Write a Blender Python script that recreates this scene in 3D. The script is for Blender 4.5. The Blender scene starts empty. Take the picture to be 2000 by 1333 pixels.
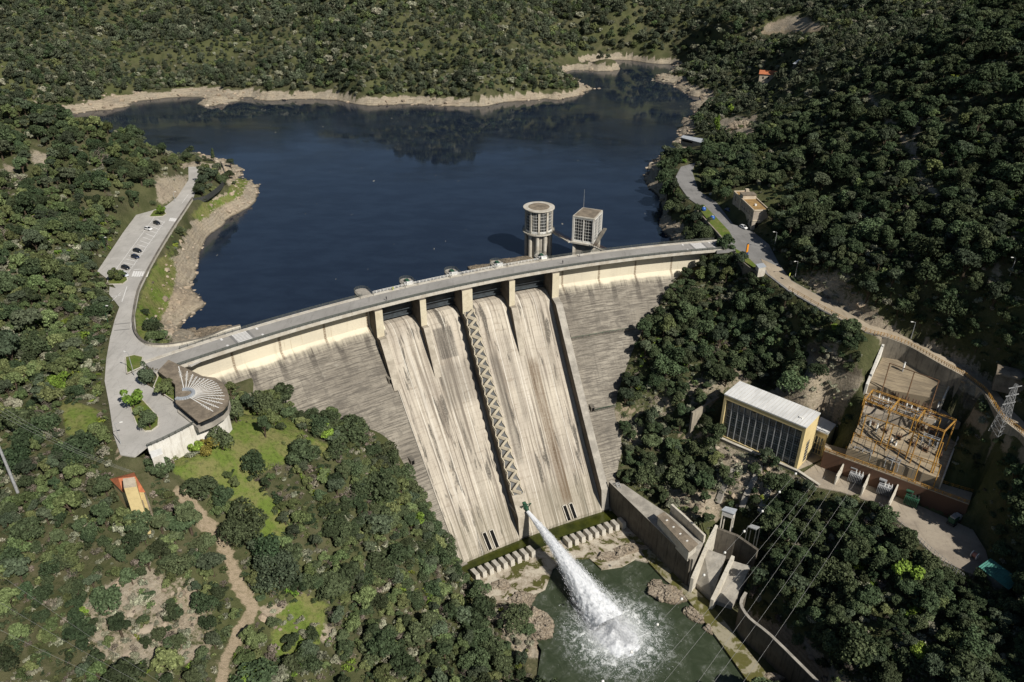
import bpy, bmesh, math, random
import numpy as np
from mathutils import Vector, Matrix, Euler

random.seed(7); rng = np.random.default_rng(7)
SC = bpy.context.scene
COL = SC.collection

# ------------------------------------------------------------------ camera, sky, sun, exposure
F_PX, PITCH, CAM_H = 1489.0, math.radians(29.5), 130.0
cam_data = bpy.data.cameras.new("camera"); cam = bpy.data.objects.new("camera", cam_data); COL.objects.link(cam)
cam.location = (0, 0, CAM_H); cam.rotation_euler = (math.pi/2 - PITCH, 0, 0)
cam_data.sensor_width = 36.0; cam_data.lens = 36.0*F_PX/2000.0; cam_data.clip_start = 1.0; cam_data.clip_end = 6000.0
SC.camera = cam
SUN_DIR = Vector((0.66, -0.75, 0)).normalized(); SUN_EL = math.radians(42)
world = bpy.data.worlds.new("World"); SC.world = world; world.use_nodes = True
wn = world.node_tree; wn.nodes.clear()
sky = wn.nodes.new("ShaderNodeTexSky"); sky.sky_type = 'NISHITA'; sky.sun_disc = False
sky.sun_elevation = SUN_EL; sky.sun_rotation = math.atan2(SUN_DIR.x, SUN_DIR.y)
sky.air_density = 1.0; sky.dust_density = 0.6; sky.ozone_density = 1.2
bg = wn.nodes.new("ShaderNodeBackground"); bg.inputs[1].default_value = 0.046
wo = wn.nodes.new("ShaderNodeOutputWorld"); wn.links.new(sky.outputs[0], bg.inputs[0]); wn.links.new(bg.outputs[0], wo.inputs[0])
sd = bpy.data.lights.new("sun", 'SUN'); sd.energy = 5.0; sd.angle = math.radians(0.5); sd.color = (1.0, 0.95, 0.875)
sun = bpy.data.objects.new("sun", sd); COL.objects.link(sun)
sv = Vector((SUN_DIR.x*math.cos(SUN_EL), SUN_DIR.y*math.cos(SUN_EL), math.sin(SUN_EL)))
sun.rotation_euler = (-sv).to_track_quat('-Z', 'Y').to_euler(); sun.location = (300, -300, 400)
SC.view_settings.view_transform = 'Standard'; SC.view_settings.look = 'None'
SC.view_settings.exposure = 0.10; SC.view_settings.gamma = 1.0; SC.view_settings.use_curve_mapping = False
SC.cycles.max_bounces = 6; SC.cycles.diffuse_bounces = 2; SC.cycles.glossy_bounces = 3
SC.cycles.transparent_max_bounces = 6; SC.cycles.use_denoising = True

# ------------------------------------------------------------------ survey helpers: photo pixel at a known level -> place on the ground
CP, SP = math.cos(PITCH), math.sin(PITCH)
def ray(u, v):
    dx = (u-1000)/F_PX; dy = -(v-666.5)/F_PX
    return np.array([dx, CP+dy*SP, -SP+dy*CP])
def at(u, v, z=0.0):
    w = ray(u, v); t = (z-CAM_H)/w[2]
    return np.array([w[0]*t, w[1]*t, z])
def pix(x, y, z):
    z = np.asarray(z)-CAM_H; d = y*CP - z*SP
    return 1000+F_PX*x/d, 666.5-F_PX*(y*SP+z*CP)/d
def zfor(u0, v0, z0, v1):
    """level at which the vertical through (u0,v0,z0) is seen at row v1"""
    x, y, _ = at(u0, v0, z0); lo, hi = z0-90, z0+90
    for _ in range(50):
        m = (lo+hi)/2
        if pix(x, y, m)[1] > v1: lo = m
        else: hi = m
    return lo

# ------------------------------------------------------------------ object helpers
def link(o, parent=None):
    COL.objects.link(o)
    if parent is not None: o.parent = parent
    return o
def tag(o, label=None, cat=None, group=None, kind=None):
    if label: o["label"] = label
    if cat: o["category"] = cat
    if group: o["group"] = group
    if kind: o["kind"] = kind
    return o
def empty(name, loc=(0,0,0), rz=0, label=None, cat=None, group=None):
    o = bpy.data.objects.new(name, None); o.empty_display_size = 0.5
    o.location = loc; o.rotation_euler = (0,0,rz); COL.objects.link(o)
    return tag(o, label, cat, group)
def copy_tree(o, parent=None):
    c = o.copy(); COL.objects.link(c)
    if parent is not None: c.parent = parent
    for ch in list(o.children): copy_tree(ch, c)
    return c

class MB:
    """collects faces and builds ONE mesh"""
    def __init__(s): s.v=[]; s.f=[]; s.m=[]; s.uv=[]
    def quad(s, pts, m=0, uv=None):
        n=len(s.v); s.v += [tuple(map(float,p)) for p in pts]; s.f.append(tuple(range(n,n+len(pts)))); s.m.append(m)
        s.uv.append(uv if uv else [(0,0)]*len(pts))
    def faces(s, verts, faces, m=0):
        n=len(s.v); s.v += [tuple(map(float,p)) for p in verts]
        for f in faces: s.f.append(tuple(i+n for i in f)); s.m.append(m); s.uv.append([(0,0)]*len(f))
    def grid(s, P, m=0, U=None, V=None):
        """P: rows x cols x 3"""
        R,C=len(P),len(P[0]); n=len(s.v)
        for r in P:
            for p in r: s.v.append(tuple(map(float,p)))
        for i in range(R-1):
            for j in range(C-1):
                s.f.append((n+i*C+j, n+i*C+j+1, n+(i+1)*C+j+1, n+(i+1)*C+j)); s.m.append(m)
                s.uv.append([(U[i][j],V[i][j]),(U[i][j+1],V[i][j+1]),(U[i+1][j+1],V[i+1][j+1]),(U[i+1][j],V[i+1][j])] if U is not None else [(0,0)]*4)
    def box(s, c, size, rz=0, m=0, taper=1.0):
        """c: centre of the base"""
        hx,hy,h = size[0]/2,size[1]/2,size[2]; ca,sa=math.cos(rz),math.sin(rz); vs=[]
        for z,k in ((0,1),(h,taper)):
            for a,b in ((-1,-1),(1,-1),(1,1),(-1,1)):
                x,y=a*hx*k,b*hy*k; vs.append((c[0]+x*ca-y*sa,c[1]+x*sa+y*ca,c[2]+z))
        s.faces(vs,[(3,2,1,0),(4,5,6,7),(0,1,5,4),(1,2,6,5),(2,3,7,6),(3,0,4,7)],m)
    def prism(s, poly, z0, z1, m=0, mside=None):
        """poly: list of (x,y) counter-clockwise or not; z0,z1 numbers or lists"""
        n=len(poly); a=sum(poly[i][0]*poly[(i+1)%n][1]-poly[(i+1)%n][0]*poly[i][1] for i in range(n))
        Z0=list(z0) if hasattr(z0,'__len__') else [z0]*n; Z1=list(z1) if hasattr(z1,'__len__') else [z1]*n
        poly=list(poly)
        if a<0: poly=poly[::-1]; Z0=Z0[::-1]; Z1=Z1[::-1]
        vs=[(p[0],p[1],Z0[i]) for i,p in enumerate(poly)]+[(p[0],p[1],Z1[i]) for i,p in enumerate(poly)]
        s.faces(vs,[tuple(range(n,2*n)),tuple(range(n-1,-1,-1))],m)
        s.faces(vs,[(i,(i+1)%n,n+(i+1)%n,n+i) for i in range(n)],m if mside is None else mside)
    def bar(s, a, b, w, h=None, m=0):
        """square bar between two points"""
        h = h or w; a=Vector(a); b=Vector(b); d=(b-a)
        if d.length<1e-6: return
        d.normalize(); up=Vector((0,0,1)) if abs(d.z)<0.95 else Vector((0,1,0))
        x=d.cross(up).normalized(); y=x.cross(d).normalized(); vs=[]
        for p in (a,b):
            for i,j in ((-1,-1),(1,-1),(1,1),(-1,1)): vs.append(p+x*(i*w/2)+y*(j*h/2))
        s.faces(vs,[(3,2,1,0),(4,5,6,7),(0,1,5,4),(1,2,6,5),(2,3,7,6),(3,0,4,7)],m)
    def tube(s, pts, r, n=6, m=0, cap=True):
        """tube along a polyline, r number or list"""
        pts=[Vector(p) for p in pts]; R=list(r) if hasattr(r,'__len__') else [r]*len(pts); base=len(s.v); prev=None
        for i,p in enumerate(pts):
            d=(pts[min(i+1,len(pts)-1)]-pts[max(i-1,0)])
            d=d.normalized() if d.length>1e-9 else Vector((0,0,1))
            ref=Vector((0,0,1)) if abs(d.z)<0.9 else Vector((0,1,0))
            x=d.cross(ref).normalized(); y=x.cross(d).normalized()
            for k in range(n):
                a=2*math.pi*k/n; q=p+(x*math.cos(a)+y*math.sin(a))*R[i]; s.v.append(tuple(q))
        for i in range(len(pts)-1):
            for k in range(n):
                a=base+i*n+k; b=base+i*n+(k+1)%n
                s.f.append((a,b,b+n,a+n)); s.m.append(m); s.uv.append([(0,0)]*4)
        if cap:
            s.f.append(tuple(base+k for k in range(n))[::-1]); s.m.append(m); s.uv.append([(0,0)]*n)
            t=base+(len(pts)-1)*n; s.f.append(tuple(t+k for k in range(n))); s.m.append(m); s.uv.append([(0,0)]*n)
    def lathe(s, prof, c=(0,0,0), n=24, m=0):
        """prof: list of (r,z)"""
        base=len(s.v)
        for r,z in prof:
            for k in range(n):
                a=2*math.pi*k/n; s.v.append((c[0]+r*math.cos(a),c[1]+r*math.sin(a),c[2]+z))
        for i in range(len(prof)-1):
            for k in range(n):
                a=base+i*n+k; b=base+i*n+(k+1)%n; s.f.append((a,b,b+n,a+n)); s.m.append(m); s.uv.append([(0,0)]*4)
        for i in (0,len(prof)-1):
            if prof[i][0]>1e-4:
                f=tuple(base+i*n+k for k in range(n)); s.f.append(f if i else f[::-1]); s.m.append(m); s.uv.append([(0,0)]*n)
    def build(s, name, mats, parent=None, smooth=False, bevel=0):
        me=bpy.data.meshes.new(name); me.from_pydata(s.v,[],s.f)
        for mm in (mats if isinstance(mats,(list,tuple)) else [mats]): me.materials.append(mm)
        me.polygons.foreach_set("material_index",s.m)
        ul=me.uv_layers.new(name="UVMap"); flat=[c for f in s.uv for q in f for c in q]; ul.data.foreach_set("uv",flat)
        if smooth: me.polygons.foreach_set("use_smooth",[True]*len(s.f))
        me.update()
        o=bpy.data.objects.new(name,me); link(o,parent)
        if bevel:
            b=o.modifiers.new("bevel",'BEVEL'); b.width=bevel; b.segments=1; b.limit_method='ANGLE'
        return o

# ------------------------------------------------------------------ material helpers
class NB:
    def __init__(s, name):
        s.mat=bpy.data.materials.new(name); s.mat.use_nodes=True; s.t=s.mat.node_tree; s.t.nodes.clear()
        s.out=s.t.nodes.new("ShaderNodeOutputMaterial"); s.bsdf=s.t.nodes.new("ShaderNodeBsdfPrincipled")
        s.t.links.new(s.bsdf.outputs[0], s.out.inputs[0]); s.tc=s.t.nodes.new("ShaderNodeTexCoord")
    def n(s,t,**k):
        o=s.t.nodes.new(t)
        for a,b in k.items(): setattr(o,a,b)
        return o
    def L(s,a,b): s.t.links.new(a,b)
    def put(s,sock,v):
        if isinstance(v,bpy.types.NodeSocket): s.L(v,sock)
        elif isinstance(v,(tuple,list)) and len(v)==3 and sock.type=='RGBA': sock.default_value=(*v,1)
        else: sock.default_value=v
    def math(s,op,a,b=0.0,c=None,clamp=False):
        o=s.n("ShaderNodeMath",operation=op,use_clamp=clamp); s.put(o.inputs[0],a); s.put(o.inputs[1],b)
        if c is not None: s.put(o.inputs[2],c)
        return o.outputs[0]
    def mix(s,f,a,b,blend='MIX'):
        o=s.n("ShaderNodeMix",data_type='RGBA',blend_type=blend); s.put(o.inputs[0],f); s.put(o.inputs[6],a); s.put(o.inputs[7],b); return o.outputs[2]
    def noise(s,vec,scale,detail=4,rough=0.55,dist=0.0):
        o=s.n("ShaderNodeTexNoise"); s.put(o.inputs['Scale'],scale); o.inputs['Detail'].default_value=detail
        o.inputs['Roughness'].default_value=rough; o.inputs['Distortion'].default_value=dist
        if vec is not None: s.L(vec,o.inputs['Vector'])
        return o.outputs[0]
    def voro(s,vec,scale,feature='F1',out=0):
        o=s.n("ShaderNodeTexVoronoi",feature=feature); s.put(o.inputs['Scale'],scale); s.L(vec,o.inputs['Vector']); return o.outputs[out]
    def mapv(s,vec,scale):
        o=s.n("ShaderNodeMapping"); s.L(vec,o.inputs[0]); o.inputs['Scale'].default_value=scale; return o.outputs[0]
    def ramp(s,v,lo,hi,a=0.0,b=1.0):
        o=s.n("ShaderNodeMapRange",clamp=True,interpolation_type='SMOOTHSTEP'); s.put(o.inputs[0],v)
        o.inputs[1].default_value=lo; o.inputs[2].default_value=hi; o.inputs[3].default_value=a; o.inputs[4].default_value=b; return o.outputs[0]
    def sep(s,v):
        o=s.n("ShaderNodeSeparateXYZ"); s.L(v,o.inputs[0]); return o.outputs
    def attr(s,name):
        o=s.n("ShaderNodeAttribute"); o.attribute_name=name; return o
    def bump(s,h,strength=0.3,dist=0.1):
        o=s.n("ShaderNodeBump"); s.put(o.inputs['Height'],h); o.inputs['Strength'].default_value=strength; o.inputs['Distance'].default_value=dist
        s.L(o.outputs[0],s.bsdf.inputs['Normal'])
    def done(s,col,rough=0.85,spec=0.3,metal=0.0):
        s.put(s.bsdf.inputs['Base Color'],col); s.put(s.bsdf.inputs['Roughness'],rough)
        s.bsdf.inputs['Specular IOR Level'].default_value=spec; s.bsdf.inputs['Metallic'].default_value=metal
        return s.mat
def simple(name, c, c2=None, scale=0.6, rough=0.8, spec=0.3, metal=0.0, bump=0.0, lo=0.35, hi=0.65):
    b=NB(name); c2=c2 or tuple(x*0.72 for x in c)
    nz=b.noise(b.tc.outputs['Object'],scale,6,0.65)
    nf=b.noise(b.tc.outputs['Object'],scale*7,3,0.6)
    col=b.mix(b.ramp(nz,lo,hi),c,c2); col=b.mix(b.ramp(nf,0.4,0.8,0,0.35),col,tuple(x*0.6 for x in c2))
    if bump: b.bump(nf,bump,0.1)
    return b.done(col,rough,spec,metal)
M={}
M['concrete']=simple('concrete',(0.40,0.37,0.315),(0.26,0.24,0.205),0.25,0.9,0.2,bump=0.2)
M['concrete_dark']=simple('dark_concrete',(0.20,0.18,0.145),(0.11,0.10,0.085),0.3,0.9,0.2,bump=0.2)
M['concrete_pale']=simple('pale_concrete',(0.55,0.52,0.45),(0.42,0.38,0.31),0.3,0.9,0.2)
M['white_wall']=simple('white_wall',(0.62,0.60,0.55),(0.46,0.43,0.37),0.25,0.9,0.2,lo=0.45,hi=0.75)
M['roof_grey']=simple('weathered_roof',(0.26,0.215,0.16),(0.15,0.125,0.095),0.35,0.95,0.1)
M['white']=simple('white_paint',(0.78,0.77,0.73),(0.66,0.65,0.60),1.0,0.6)
M['line']=simple('road_line',(0.76,0.75,0.72),(0.50,0.48,0.45),1.5,0.8,lo=0.4,hi=0.75)
M['metal_dark']=simple('dark_metal',(0.06,0.065,0.06),(0.035,0.035,0.035),2,0.5,0.4)
M['metal_grey']=simple('grey_metal',(0.38,0.39,0.39),(0.26,0.26,0.26),2,0.45,0.5)
M['rail']=simple('railing_paint',(0.12,0.13,0.115),(0.07,0.075,0.065),2,0.6)
M['green_metal']=simple('green_valve_paint',(0.03,0.10,0.055),(0.02,0.05,0.03),1,0.5)
M['yellow_steel']=simple('yellow_steel',(0.52,0.29,0.055),(0.30,0.16,0.05),0.6,0.6)
M['rust_steel']=simple('rusty_steel',(0.22,0.12,0.06),(0.12,0.07,0.04),0.8,0.7)
M['yellow_wall']=simple('yellow_wall',(0.66,0.53,0.27),(0.54,0.42,0.21),0.15,0.85,0.2,lo=0.45,hi=0.8)
M['cream_wall']=simple('cream_wall',(0.56,0.48,0.36),(0.43,0.365,0.275),0.3,0.9,0.2)
M['pink_wall']=simple('pinkish_wall',(0.42,0.365,0.295),(0.31,0.265,0.215),0.3,0.9,0.2)
M['tile']=simple('terracotta_tiles',(0.50,0.17,0.075),(0.33,0.12,0.06),0.7,0.85,0.2)
M['ochre_roof']=simple('ochre_roof',(0.36,0.23,0.095),(0.24,0.155,0.07),0.5,0.9,0.1)
M['brick_red']=simple('red_brown_floor',(0.20,0.08,0.045),(0.11,0.05,0.03),0.4,0.9,0.2)
M['plank']=None
M['tarp_blue']=simple('blue_plastic',(0.03,0.12,0.42),(0.02,0.08,0.30),1.5,0.4,0.5)
M['green_roof']=simple('green_sheet_roof',(0.10,0.30,0.24),(0.07,0.20,0.17),0.4,0.6)
M['orange']=simple('orange_paint',(0.80,0.30,0.02),(0.65,0.24,0.02),1,0.5)
M['grey_sheet']=simple('grey_sheet_metal',(0.42,0.45,0.47),(0.32,0.34,0.36),0.3,0.5,0.4)
M['dark_hole']=simple('dark_opening',(0.012,0.011,0.010),(0.006,0.006,0.006),1,0.9,0.1)
M['bark']=simple('bark',(0.11,0.085,0.06),(0.06,0.045,0.03),2,0.95,0.1)
M['bark_pale']=simple('pale_bark',(0.26,0.22,0.18),(0.16,0.13,0.11),2,0.95,0.1)
M['tyre']=simple('tyre_rubber',(0.02,0.02,0.02),(0.012,0.012,0.012),4,0.8)
def glassy(name,c,c2,rough=0.08):
    b=NB(name); nz=b.noise(b.tc.outputs['Object'],0.35,5,0.7); return b.done(b.mix(b.ramp(nz,0.35,0.7),c,c2),rough,0.6)
M['glass']=glassy('window_glass',(0.035,0.04,0.042),(0.15,0.16,0.15))
M['glass_dark']=glassy('dark_glass',(0.010,0.012,0.014),(0.03,0.033,0.035))
# asphalt
def asphalt(name,c,c2):
    b=NB(name); o=b.tc.outputs['Object']; nz=b.noise(o,0.09,6,0.65); nf=b.noise(o,3.0,3,0.6); nm=b.noise(b.mapv(o,(0.35,0.35,0.35)),1.0,5,0.7,1.0)
    col=b.mix(b.ramp(nz,0.35,0.68),c,c2); col=b.mix(b.ramp(nm,0.60,0.70,0,0.35),col,tuple(x*0.55 for x in c)); col=b.mix(b.ramp(nf,0.45,0.8,0,0.25),col,tuple(x*0.7 for x in c2))
    cr=b.voro(b.mapv(o,(0.22,0.22,0.22)),1.0,'DISTANCE_TO_EDGE'); ww=b.noise(o,0.5,4,0.7,2.0)
    col=b.mix(b.math('MULTIPLY',b.ramp(cr,0.0,0.02,0.55,0),b.ramp(ww,0.42,0.6)),col,tuple(x*0.35 for x in c)); st=b.noise(b.mapv(o,(0.5,0.06,0.5)),1.0,4,0.7); col=b.mix(b.ramp(st,0.52,0.70,0,0.45),col,tuple(x*0.62 for x in c2)); pt=b.noise(o,0.035,2,0.5); col=b.mix(b.ramp(pt,0.52,0.54,0,0.25),col,tuple(x*0.7 for x in c))
    b.bump(nf,0.15,0.02); return b.done(col,0.9,0.25)
M['asphalt']=asphalt('pale_asphalt',(0.45,0.43,0.395),(0.36,0.345,0.315))
M['asphalt_deck']=asphalt('deck_asphalt',(0.33,0.315,0.29),(0.27,0.258,0.235))
M['asphalt_grey']=asphalt('grey_asphalt',(0.25,0.243,0.23),(0.18,0.175,0.165))
M['dirt_road']=asphalt('gravel_road',(0.40,0.335,0.25),(0.30,0.25,0.18))
M['yard']=asphalt('yard_concrete',(0.36,0.31,0.24),(0.23,0.195,0.155))
def grass_mat(name,c,c2,c3):
    b=NB(name); o=b.tc.outputs['Object']; a=b.noise(o,0.25,6,0.7); f=b.noise(o,2.5,4,0.7)
    col=b.mix(b.ramp(a,0.4,0.65),c,c2); col=b.mix(b.ramp(f,0.45,0.75,0,0.7),col,c3); b.bump(f,0.6,0.3); return b.done(col,0.9,0.1)
M['grass']=grass_mat('short_grass',(0.10,0.145,0.025),(0.17,0.17,0.06),(0.05,0.075,0.015))

def sheet_roof():
    b=NB('sheet_roof_paint'); o=b.tc.outputs['Object']; n=b.noise(b.mapv(o,(0.25,0.06,0.2)),1.0,5,0.7); st=b.noise(b.mapv(o,(1.5,0.12,1)),1.0,4,0.7); c=b.mix(b.ramp(n,0.4,0.65),(0.70,0.70,0.68),(0.56,0.56,0.54)); c=b.mix(b.ramp(st,0.55,0.75,0,0.5),c,(0.40,0.38,0.34)); return b.done(c,0.5,0.4)
M['sheet_roof']=sheet_roof()
# ------------------------------------------------------------------ dam survey (a circle in plan, centre far downstream)
DCX, DCY = 169.4, -100.6
R_EDGE, R_WALL, R_UP = 419.0, 420.8, 430.0
SLOPE = 1.17; Z_WING = -12.0; W_PIER = -5.0; Z_TOE = -71.5; Z_LAKE = -14.0; Z_RIV = -73.6
def D(th, r, z):
    a = math.radians(th); return (DCX+r*math.cos(a), DCY+r*math.sin(a), z)
def polar(x, y): return math.degrees(math.atan2(y-DCY, x-DCX)), math.hypot(x-DCX, y-DCY)
def r_wing(z): return min(424.0, 421.6 - SLOPE*(-z+Z_WING))
def on_wing(u, v):
    """where a sight line meets the sloped downstream face"""
    w = ray(u, v); lo = 150.0; p = None
    t = 150.0
    while t < 700:
        p = np.array([w[0]*t, w[1]*t, CAM_H+w[2]*t])
        if polar(p[0], p[1])[1] >= r_wing(p[2]): return p
        t += 0.25
    return p

# ------------------------------------------------------------------ ground: surveyed heights + interpolation
def in_poly(px, py, poly):
    px = np.asarray(px); py = np.asarray(py); r = np.zeros(px.shape, bool); n = len(poly); j = n-1
    for i in range(n):
        xi, yi = poly[i]; xj, yj = poly[j]
        with np.errstate(divide='ignore', invalid='ignore'):
            c = ((yi > py) != (yj > py)) & (px < (xj-xi)*(py-yi)/(yj-yi+1e-12)+xi)
        r ^= c; j = i
    return r
def poly_dist(px, py, poly, closed=True):
    d = np.full(np.shape(px), 1e9); n = len(poly)
    for i in range(n if closed else n-1):
        ax, ay = poly[i]; bx, by = poly[(i+1) % n]; ex, ey = bx-ax, by-ay; L2 = ex*ex+ey*ey+1e-9
        t = np.clip(((px-ax)*ex+(py-ay)*ey)/L2, 0, 1); d = np.minimum(d, np.hypot(px-ax-t*ex, py-ay-t*ey))
    return d
_tab = rng.random((8, 64, 64))
def vnoise(x, y, s, k=0):
    x = np.asarray(x)/s; y = np.asarray(y)/s; xi = np.floor(x).astype(int); yi = np.floor(y).astype(int); fx = x-xi; fy = y-yi
    fx = fx*fx*(3-2*fx); fy = fy*fy*(3-2*fy); T = _tab[k % 8]
    a = T[xi % 64, yi % 64]; b = T[(xi+1) % 64, yi % 64]; c = T[xi % 64, (yi+1) % 64]; d = T[(xi+1) % 64, (yi+1) % 64]
    return (a*(1-fx)+b*fx)*(1-fy)+(c*(1-fx)+d*fx)*fy - 0.5
def fbm(x, y, s, o=4, k=0):
    r = 0; a = 1.0
    for i in range(o): r = r+a*vnoise(x+37*i, y-51*i, s/2**i, k+i); a *= 0.5
    return r

CTRL = [  # photo column, row, level
 # left hill and ridge
 (0,185,40),(0,300,31),(0,400,24),(0,500,15),(0,600,9),(0,700,5),(0,800,1),(0,900,-5),(0,1000,-10),(0,1150,-16),(0,1333,-23),(-150,700,16),(-150,1000,4),(-150,400,40),
 (100,235,33),(230,262,24),(310,295,15),(362,350,6),(100,330,24),(200,330,19),(300,350,8),(230,400,9),(100,450,15),(190,470,4),(100,540,8),(150,620,3),(170,720,1),(120,800,1),(190,850,-2),
 (120,920,-5),(200,930,-5),(130,1000,-10),(260,970,-9),(330,900,-6),(330,1020,-15),(300,1100,-21),(100,1200,-20),(250,1333,-31),(450,1333,-41),(600,1333,-49),(750,1333,-56),(900,1333,-63),(1000,1290,-71),(1010,1200,-70),
 (350,960,-14),(430,1050,-25),(490,1180,-36),(620,1000,-29),(700,1100,-43),(800,1200,-57),(560,1150,-37),(880,1200,-68),(820,1060,-55),(620,860,-21),(520,830,-14),(450,900,-13),(720,960,-37),(900,1140,-70),(480,1250,-40),
 # left bank of the lake
 (268,640,-1),(300,640,-6),(352,640,-14),(375,560,-14),(400,478,-14),(440,430,-14),(495,400,-14),(508,372,-14),(488,345,-14),(455,318,-14),(400,318,-7),(330,560,-7),(380,440,-6),(460,380,-7),(390,300,-14),(372,300,-10),
 (310,500,-4),(350,440,-3),(430,360,-1),(400,400,-2),(395,650,-14.1),(440,640,-15),(440,360,-4),(378,335,0.5),
 # far shore, far hills
 (80,216,-14),(230,212,-14),(400,198,-14),(490,189,-14),(600,196,-14),(700,203,-14),(850,206,-14),(950,208,-14),(1060,196,-14),(1140,166,-14),(1116,143,-14),(1200,137,-14),(1300,126,-14),
 (80,196,-6),(400,178,-5),(490,168,-5),(700,180,-5),(950,182,-5),(1060,178,-6),(1120,158,-7),(1200,118,-5),
 (0,130,16),(0,60,30),(0,0,40),(300,100,13),(300,0,44),(600,100,15),(600,0,48),(900,110,14),(900,0,46),(750,50,34),(1060,120,6),(1050,50,18),(1200,60,12),(1150,0,34),(1300,0,36),(1290,100,-2),
 # right shore and right hillside
 (1262,150,-14),(1330,170,-14),(1368,192,-14),(1340,225,-14),(1330,246,-14),(1312,285,-14),(1258,330,-14),(1276,375,-14),(1294,430,-14),(1318,468,-14),(1300,142,-9),(1390,170,-5),(1380,215,-5),(1365,250,-7),
 (1312,330,-2.5),(1345,300,-0.5),(1330,400,-3),(1355,455,-3.5),(1400,130,8),(1400,50,24),(1500,152,16),(1500,60,30),(1500,0,42),(1450,250,8),(1450,320,5),(1540,300,14),(1600,200,28),(1700,100,54),(1700,0,68),
 (1700,200,42),(1700,300,31),(1600,400,12),(1700,400,22),(1600,480,8),(1700,500,13),(1700,580,6),(1850,300,41),(1850,450,26),(1850,600,10),(2000,0,88),(2000,200,60),(2000,400,37),(2000,550,24),(2000,760,-4),(1950,690,1),(1850,640,4),(2000,680,6),
 # right bank under the crest, power station slope
 (1440,540,-7),(1500,600,-11),(1560,600,-5),(1640,650,-8),(1400,650,-23),(1310,720,-33),(1350,800,-42),(1250,860,-56),(1330,900,-57),(1380,880,-51),(1440,960,-57),(1480,1000,-57),(1600,740,-19),(1680,690,-9),(1520,720,-30),(1620,800,-28),
 (1640,830,-34),(1660,740,-14),(1500,1010,-58),(1560,980,-53),(1600,1020,-52),(1700,1050,-49),(1600,1150,-58),(1480,1160,-62),(1500,1080,-61),(1700,1250,-53),(1800,1150,-48),(1900,1250,-46),(2000,1180,-42),(2000,1333,-44),(1800,1333,-54),
 (1640,1290,-61),(1560,1240,-62),(1930,950,-32),(2000,1020,-33),(1990,930,-24),(1930,860,-20),(1885,800,-17),(1900,1040,-45),(1890,880,-25),(1960,1080,-42),(1960,900,-24),
]
pts = [tuple(at(*c)) for c in CTRL]
# line where the dam's wings meet the ground, and the ground just inside and outside it
LINE_L = [(452,760),(500,785),(560,808),(640,826),(720,842),(790,900),(835,985),(862,1045),(896,1090)]
LINE_R = [(1385,508),(1335,528),(1296,590),(1262,640),(1232,705),(1205,770),(1190,810),(1206,870),(1200,930)]
for lst, sg in ((LINE_L, 1.0), (LINE_R, -1.0)):
    for (u, v) in lst:
        p = on_wing(u, v); pts.append(tuple(p)); th, r = polar(p[0], p[1])
        q = D(th-sg*1.6, r+4, p[2]-7); pts.append(q)
        q = D(th-sg*1.4, r+22, p[2]-12); pts.append(q)
for th in (103, 107, 112, 117, 122, 126, 129): pts.append(D(th, 442, -24 if 105 < th < 126 else -16))
pts += [(-300,520,-6),(-265,480,-12),(-240,450,2),(-350,560,-8),(-420,600,-14),(-205,440,-8),(-470,640,-4),(-600,620,30),
        (-448,1150,148),(-335,1150,116),(-235,1150,132),(-106,1150,164),(-40,1150,150),(30,1150,142),(100,1150,150),(176,1150,150),(300,1150,160),(-600,1100,140),(600,1000,120),(-400,1350,150),(0,1350,150),(400,1350,170),(230,250,66),(230,150,55),(195,165,22),(300,300,98),(185,120,-5),(-900,900,100),(-900,500,60),(-500,400,60),
        (900,900,130),(700,500,110),(-900,1500,150),(900,1500,190),(0,1500,150),(600,300,110),(500,100,90),(400,700,72),(-400,100,30),(-400,250,50),(-250,60,-10),(0,60,-72),(60,110,-76)]
for (u, v) in ((700,350),(500,300),(900,300),(1100,400),(1000,250),(1200,250),(600,500),(450,530),(1200,440),(1240,180),(1210,160),(300,260),(650,250)):
    pts.append(tuple(at(u, v, -32)))
CP_ = np.array(pts)
def _kern(d): return np.sqrt(d*d+64.0)
_A = _kern(np.hypot(CP_[:,None,0]-CP_[None,:,0], CP_[:,None,1]-CP_[None,:,1])); _A -= np.eye(len(CP_))*1.2
_m = CP_[:,2].mean(); _w = np.linalg.solve(_A, CP_[:,2]-_m)
def base_height(x, y):
    x = np.asarray(x, float); y = np.asarray(y, float); sh = x.shape; x = x.ravel(); y = y.ravel(); out = np.empty(len(x))
    for i in range(0, len(x), 20000):
        d = np.hypot(x[i:i+20000,None]-CP_[None,:,0], y[i:i+20000,None]-CP_[None,:,1]); out[i:i+20000] = _kern(d)@_w+_m
    return out.reshape(sh)

GX = np.concatenate([np.arange(-900,-262,7.0), np.arange(-260,260.1,1.4), np.arange(267,901,7.0)])
GY = np.concatenate([np.arange(60,455,1.4), np.arange(455,1000,4.0), np.arange(1000,1520,12.0)])
XX, YY = np.meshgrid(GX, GY); HH = base_height(XX, YY)
far = np.clip((YY-430)/250, 0, 1)
_ru = np.hypot(XX-DCX, YY-DCY); HH += fbm(XX, YY, 26, 4, 0)*np.where((_ru>428)&(XX<-100)&(YY<440)&(HH<3), 0.9, 2.2+4.0*far)
HH += far*(fbm(XX, YY, 120, 3, 3)*24-np.abs(fbm(XX+YY*.25, YY*.45, 95, 3, 6))*34+7)*np.clip((HH+11)/28, 0, 1)

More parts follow.
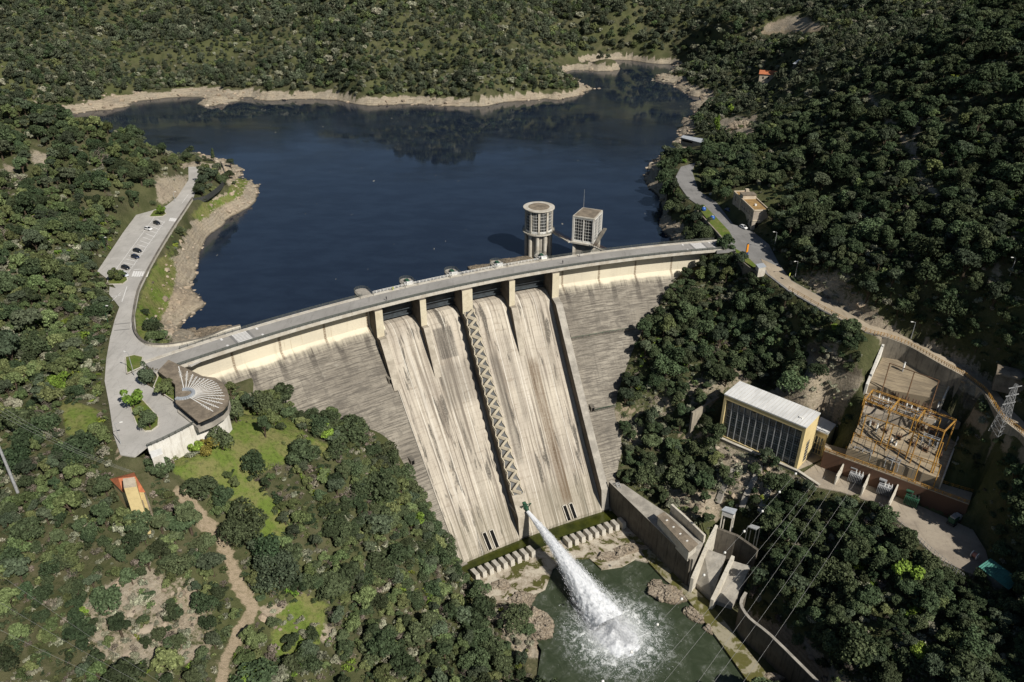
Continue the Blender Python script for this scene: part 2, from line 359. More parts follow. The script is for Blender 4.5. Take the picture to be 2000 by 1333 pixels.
# level pads (roads, yards): outline in photo pixels at their level
def W(poly, zf):
    out = []
    for (u, v) in poly:
        z = zf(u, v); out.append(tuple(at(u, v, z)))
    return out
def z_left(u, v): return -1.5*min(1, max(0, (v-735)/45.0)) if u < 380 else 0.0
def z_right(u, v): return float(np.interp(u,[1500,1740,1860,2000,2100],[0,-5,-8,-13,-15]))
ROAD_LEFT = W([(372,712),(470,664),(470,640),(400,664),(340,676),(300,676),(278,668),(266,652),(263,615),(272,570),(298,515),(340,445),(376,390),(392,345),(387,326),(368,326),(368,352),(346,385),(325,402),(295,412),(266,420),(240,455),(190,530),(214,548),(226,563),(214,560),(213,575),(224,588),(233,600),(224,625),(215,660),(207,700),(203,740),(213,790),(222,850),(235,888),(262,892),(292,868),(376,826),(343,788),(300,757),(274,742),(286,706),(310,726),(330,704)], z_left)
LANE_FAR = [(1700,636),(1751,651),(1789,670),(1843,698),(1870,713),(1897,729),(1924,748),(1951,775),(1978,807),(2000,829),(2060,890)]
LANE_NEAR = [(2060,925),(2000,853),(1978,834),(1959,818),(1940,791),(1924,767),(1905,751),(1886,737),(1866,726),(1843,714),(1808,694),(1773,675),(1732,660),(1690,648)]
ROAD_RIGHT = W([(1400,474),(1428,474),(1436,468),(1416,452),(1380,412),(1345,388),(1326,362),(1320,345),(1330,326),(1358,318),(1352,335),(1364,372),(1400,396),(1432,438),(1470,452),(1502,478),(1522,518),(1546,548),(1620,590)]+LANE_FAR+LANE_NEAR+[(1610,607),(1540,566),(1496,532),(1460,508),(1444,490),(1400,494)], z_right)
YARD = W([(1562,928),(1604,900),(1650,925),(1730,962),(1800,990),(1900,1035),(1925,1075),(1932,1100),(1905,1125),(1830,1090),(1770,1030),(1715,985),(1640,960),(1590,950)], lambda u,v: -47.0)
YARD2 = [tuple(at(1400,846,-47)), tuple(at(1556,918,-47)), tuple(at(1606,897,-47)), tuple(at(1634,830,-36.5)), tuple(at(1604,813,-36.5)), tuple(at(1605,805,-28.3)), tuple(at(1449,744,-28.3)), tuple(at(1412,768,-28.3))]
SUBU = [tuple(at(*q)) for q in ((1729,687,-11.5),(1862,735,-11.5),(1841,782,-18.5),(1695,753,-20))]
SUBG = [tuple(at(*q)) for q in ((1693,760,-23),(1838,798,-23),(1877,826,-23.5),(1684,806,-23.5))]
SUBL = [tuple(at(*q)) for q in ((1684,813,-26),(1879,834,-26),(1840,936,-35.5),(1655,875,-35.5))]
SUBW = [tuple(at(u,v,-39.5)) for u,v in ((1612,866),(1652,877),(1846,946),(1900,962),(1893,984),(1760,935),(1610,880))]
BASIN = W([(893,1082),(1050,1040),(1192,990),(1215,1010),(1250,1040),(1300,1095),(1400,1200),(1540,1345),(1070,1345),(1068,1260),(1020,1180),(930,1140)], lambda u,v: -73.0)
CHAN = W([(1350,1120),(1398,1030),(1440,1060),(1470,1100),(1448,1180),(1600,1345),(1540,1345),(1345,1140)], lambda u,v: -73.0)
def fit_plane(P):
    P = np.array(P); A = np.c_[P[:,:2], np.ones(len(P))]; return np.linalg.lstsq(A, P[:,2], rcond=None)[0]
def left_level(x, y): return np.clip((np.asarray(y)-225)/30.0, -1, 0)*1.5
_rl = np.array([tuple(at(u,v,z_right(u,v))) for u,v in ((1440,480),(1500,510),(1560,560),(1620,597),(1680,637),(1740,655),(1800,683),(1856,713),(1900,740),(1938,778),(1978,822),(2020,862),(2060,907))])
def plane_level(P):
    a,b,c=fit_plane(P); return lambda x,y: a*np.asarray(x)+b*np.asarray(y)+c
def right_level(x, y):
    x=np.asarray(x,float); y=np.asarray(y,float); n=x.shape; x=np.atleast_1d(x).ravel(); y=np.atleast_1d(y).ravel(); best=np.full(len(x),1e9); z=np.zeros(len(x))
    for i in range(len(_rl)-1):
        a,b=_rl[i],_rl[i+1]; e=b[:2]-a[:2]; t=np.clip(((x-a[0])*e[0]+(y-a[1])*e[1])/(e@e),0,1); d=np.hypot(x-a[0]-t*e[0],y-a[1]-t*e[1]); m=d<best; best[m]=d[m]; z[m]=(a[2]+t*(b[2]-a[2]))[m]
    return z.reshape(n)
def const(z): return lambda x, y: np.full(np.shape(x), z)
def pad(poly, level, drop, blend, only_cut=False):
    global HH
    p2 = [(q[0], q[1]) for q in poly]; a = np.array(p2)
    box = (XX > a[:,0].min()-blend-2) & (XX < a[:,0].max()+blend+2) & (YY > a[:,1].min()-blend-2) & (YY < a[:,1].max()+blend+2)
    x = XX[box]; y = YY[box]; ins = in_poly(x, y, p2); d = poly_dist(x, y, p2); d[ins] = 0
    w = np.clip(1-(d-1.2)/blend, 0, 1); w = w*w*(3-2*w); h = HH[box]; t = level(x, y)-drop
    if only_cut: t = np.minimum(t, h)
    HH[box] = h*(1-w)+t*w
pad(BASIN, const(-76.5), 0, 3.0)
pad(CHAN, const(-73.5), 0, 2.5)
pad(SUBW, const(-39.5), 0.6, 2); pad(SUBL, plane_level(SUBL), 0.6, 2); pad(SUBG, plane_level(SUBG), 0.6, 1.5); pad(SUBU, plane_level(SUBU), 0.6, 2)
pad(YARD, const(-47.0), 0.3, 4); pad(YARD2, const(-47.0), 0.3, 2.5)
pad(ROAD_LEFT, left_level, 0.35, 4.0); pad(ROAD_RIGHT, right_level, 0.35, 5.0)
FRONT = W([(289,884),(340,872),(420,832),(446,800),(500,790),(520,830),(450,880),(350,905),(296,915)], lambda u,v: -9.5)
SHEDP = W([(1895,1100),(1936,1078),(2012,1134),(1978,1168)], lambda u,v: -47.0)
pad(SHEDP, const(-47.2), 0, 4)
pad(FRONT, const(-9.5), 0, 2.0, True)
# steep cuts: soften the grid
for _ in range(12):
    gx = np.abs(np.gradient(HH, axis=1)); gy = np.abs(np.gradient(HH, axis=0)); stp = (np.maximum(gx, gy) > 1.5) & (YY < 455)
    S_ = HH.copy(); S_[1:-1,1:-1] = (HH[1:-1,1:-1]*2+HH[:-2,1:-1]+HH[2:,1:-1]+HH[1:-1,:-2]+HH[1:-1,2:])/6; HH = np.where(stp, np.minimum(S_, HH+0.0) if False else S_, HH)
_t0 = np.degrees(np.arctan2(YY-DCY, XX-DCX)); _r0 = np.hypot(XX-DCX, YY-DCY)
_c = (_t0 > 125.5) & (_t0 < 132.3) & (_r0 > 397) & (_r0 < 425); HH[_c] = np.minimum(HH[_c], -13.0-(424-_r0[_c])*0.16)
for P__, L__ in ((SUBU, plane_level(SUBU)), (SUBG, plane_level(SUBG)), (SUBL, plane_level(SUBL)), (SUBW, const(-39.5)), (ROAD_RIGHT, right_level), (ROAD_LEFT, left_level), (YARD, const(-47.0)), (YARD2, const(-47.0))):
    _p = [(q[0], q[1]) for q in P__]; _a = np.array(_p); _bx = (XX > _a[:,0].min()-3) & (XX < _a[:,0].max()+3) & (YY > _a[:,1].min()-3) & (YY < _a[:,1].max()+3)
    _x, _y = XX[_bx], YY[_bx]; _in = in_poly(_x, _y, _p) | (poly_dist(_x, _y, _p) < 1.2); _h = HH[_bx]; _h[_in] = np.minimum(_h[_in], L__(_x, _y)[_in]-0.4); HH[_bx] = _h
# under the dam: never above its body
_th = np.degrees(np.arctan2(YY-DCY, XX-DCX)); _r = np.hypot(XX-DCX, YY-DCY)
_b = (_th > 100.0) & (_th < 131.5) & (_r > 416) & (_r < 431); HH[_b] = np.minimum(HH[_b], -1.6)
_zw = Z_WING-(421-_r)/SLOPE
_b = (_th > 111.0) & (_th < 122.6) & (_r > 350) & (_r < 431); HH[_b] = np.minimum(HH[_b], np.minimum(_zw[_b], -12)-6)

def hz(x, y):
    x = np.asarray(x, float); y = np.asarray(y, float)
    i = np.clip(np.searchsorted(GX, x)-1, 0, len(GX)-2); j = np.clip(np.searchsorted(GY, y)-1, 0, len(GY)-2)
    fx = np.clip((x-GX[i])/(GX[i+1]-GX[i]), 0, 1); fy = np.clip((y-GY[j])/(GY[j+1]-GY[j]), 0, 1)
    return (HH[j,i]*(1-fx)+HH[j,i+1]*fx)*(1-fy)+(HH[j+1,i]*(1-fx)+HH[j+1,i+1]*fx)*fy
def ground(u, v):
    """where a sight line meets the ground"""
    w = ray(u, v); t = np.arange(150, 1500, 0.5); x = w[0]*t; y = w[1]*t; z = CAM_H+w[2]*t
    k = np.argmax(z < hz(x, y)); return np.array([x[k], y[k], float(hz(x[k], y[k]))])

# what covers the ground: R bare rock, G grass, B trodden earth (photo outlines; y-range keeps them off the hills behind)
U_, V_ = pix(XX, YY, HH)
COV = np.zeros(XX.shape+(4,), np.float32); COV[..., 3] = 1
def paint(ch, poly, y0=0, y1=460, a=1.0, soft=7.0):
    m = (YY > y0) & (YY < y1); u = U_[m]; v = V_[m]; ins = in_poly(u, v, poly); d = poly_dist(u, v, poly)
    w = np.clip(0.5+np.where(ins, d, -d)/(2*soft), 0, 1)*a; c = COV[..., ch]; c[m] = np.maximum(c[m], w); COV[..., ch] = c
shore = (HH < np.where(YY > 470, -8.6, np.where(XX > 60, -8.5, -5.2))+fbm(XX, YY, 30, 3, 5)*np.where(YY > 470, 2.2, 3.0)) & (_r > 427) & ((YY > 230))
COV[..., 0][shore] = 1
# green on the left bank, under the road wall
GRASS_P = [([(272,668),(264,612),(300,520),(322,500),(345,525),(330,590),(302,640),(296,672)],200,420),([(375,425),(398,396),(440,380),(470,335),(485,350),(472,380),(425,405),(388,432)],300,460),
 ([(330,895),(360,880),(440,850),(470,800),(560,812),(600,850),(660,880),(560,905),(490,930),(565,1010),(548,1062),(505,1060),(475,985),(400,955),(340,925)],120,260),
 ([(585,1160),(640,1180),(625,1260),(520,1290),(540,1200)],120,260),([(1385,415),(1420,455),(1436,470),(1424,474),(1372,415)],280,420),([(120,780),(190,800),(200,850),(130,850)],120,260),([(1440,490),(1500,530),(1480,540),(1440,505)],250,360)]
for p,a,b in GRASS_P: paint(1,p,a,b)
for p in ([(275,600),(300,540),(335,470),(360,440),(372,430),(330,540),(300,600)],): paint(1,p,200,420,0.55)
ROCK_P = [([(150,1180),(270,1105),(360,1120),(425,1190),(415,1285),(330,1305),(190,1290)],100,260,0.56),([(500,1185),(560,1175),(660,1230),(640,1260),(520,1215)],100,260,0.9),
 ([(1590,570),(1700,600),(1800,690),(1790,705),(1700,650),(1610,600)],150,330,1),([(1540,540),(1640,520),(1720,600),(1640,600)],150,330,0.55),([(1800,640),(1960,760),(1900,770),(1800,700)],150,300,0.8),
 ([(1330,745),(1440,715),(1470,740),(1420,775),(1350,800)],180,330,0.6),([(1470,780),(1660,690),(1690,740),(1640,820),(1560,800)],180,330,0.8),([(1570,670),(1640,660),(1630,750),(1575,755)],180,330,0.75),
 ([(300,345),(372,340),(360,385),(310,400)],300,460,0.8),([(1300,955),(1420,960),(1400,1020),(1340,1010),(1300,985)],150,280,0.9),([(1190,800),(1250,770),(1420,850),(1400,900),(1200,900)],150,300,0.22),
 ([(1400,860),(1560,930),(1500,1000),(1400,960)],150,280,0.8),([(1495,50),(1550,28),(1610,52),(1560,66),(1490,66)],300,900,1),([(1400,230),(1480,225),(1470,270),(1410,270)],300,560,0.9),
 ([(1200,800),(1260,830),(1250,870),(1200,860)],150,300,0.6),([(1460,1190),(1560,1240),(1680,1345),(1600,1345),(1450,1200)],100,260,0.9),([(60,290),(95,300),(95,350),(70,350)],250,460,0.8),([(0,310),(30,320),(35,360),(10,350)],200,460,0.5),
 ([(930,1120),(1080,1180),(1090,1290),(1010,1280),(930,1170)],100,260,1),([(0,520),(60,530),(60,560),(0,560)],150,330,0.5),([(1230,780),(1300,740),(1340,800),(1260,850)],180,330,0.4)]
for p,a,b,s in ROCK_P: paint(0,p,a,b,s)
def strip(line, hw):
    L=[];R=[]
    for i,(u,v) in enumerate(line):
        a=line[max(0,i-1)]; b=line[min(len(line)-1,i+1)]; dx,dy=b[0]-a[0],b[1]-a[1]; n=math.hypot(dx,dy); L.append((u-dy/n*hw,v+dx/n*hw)); R.append((u+dy/n*hw,v-dx/n*hw))
    return L+R[::-1]
PATHS = [([(345,955),(372,985),(398,1020),(432,1050),(448,1095),(466,1145),(500,1195)],13),([(496,1190),(462,1240),(440,1290),(428,1345)],11),([(228,900),(236,870),(232,850)],5),([(1210,790),(1270,820),(1330,850),(1390,850)],4),([(1855,800),(1900,815),(1960,860),(2010,900)],8),
         ([(1470,60),(1520,66),(1560,62),(1620,55)],4)]
for l,hw in PATHS: paint(2, strip(l,hw), 100, 260 if l[0][1]>700 else 900, 1.0, 3.0)
for l_ in ([(1795,225),(1785,300),(1800,350),(1850,400),(1890,450),(1960,545)],[(1690,180),(1740,240),(1790,300)]): paint(0, strip(l_,9), 180, 460, 0.62, 6.0)
# broken rock relief
HH += COV[..., 0]*(np.abs(fbm(XX, YY, 9, 4, 2))*2.6-0.9)*np.where(HH < -13.2, 0.25, np.where(YY>430,1.6,0.8))
HH[(COV[...,0]>0.3)&(_b==False)&(HH>-14.6)&(HH<-13.4)&(_r>430)] -= 0.5

def terrain_mesh():
    ny, nx = HH.shape; n = ny*nx
    co = np.stack([XX, YY, HH], -1).reshape(-1).astype(np.float32)
    idx = np.arange(n).reshape(ny, nx); q = np.stack([idx[:-1,:-1], idx[:-1,1:], idx[1:,1:], idx[1:,:-1]], -1).reshape(-1, 4)
    me = bpy.data.meshes.new("terrain"); me.vertices.add(n); me.vertices.foreach_set("co", co)
    me.loops.add(q.size); me.loops.foreach_set("vertex_index", q.ravel().astype(np.int32))
    me.polygons.add(len(q)); me.polygons.foreach_set("loop_start", np.arange(0, q.size, 4, dtype=np.int32))
    me.update(calc_edges=True)
    at_ = me.color_attributes.new("cover", 'FLOAT_COLOR', 'POINT'); at_.data.foreach_set("color", COV.reshape(-1))
    me.polygons.foreach_set("use_smooth", np.ones(len(q), bool)); me.update()
    b = NB("hill_ground"); o = b.tc.outputs['Object']; cv = b.attr("cover"); s = b.n("ShaderNodeSeparateColor"); b.L(cv.outputs['Color'], s.inputs[0])
    n1 = b.noise(o, 0.12, 6, 0.7); n2 = b.noise(o, 0.9, 6, 0.7); n3 = b.noise(o, 0.03, 4, 0.6); n4 = b.noise(o, 4.0, 3, 0.7)
    floor = b.mix(b.ramp(n1, 0.38, 0.62), (0.058,0.064,0.028), (0.100,0.094,0.052)); floor = b.mix(b.ramp(n2, 0.5, 0.72, 0, 0.75), floor, (0.034,0.044,0.017)); floor = b.mix(b.ramp(n3, 0.45, 0.62, 0, 0.6), floor, (0.085,0.098,0.036))
    floor = b.mix(b.ramp(n4, 0.55, 0.8, 0, 0.4), floor, (0.15,0.13,0.085))
    rk = b.mix(b.ramp(n1, 0.35, 0.65), (0.385,0.325,0.235), (0.31,0.275,0.215)); rk = b.mix(b.ramp(n3, 0.5, 0.7, 0, 0.5), rk, (0.37,0.28,0.19))
    rk = b.mix(b.ramp(n2, 0.48, 0.70, 0, 0.8), rk, (0.15,0.125,0.09)); rk = b.mix(b.ramp(n4, 0.5, 0.75, 0, 0.5), rk, (0.48,0.42,0.33)); rk = b.mix(b.ramp(b.voro(o, 0.6, 'DISTANCE_TO_EDGE'), 0.0, 0.06, 0.22, 0), rk, (0.12,0.10,0.075))
    zz = b.sep(o)[2]; lw = b.math('FRACT', b.math('ADD', b.math('MULTIPLY', zz, 0.85), b.math('MULTIPLY', n2, 0.9))); lv = b.noise(b.mapv(o,(0.05,0.05,0.9)),1.0,4,0.7); rk = b.mix(b.math('MULTIPLY', b.ramp(lw, 0.55, 0.8), b.ramp(zz, -4.0, -7.0, 0, 0.38)), rk, (0.20,0.165,0.12)); rk = b.mix(b.ramp(lv, 0.5, 0.66, 0, 0.5), rk, (0.19,0.155,0.115)); nv = b.noise(o, 0.30, 6, 0.8); rk = b.mix(b.ramp(nv, 0.54, 0.68, 0, 0.75), rk, (0.11,0.10,0.06))
    gr = b.mix(b.ramp(n1, 0.4, 0.62), (0.125,0.175,0.034), (0.19,0.185,0.07)); gr = b.mix(b.ramp(n2, 0.45, 0.72, 0, 0.8), gr, (0.055,0.075,0.018)); gr = b.mix(b.ramp(n4,0.55,0.8,0,0.5), gr, (0.24,0.20,0.11))
    pa = b.mix(b.ramp(n2, 0.4, 0.7), (0.33,0.265,0.185), (0.22,0.18,0.115))
    edge = b.math('ADD', b.math('MULTIPLY', b.math('SUBTRACT', n2, 0.5), 1.3), b.math('MULTIPLY', b.math('SUBTRACT', n1, 0.5), 1.5))
    def m(ch): return b.ramp(b.math('ADD', s.outputs[ch], edge), 0.30, 0.62)
    col = b.mix(m(0), floor, rk); col = b.mix(m(1), col, gr); col = b.mix(m(2), col, pa)
    # wet band at the waterline
    z = b.sep(o)[2]; wet = b.math('MULTIPLY', b.ramp(z, -14.0, -13.2, 0.75, 0), m(0)); 
    col = b.mix(b.math('MULTIPLY', wet, b.ramp(z,-20,-16)), col, (0.05,0.043,0.03))
    b.bump(b.math('ADD', n2, b.math('MULTIPLY', n4, 0.4)), 0.9, 0.6); b.done(col, 0.95, 0.1)
    me.materials.append(b.mat)
    o = link(bpy.data.objects.new("terrain", me)); tag(o, kind="structure"); return o
terrain_mesh()
# ------------------------------------------------------------------ water
def flat_mesh(name, poly, z, mat, thick=None, parent=None, zf=None, top=0.0):
    """filled outline as a sheet (or slab) following a level function"""
    bm=bmesh.new(); vs=[bm.verts.new((p[0],p[1],(z if zf is None else float(zf(p[0],p[1])))+top)) for p in poly]
    es=[bm.edges.new((vs[i],vs[(i+1)%len(vs)])) for i in range(len(vs))]
    bmesh.ops.triangle_fill(bm,use_beauty=True,edges=es)
    bmesh.ops.recalc_face_normals(bm,faces=bm.faces)
    if sum(f.normal.z*f.calc_area() for f in bm.faces)<0: bmesh.ops.reverse_faces(bm,faces=bm.faces)
    if thick:
        r=bmesh.ops.extrude_face_region(bm,geom=list(bm.faces)); 
        for e in r['geom']:
            if isinstance(e,bmesh.types.BMVert): e.co.z-=thick
        bmesh.ops.recalc_face_normals(bm,faces=bm.faces)
    me=bpy.data.meshes.new(name); bm.to_mesh(me); bm.free(); me.materials.append(mat)
    return link(bpy.data.objects.new(name,me),parent)
def lake_mat():
    b=NB("lake_water"); o=b.tc.outputs['Object']
    w1=b.noise(o,0.55,3,0.6); w2=b.noise(b.mapv(o,(0.06,0.12,0.1)),1.0,4,0.6); patch=b.noise(b.mapv(o,(0.012,0.02,0.02)),1.0,4,0.6)
    h=b.math('ADD',w1,b.math('MULTIPLY',w2,0.5)); bp=b.n("ShaderNodeBump"); b.L(h,bp.inputs['Height']); bp.inputs['Distance'].default_value=0.06
    b.L(b.ramp(patch,0.38,0.58,0.06,0.40),bp.inputs['Strength']); b.L(bp.outputs[0],b.bsdf.inputs['Normal'])
    b.bsdf.inputs['IOR'].default_value=1.33
    col=b.mix(b.ramp(w2,0.35,0.7),(0.010,0.016,0.029),(0.015,0.024,0.041))
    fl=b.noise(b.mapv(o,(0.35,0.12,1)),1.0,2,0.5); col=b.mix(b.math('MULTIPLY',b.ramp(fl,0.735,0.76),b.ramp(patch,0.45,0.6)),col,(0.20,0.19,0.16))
    b.done(col,b.ramp(patch,0.40,0.62,0.03,0.16),1.0); return b.mat
M['lake']=lake_mat()
lake_poly=[D(t,430.6,0)[:2] for t in np.linspace(131,100.4,60)]+[(130,345),(190,420),(300,600),(420,940),(0,980),(-600,860),(-600,560),(-330,470),(-205,390),(-150,300)]
tag(flat_mesh('reservoir_water',lake_poly,Z_LAKE,M['lake']),kind='structure')
SPL=at(1188,1225,Z_RIV)                                     # where the jet lands
VALVE=at(1031,997,-61.5)
def river_mat():
    b=NB("river_water"); o=b.tc.outputs['Object']
    d=b.n("ShaderNodeVectorMath",operation='DISTANCE'); b.L(o,d.inputs[0]); d.inputs[1].default_value=(SPL[0]+2.0,SPL[1]-2.5,Z_RIV)
    mp=b.mapv(o,(0.5,0.5,0.5)); n1=b.noise(mp,0.9,7,0.72,0.8); n2=b.noise(o,0.18,5,0.65,1.0); n3=b.noise(o,2.6,5,0.7,0.5); v=b.voro(b.mapv(o,(1,1,1)),0.9,'DISTANCE_TO_EDGE')
    near=b.ramp(d.outputs['Value'],5.0,22.0,1.0,0.0)
    lace=b.ramp(b.math('ADD',b.math('MULTIPLY',n1,0.75),b.math('MULTIPLY',n3,0.35)),0.52,0.66)
    foam=b.math('MULTIPLY',b.math('ADD',b.math('MULTIPLY',near,1.15),b.math('MULTIPLY',b.ramp(n2,0.45,0.75),0.16)),b.math('ADD',lace,b.math('MULTIPLY',b.ramp(d.outputs['Value'],3,13,1,0),0.8)),clamp=True)
    base=b.mix(b.ramp(n2,0.35,0.65),(0.036,0.048,0.026),(0.055,0.068,0.041)); base=b.mix(b.math('MULTIPLY',near,0.6),base,(0.12,0.16,0.13))
    col=b.mix(foam,base,(0.80,0.82,0.80)); h=b.math('ADD',b.math('ADD',n1,b.math('MULTIPLY',n3,0.4)),b.math('MULTIPLY',foam,0.8))
    bp=b.n("ShaderNodeBump"); b.L(h,bp.inputs['Height']); bp.inputs['Strength'].default_value=0.55; bp.inputs['Distance'].default_value=0.35; b.L(bp.outputs[0],b.bsdf.inputs['Normal'])
    b.bsdf.inputs['IOR'].default_value=1.33; b.done(col,b.ramp(foam,0,1,0.12,0.8),0.5); return b.mat
M['river']=river_mat()
cx_=np.mean([q[0] for q in BASIN]); cy_=np.mean([q[1] for q in BASIN])
riv=[(cx_+(q[0]-cx_)*1.10,cy_+(q[1]-cy_)*1.06) for q in BASIN]; riv=[q for q in riv if q[1]>160]+[(70,110),(0,110)]
_a=sorted(riv,key=lambda q: math.atan2(q[1]-cy_,q[0]-cx_)); tag(flat_mesh('river_water',_a,Z_RIV,M['river']),kind='structure')

# ------------------------------------------------------------------ dam materials (UV: metres along the crest, metres down the face)
def uvs(b):
    u=b.n("ShaderNodeUVMap"); u.uv_map="UVMap"; return u.outputs[0]
def wing_mat():
    b=NB("dam_face_concrete"); uv=uvs(b); s=b.sep(uv)
    n1=b.noise(b.mapv(uv,(0.05,0.05,1)),1,5,0.65); st=b.noise(b.mapv(uv,(0.9,0.05,1)),1,5,0.7); hl=b.noise(b.mapv(uv,(0.10,1.6,1)),1,5,0.75); fine=b.noise(b.mapv(uv,(1.2,2.2,1)),1,4,0.7)
    g=b.mix(b.ramp(n1,0.35,0.65),(0.31,0.28,0.228),(0.205,0.183,0.149)); g=b.mix(b.ramp(hl,0.44,0.60,0,0.85),g,(0.088,0.079,0.067)); g=b.mix(b.ramp(st,0.5,0.72,0,0.55),g,(0.11,0.10,0.085))
    g=b.mix(b.ramp(fine,0.55,0.75,0,0.5),g,(0.36,0.335,0.285))
    bl=b.noise(b.mapv(uv,(0.16,0.22,1)),1,5,0.7,0.8); g=b.mix(b.ramp(bl,0.50,0.64,0,0.55),g,(0.115,0.104,0.088)); g=b.mix(b.ramp(bl,0.30,0.42,0.5,0),g,(0.34,0.315,0.265))
    # lift joints every two metres
    fr=b.math('FRACT',b.math('MULTIPLY',s[1],0.5)); g=b.mix(b.math('MULTIPLY',b.ramp(fr,0.90,0.97),0.45),g,(0.07,0.06,0.05))
    # drain stains below the smooth wall, every eleven metres
    fu=b.math('ABSOLUTE',b.math('SUBTRACT',b.math('FRACT',b.math('ADD',b.math('MULTIPLY',s[0],1/11.0),b.math('MULTIPLY',n1,0.3))),0.5))
    dr=b.math('MULTIPLY',b.ramp(fu,0.06,0.13,1,0),b.ramp(s[1],11,27,1,0)); g=b.mix(b.math('MULTIPLY',dr,b.ramp(fine,0.3,0.6,0.35,0.85)),g,(0.045,0.04,0.036))
    c=b.mix(b.ramp(n1,0.35,0.7),(0.66,0.60,0.46),(0.56,0.51,0.40)); c=b.mix(b.ramp(st,0.54,0.75,0,0.6),c,(0.38,0.31,0.20))
    fj=b.math('ABSOLUTE',b.math('SUBTRACT',b.math('FRACT',b.math('MULTIPLY',s[0],1/17.0)),0.5)); jt=b.math('MULTIPLY',b.ramp(fj,0.012,0.04,1,0),b.ramp(fine,0.35,0.6,0.3,0.9)); c=b.mix(jt,c,(0.17,0.12,0.075))
    k=b.ramp(b.math('ADD',s[1],b.math('MULTIPLY',b.math('SUBTRACT',n1,0.5),7.0)),10.6,11.8); k2=b.ramp(b.math('ADD',s[1],b.math('MULTIPLY',b.math('SUBTRACT',st,0.5),9.0)),10.2,14.5)
    col=b.mix(b.math('MULTIPLY',b.math('ADD',k,k2),0.5),c,g); b.bump(b.math('ADD',hl,fine),0.5,0.15); return b.done(col,0.92,0.15)
M['wing']=wing_mat()
def chute_mat():
    b=NB("spillway_concrete"); uv=uvs(b); s=b.sep(uv)
    n1=b.noise(b.mapv(uv,(0.07,0.045,1)),1,5,0.65); st=b.noise(b.mapv(uv,(0.85,0.016,1)),1,5,0.68); st2=b.noise(b.mapv(uv,(2.6,0.05,1)),1,4,0.7); fine=b.noise(b.mapv(uv,(1.5,1.5,1)),1,5,0.75); blot=b.noise(b.mapv(uv,(0.32,0.05,1)),1,4,0.6,0.4); hl=b.noise(b.mapv(uv,(0.16,0.7,1)),1,5,0.7)
    g=b.mix(b.ramp(n1,0.35,0.65),(0.50,0.45,0.365),(0.41,0.365,0.30)); g=b.mix(b.ramp(st,0.47,0.64,0,0.9),g,(0.165,0.14,0.112)); g=b.mix(b.ramp(st2,0.52,0.74,0,0.65),g,(0.15,0.127,0.104))
    g=b.mix(b.ramp(st,0.30,0.40,0.85,0),g,(0.64,0.60,0.52)); g=b.mix(b.ramp(hl,0.52,0.68,0,0.55),g,(0.26,0.215,0.165)); g=b.mix(b.math('MULTIPLY',b.ramp(blot,0.555,0.63),b.ramp(fine,0.30,0.60,0.35,0.95)),g,(0.085,0.078,0.066))
    fr=b.math('FRACT',b.math('MULTIPLY',s[1],1/3.0)); g=b.mix(b.math('MULTIPLY',b.ramp(fr,0.965,0.985),b.ramp(fine,0.35,0.6,0.1,0.6)),g,(0.12,0.10,0.08))
    fu=b.math('FRACT',b.math('ADD',b.math('MULTIPLY',s[0],1/6.5),b.math('MULTIPLY',n1,0.12))); g=b.mix(b.math('MULTIPLY',b.ramp(fu,0.95,0.97),b.ramp(st2,0.4,0.55,0.2,0.8)),g,(0.66,0.63,0.55))
    g=b.mix(b.ramp(fine,0.60,0.78,0,0.40),g,(0.24,0.205,0.16)); low=b.ramp(s[1],80,92); g=b.mix(b.math('MULTIPLY',low,b.ramp(st,0.35,0.6,0.1,0.6)),g,(0.20,0.18,0.13))
    def band(u0,u1,v0,v1,su=0.6,sv=2.0):
        m=b.math('MULTIPLY',b.ramp(s[0],u0-su,u0+su),b.ramp(s[0],u1-su,u1+su,1,0)); return b.math('MULTIPLY',m,b.math('MULTIPLY',b.ramp(s[1],v0-sv,v0+sv),b.ramp(s[1],v1-sv,v1+sv,1,0)))
    for (u0,u1,v0,v1,k,cc,sv) in ((900.5,908.5,14,27,.85,(0.07,0.064,0.056),.5),(893,911,29,46,.55,(0.12,0.108,0.09),3),(893.2,896.2,12,95,.5,(0.10,0.09,0.075),3),(947.2,951.6,36,95,.8,(0.125,0.085,0.05),3),(905,909,46,90,.4,(0.17,0.15,0.12),4),(924,927.5,30,75,.65,(0.09,0.082,0.07),3),(917.5,919.5,22,60,.5,(0.12,0.105,0.085),3),(873,876,20,60,.45,(0.17,0.14,0.11),3),(880,881.2,14,80,.6,(0.62,0.58,0.5),3),(939,942,14,50,.45,(0.15,0.13,0.1),3)):
        g=b.mix(b.math('MULTIPLY',band(u0,u1,v0,v1,.45,sv),b.math('MULTIPLY',b.ramp(b.math('ADD',st2,b.math('MULTIPLY',fine,.6)),0.55,1.0,.35,1.0),k)),g,cc)
    b.bump(b.math('ADD',hl,fine),0.4,0.12); return b.done(g,0.9,0.15)
M['chute']=chute_mat()
M['pier_side']=simple('pier_concrete',(0.17,0.145,0.115),(0.09,0.078,0.064),0.25,0.92,0.15,bump=0.3)  # dark staining, with the shade on the pier sides put into the colour
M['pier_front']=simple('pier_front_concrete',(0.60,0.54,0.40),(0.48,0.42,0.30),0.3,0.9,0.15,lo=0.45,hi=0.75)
M['cream_line']=simple('pale_parapet',(0.56,0.50,0.38),(0.42,0.37,0.28),0.6,0.9,0.15)
M['moss_water']=simple('algae_water',(0.055,0.062,0.010),(0.030,0.036,0.007),0.25,0.18,0.5,bump=0.25)
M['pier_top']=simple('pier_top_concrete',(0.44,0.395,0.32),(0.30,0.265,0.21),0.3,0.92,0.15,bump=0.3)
M['gate']=simple('gate_steel',(0.065,0.08,0.09),(0.04,0.045,0.05),0.5,0.5)
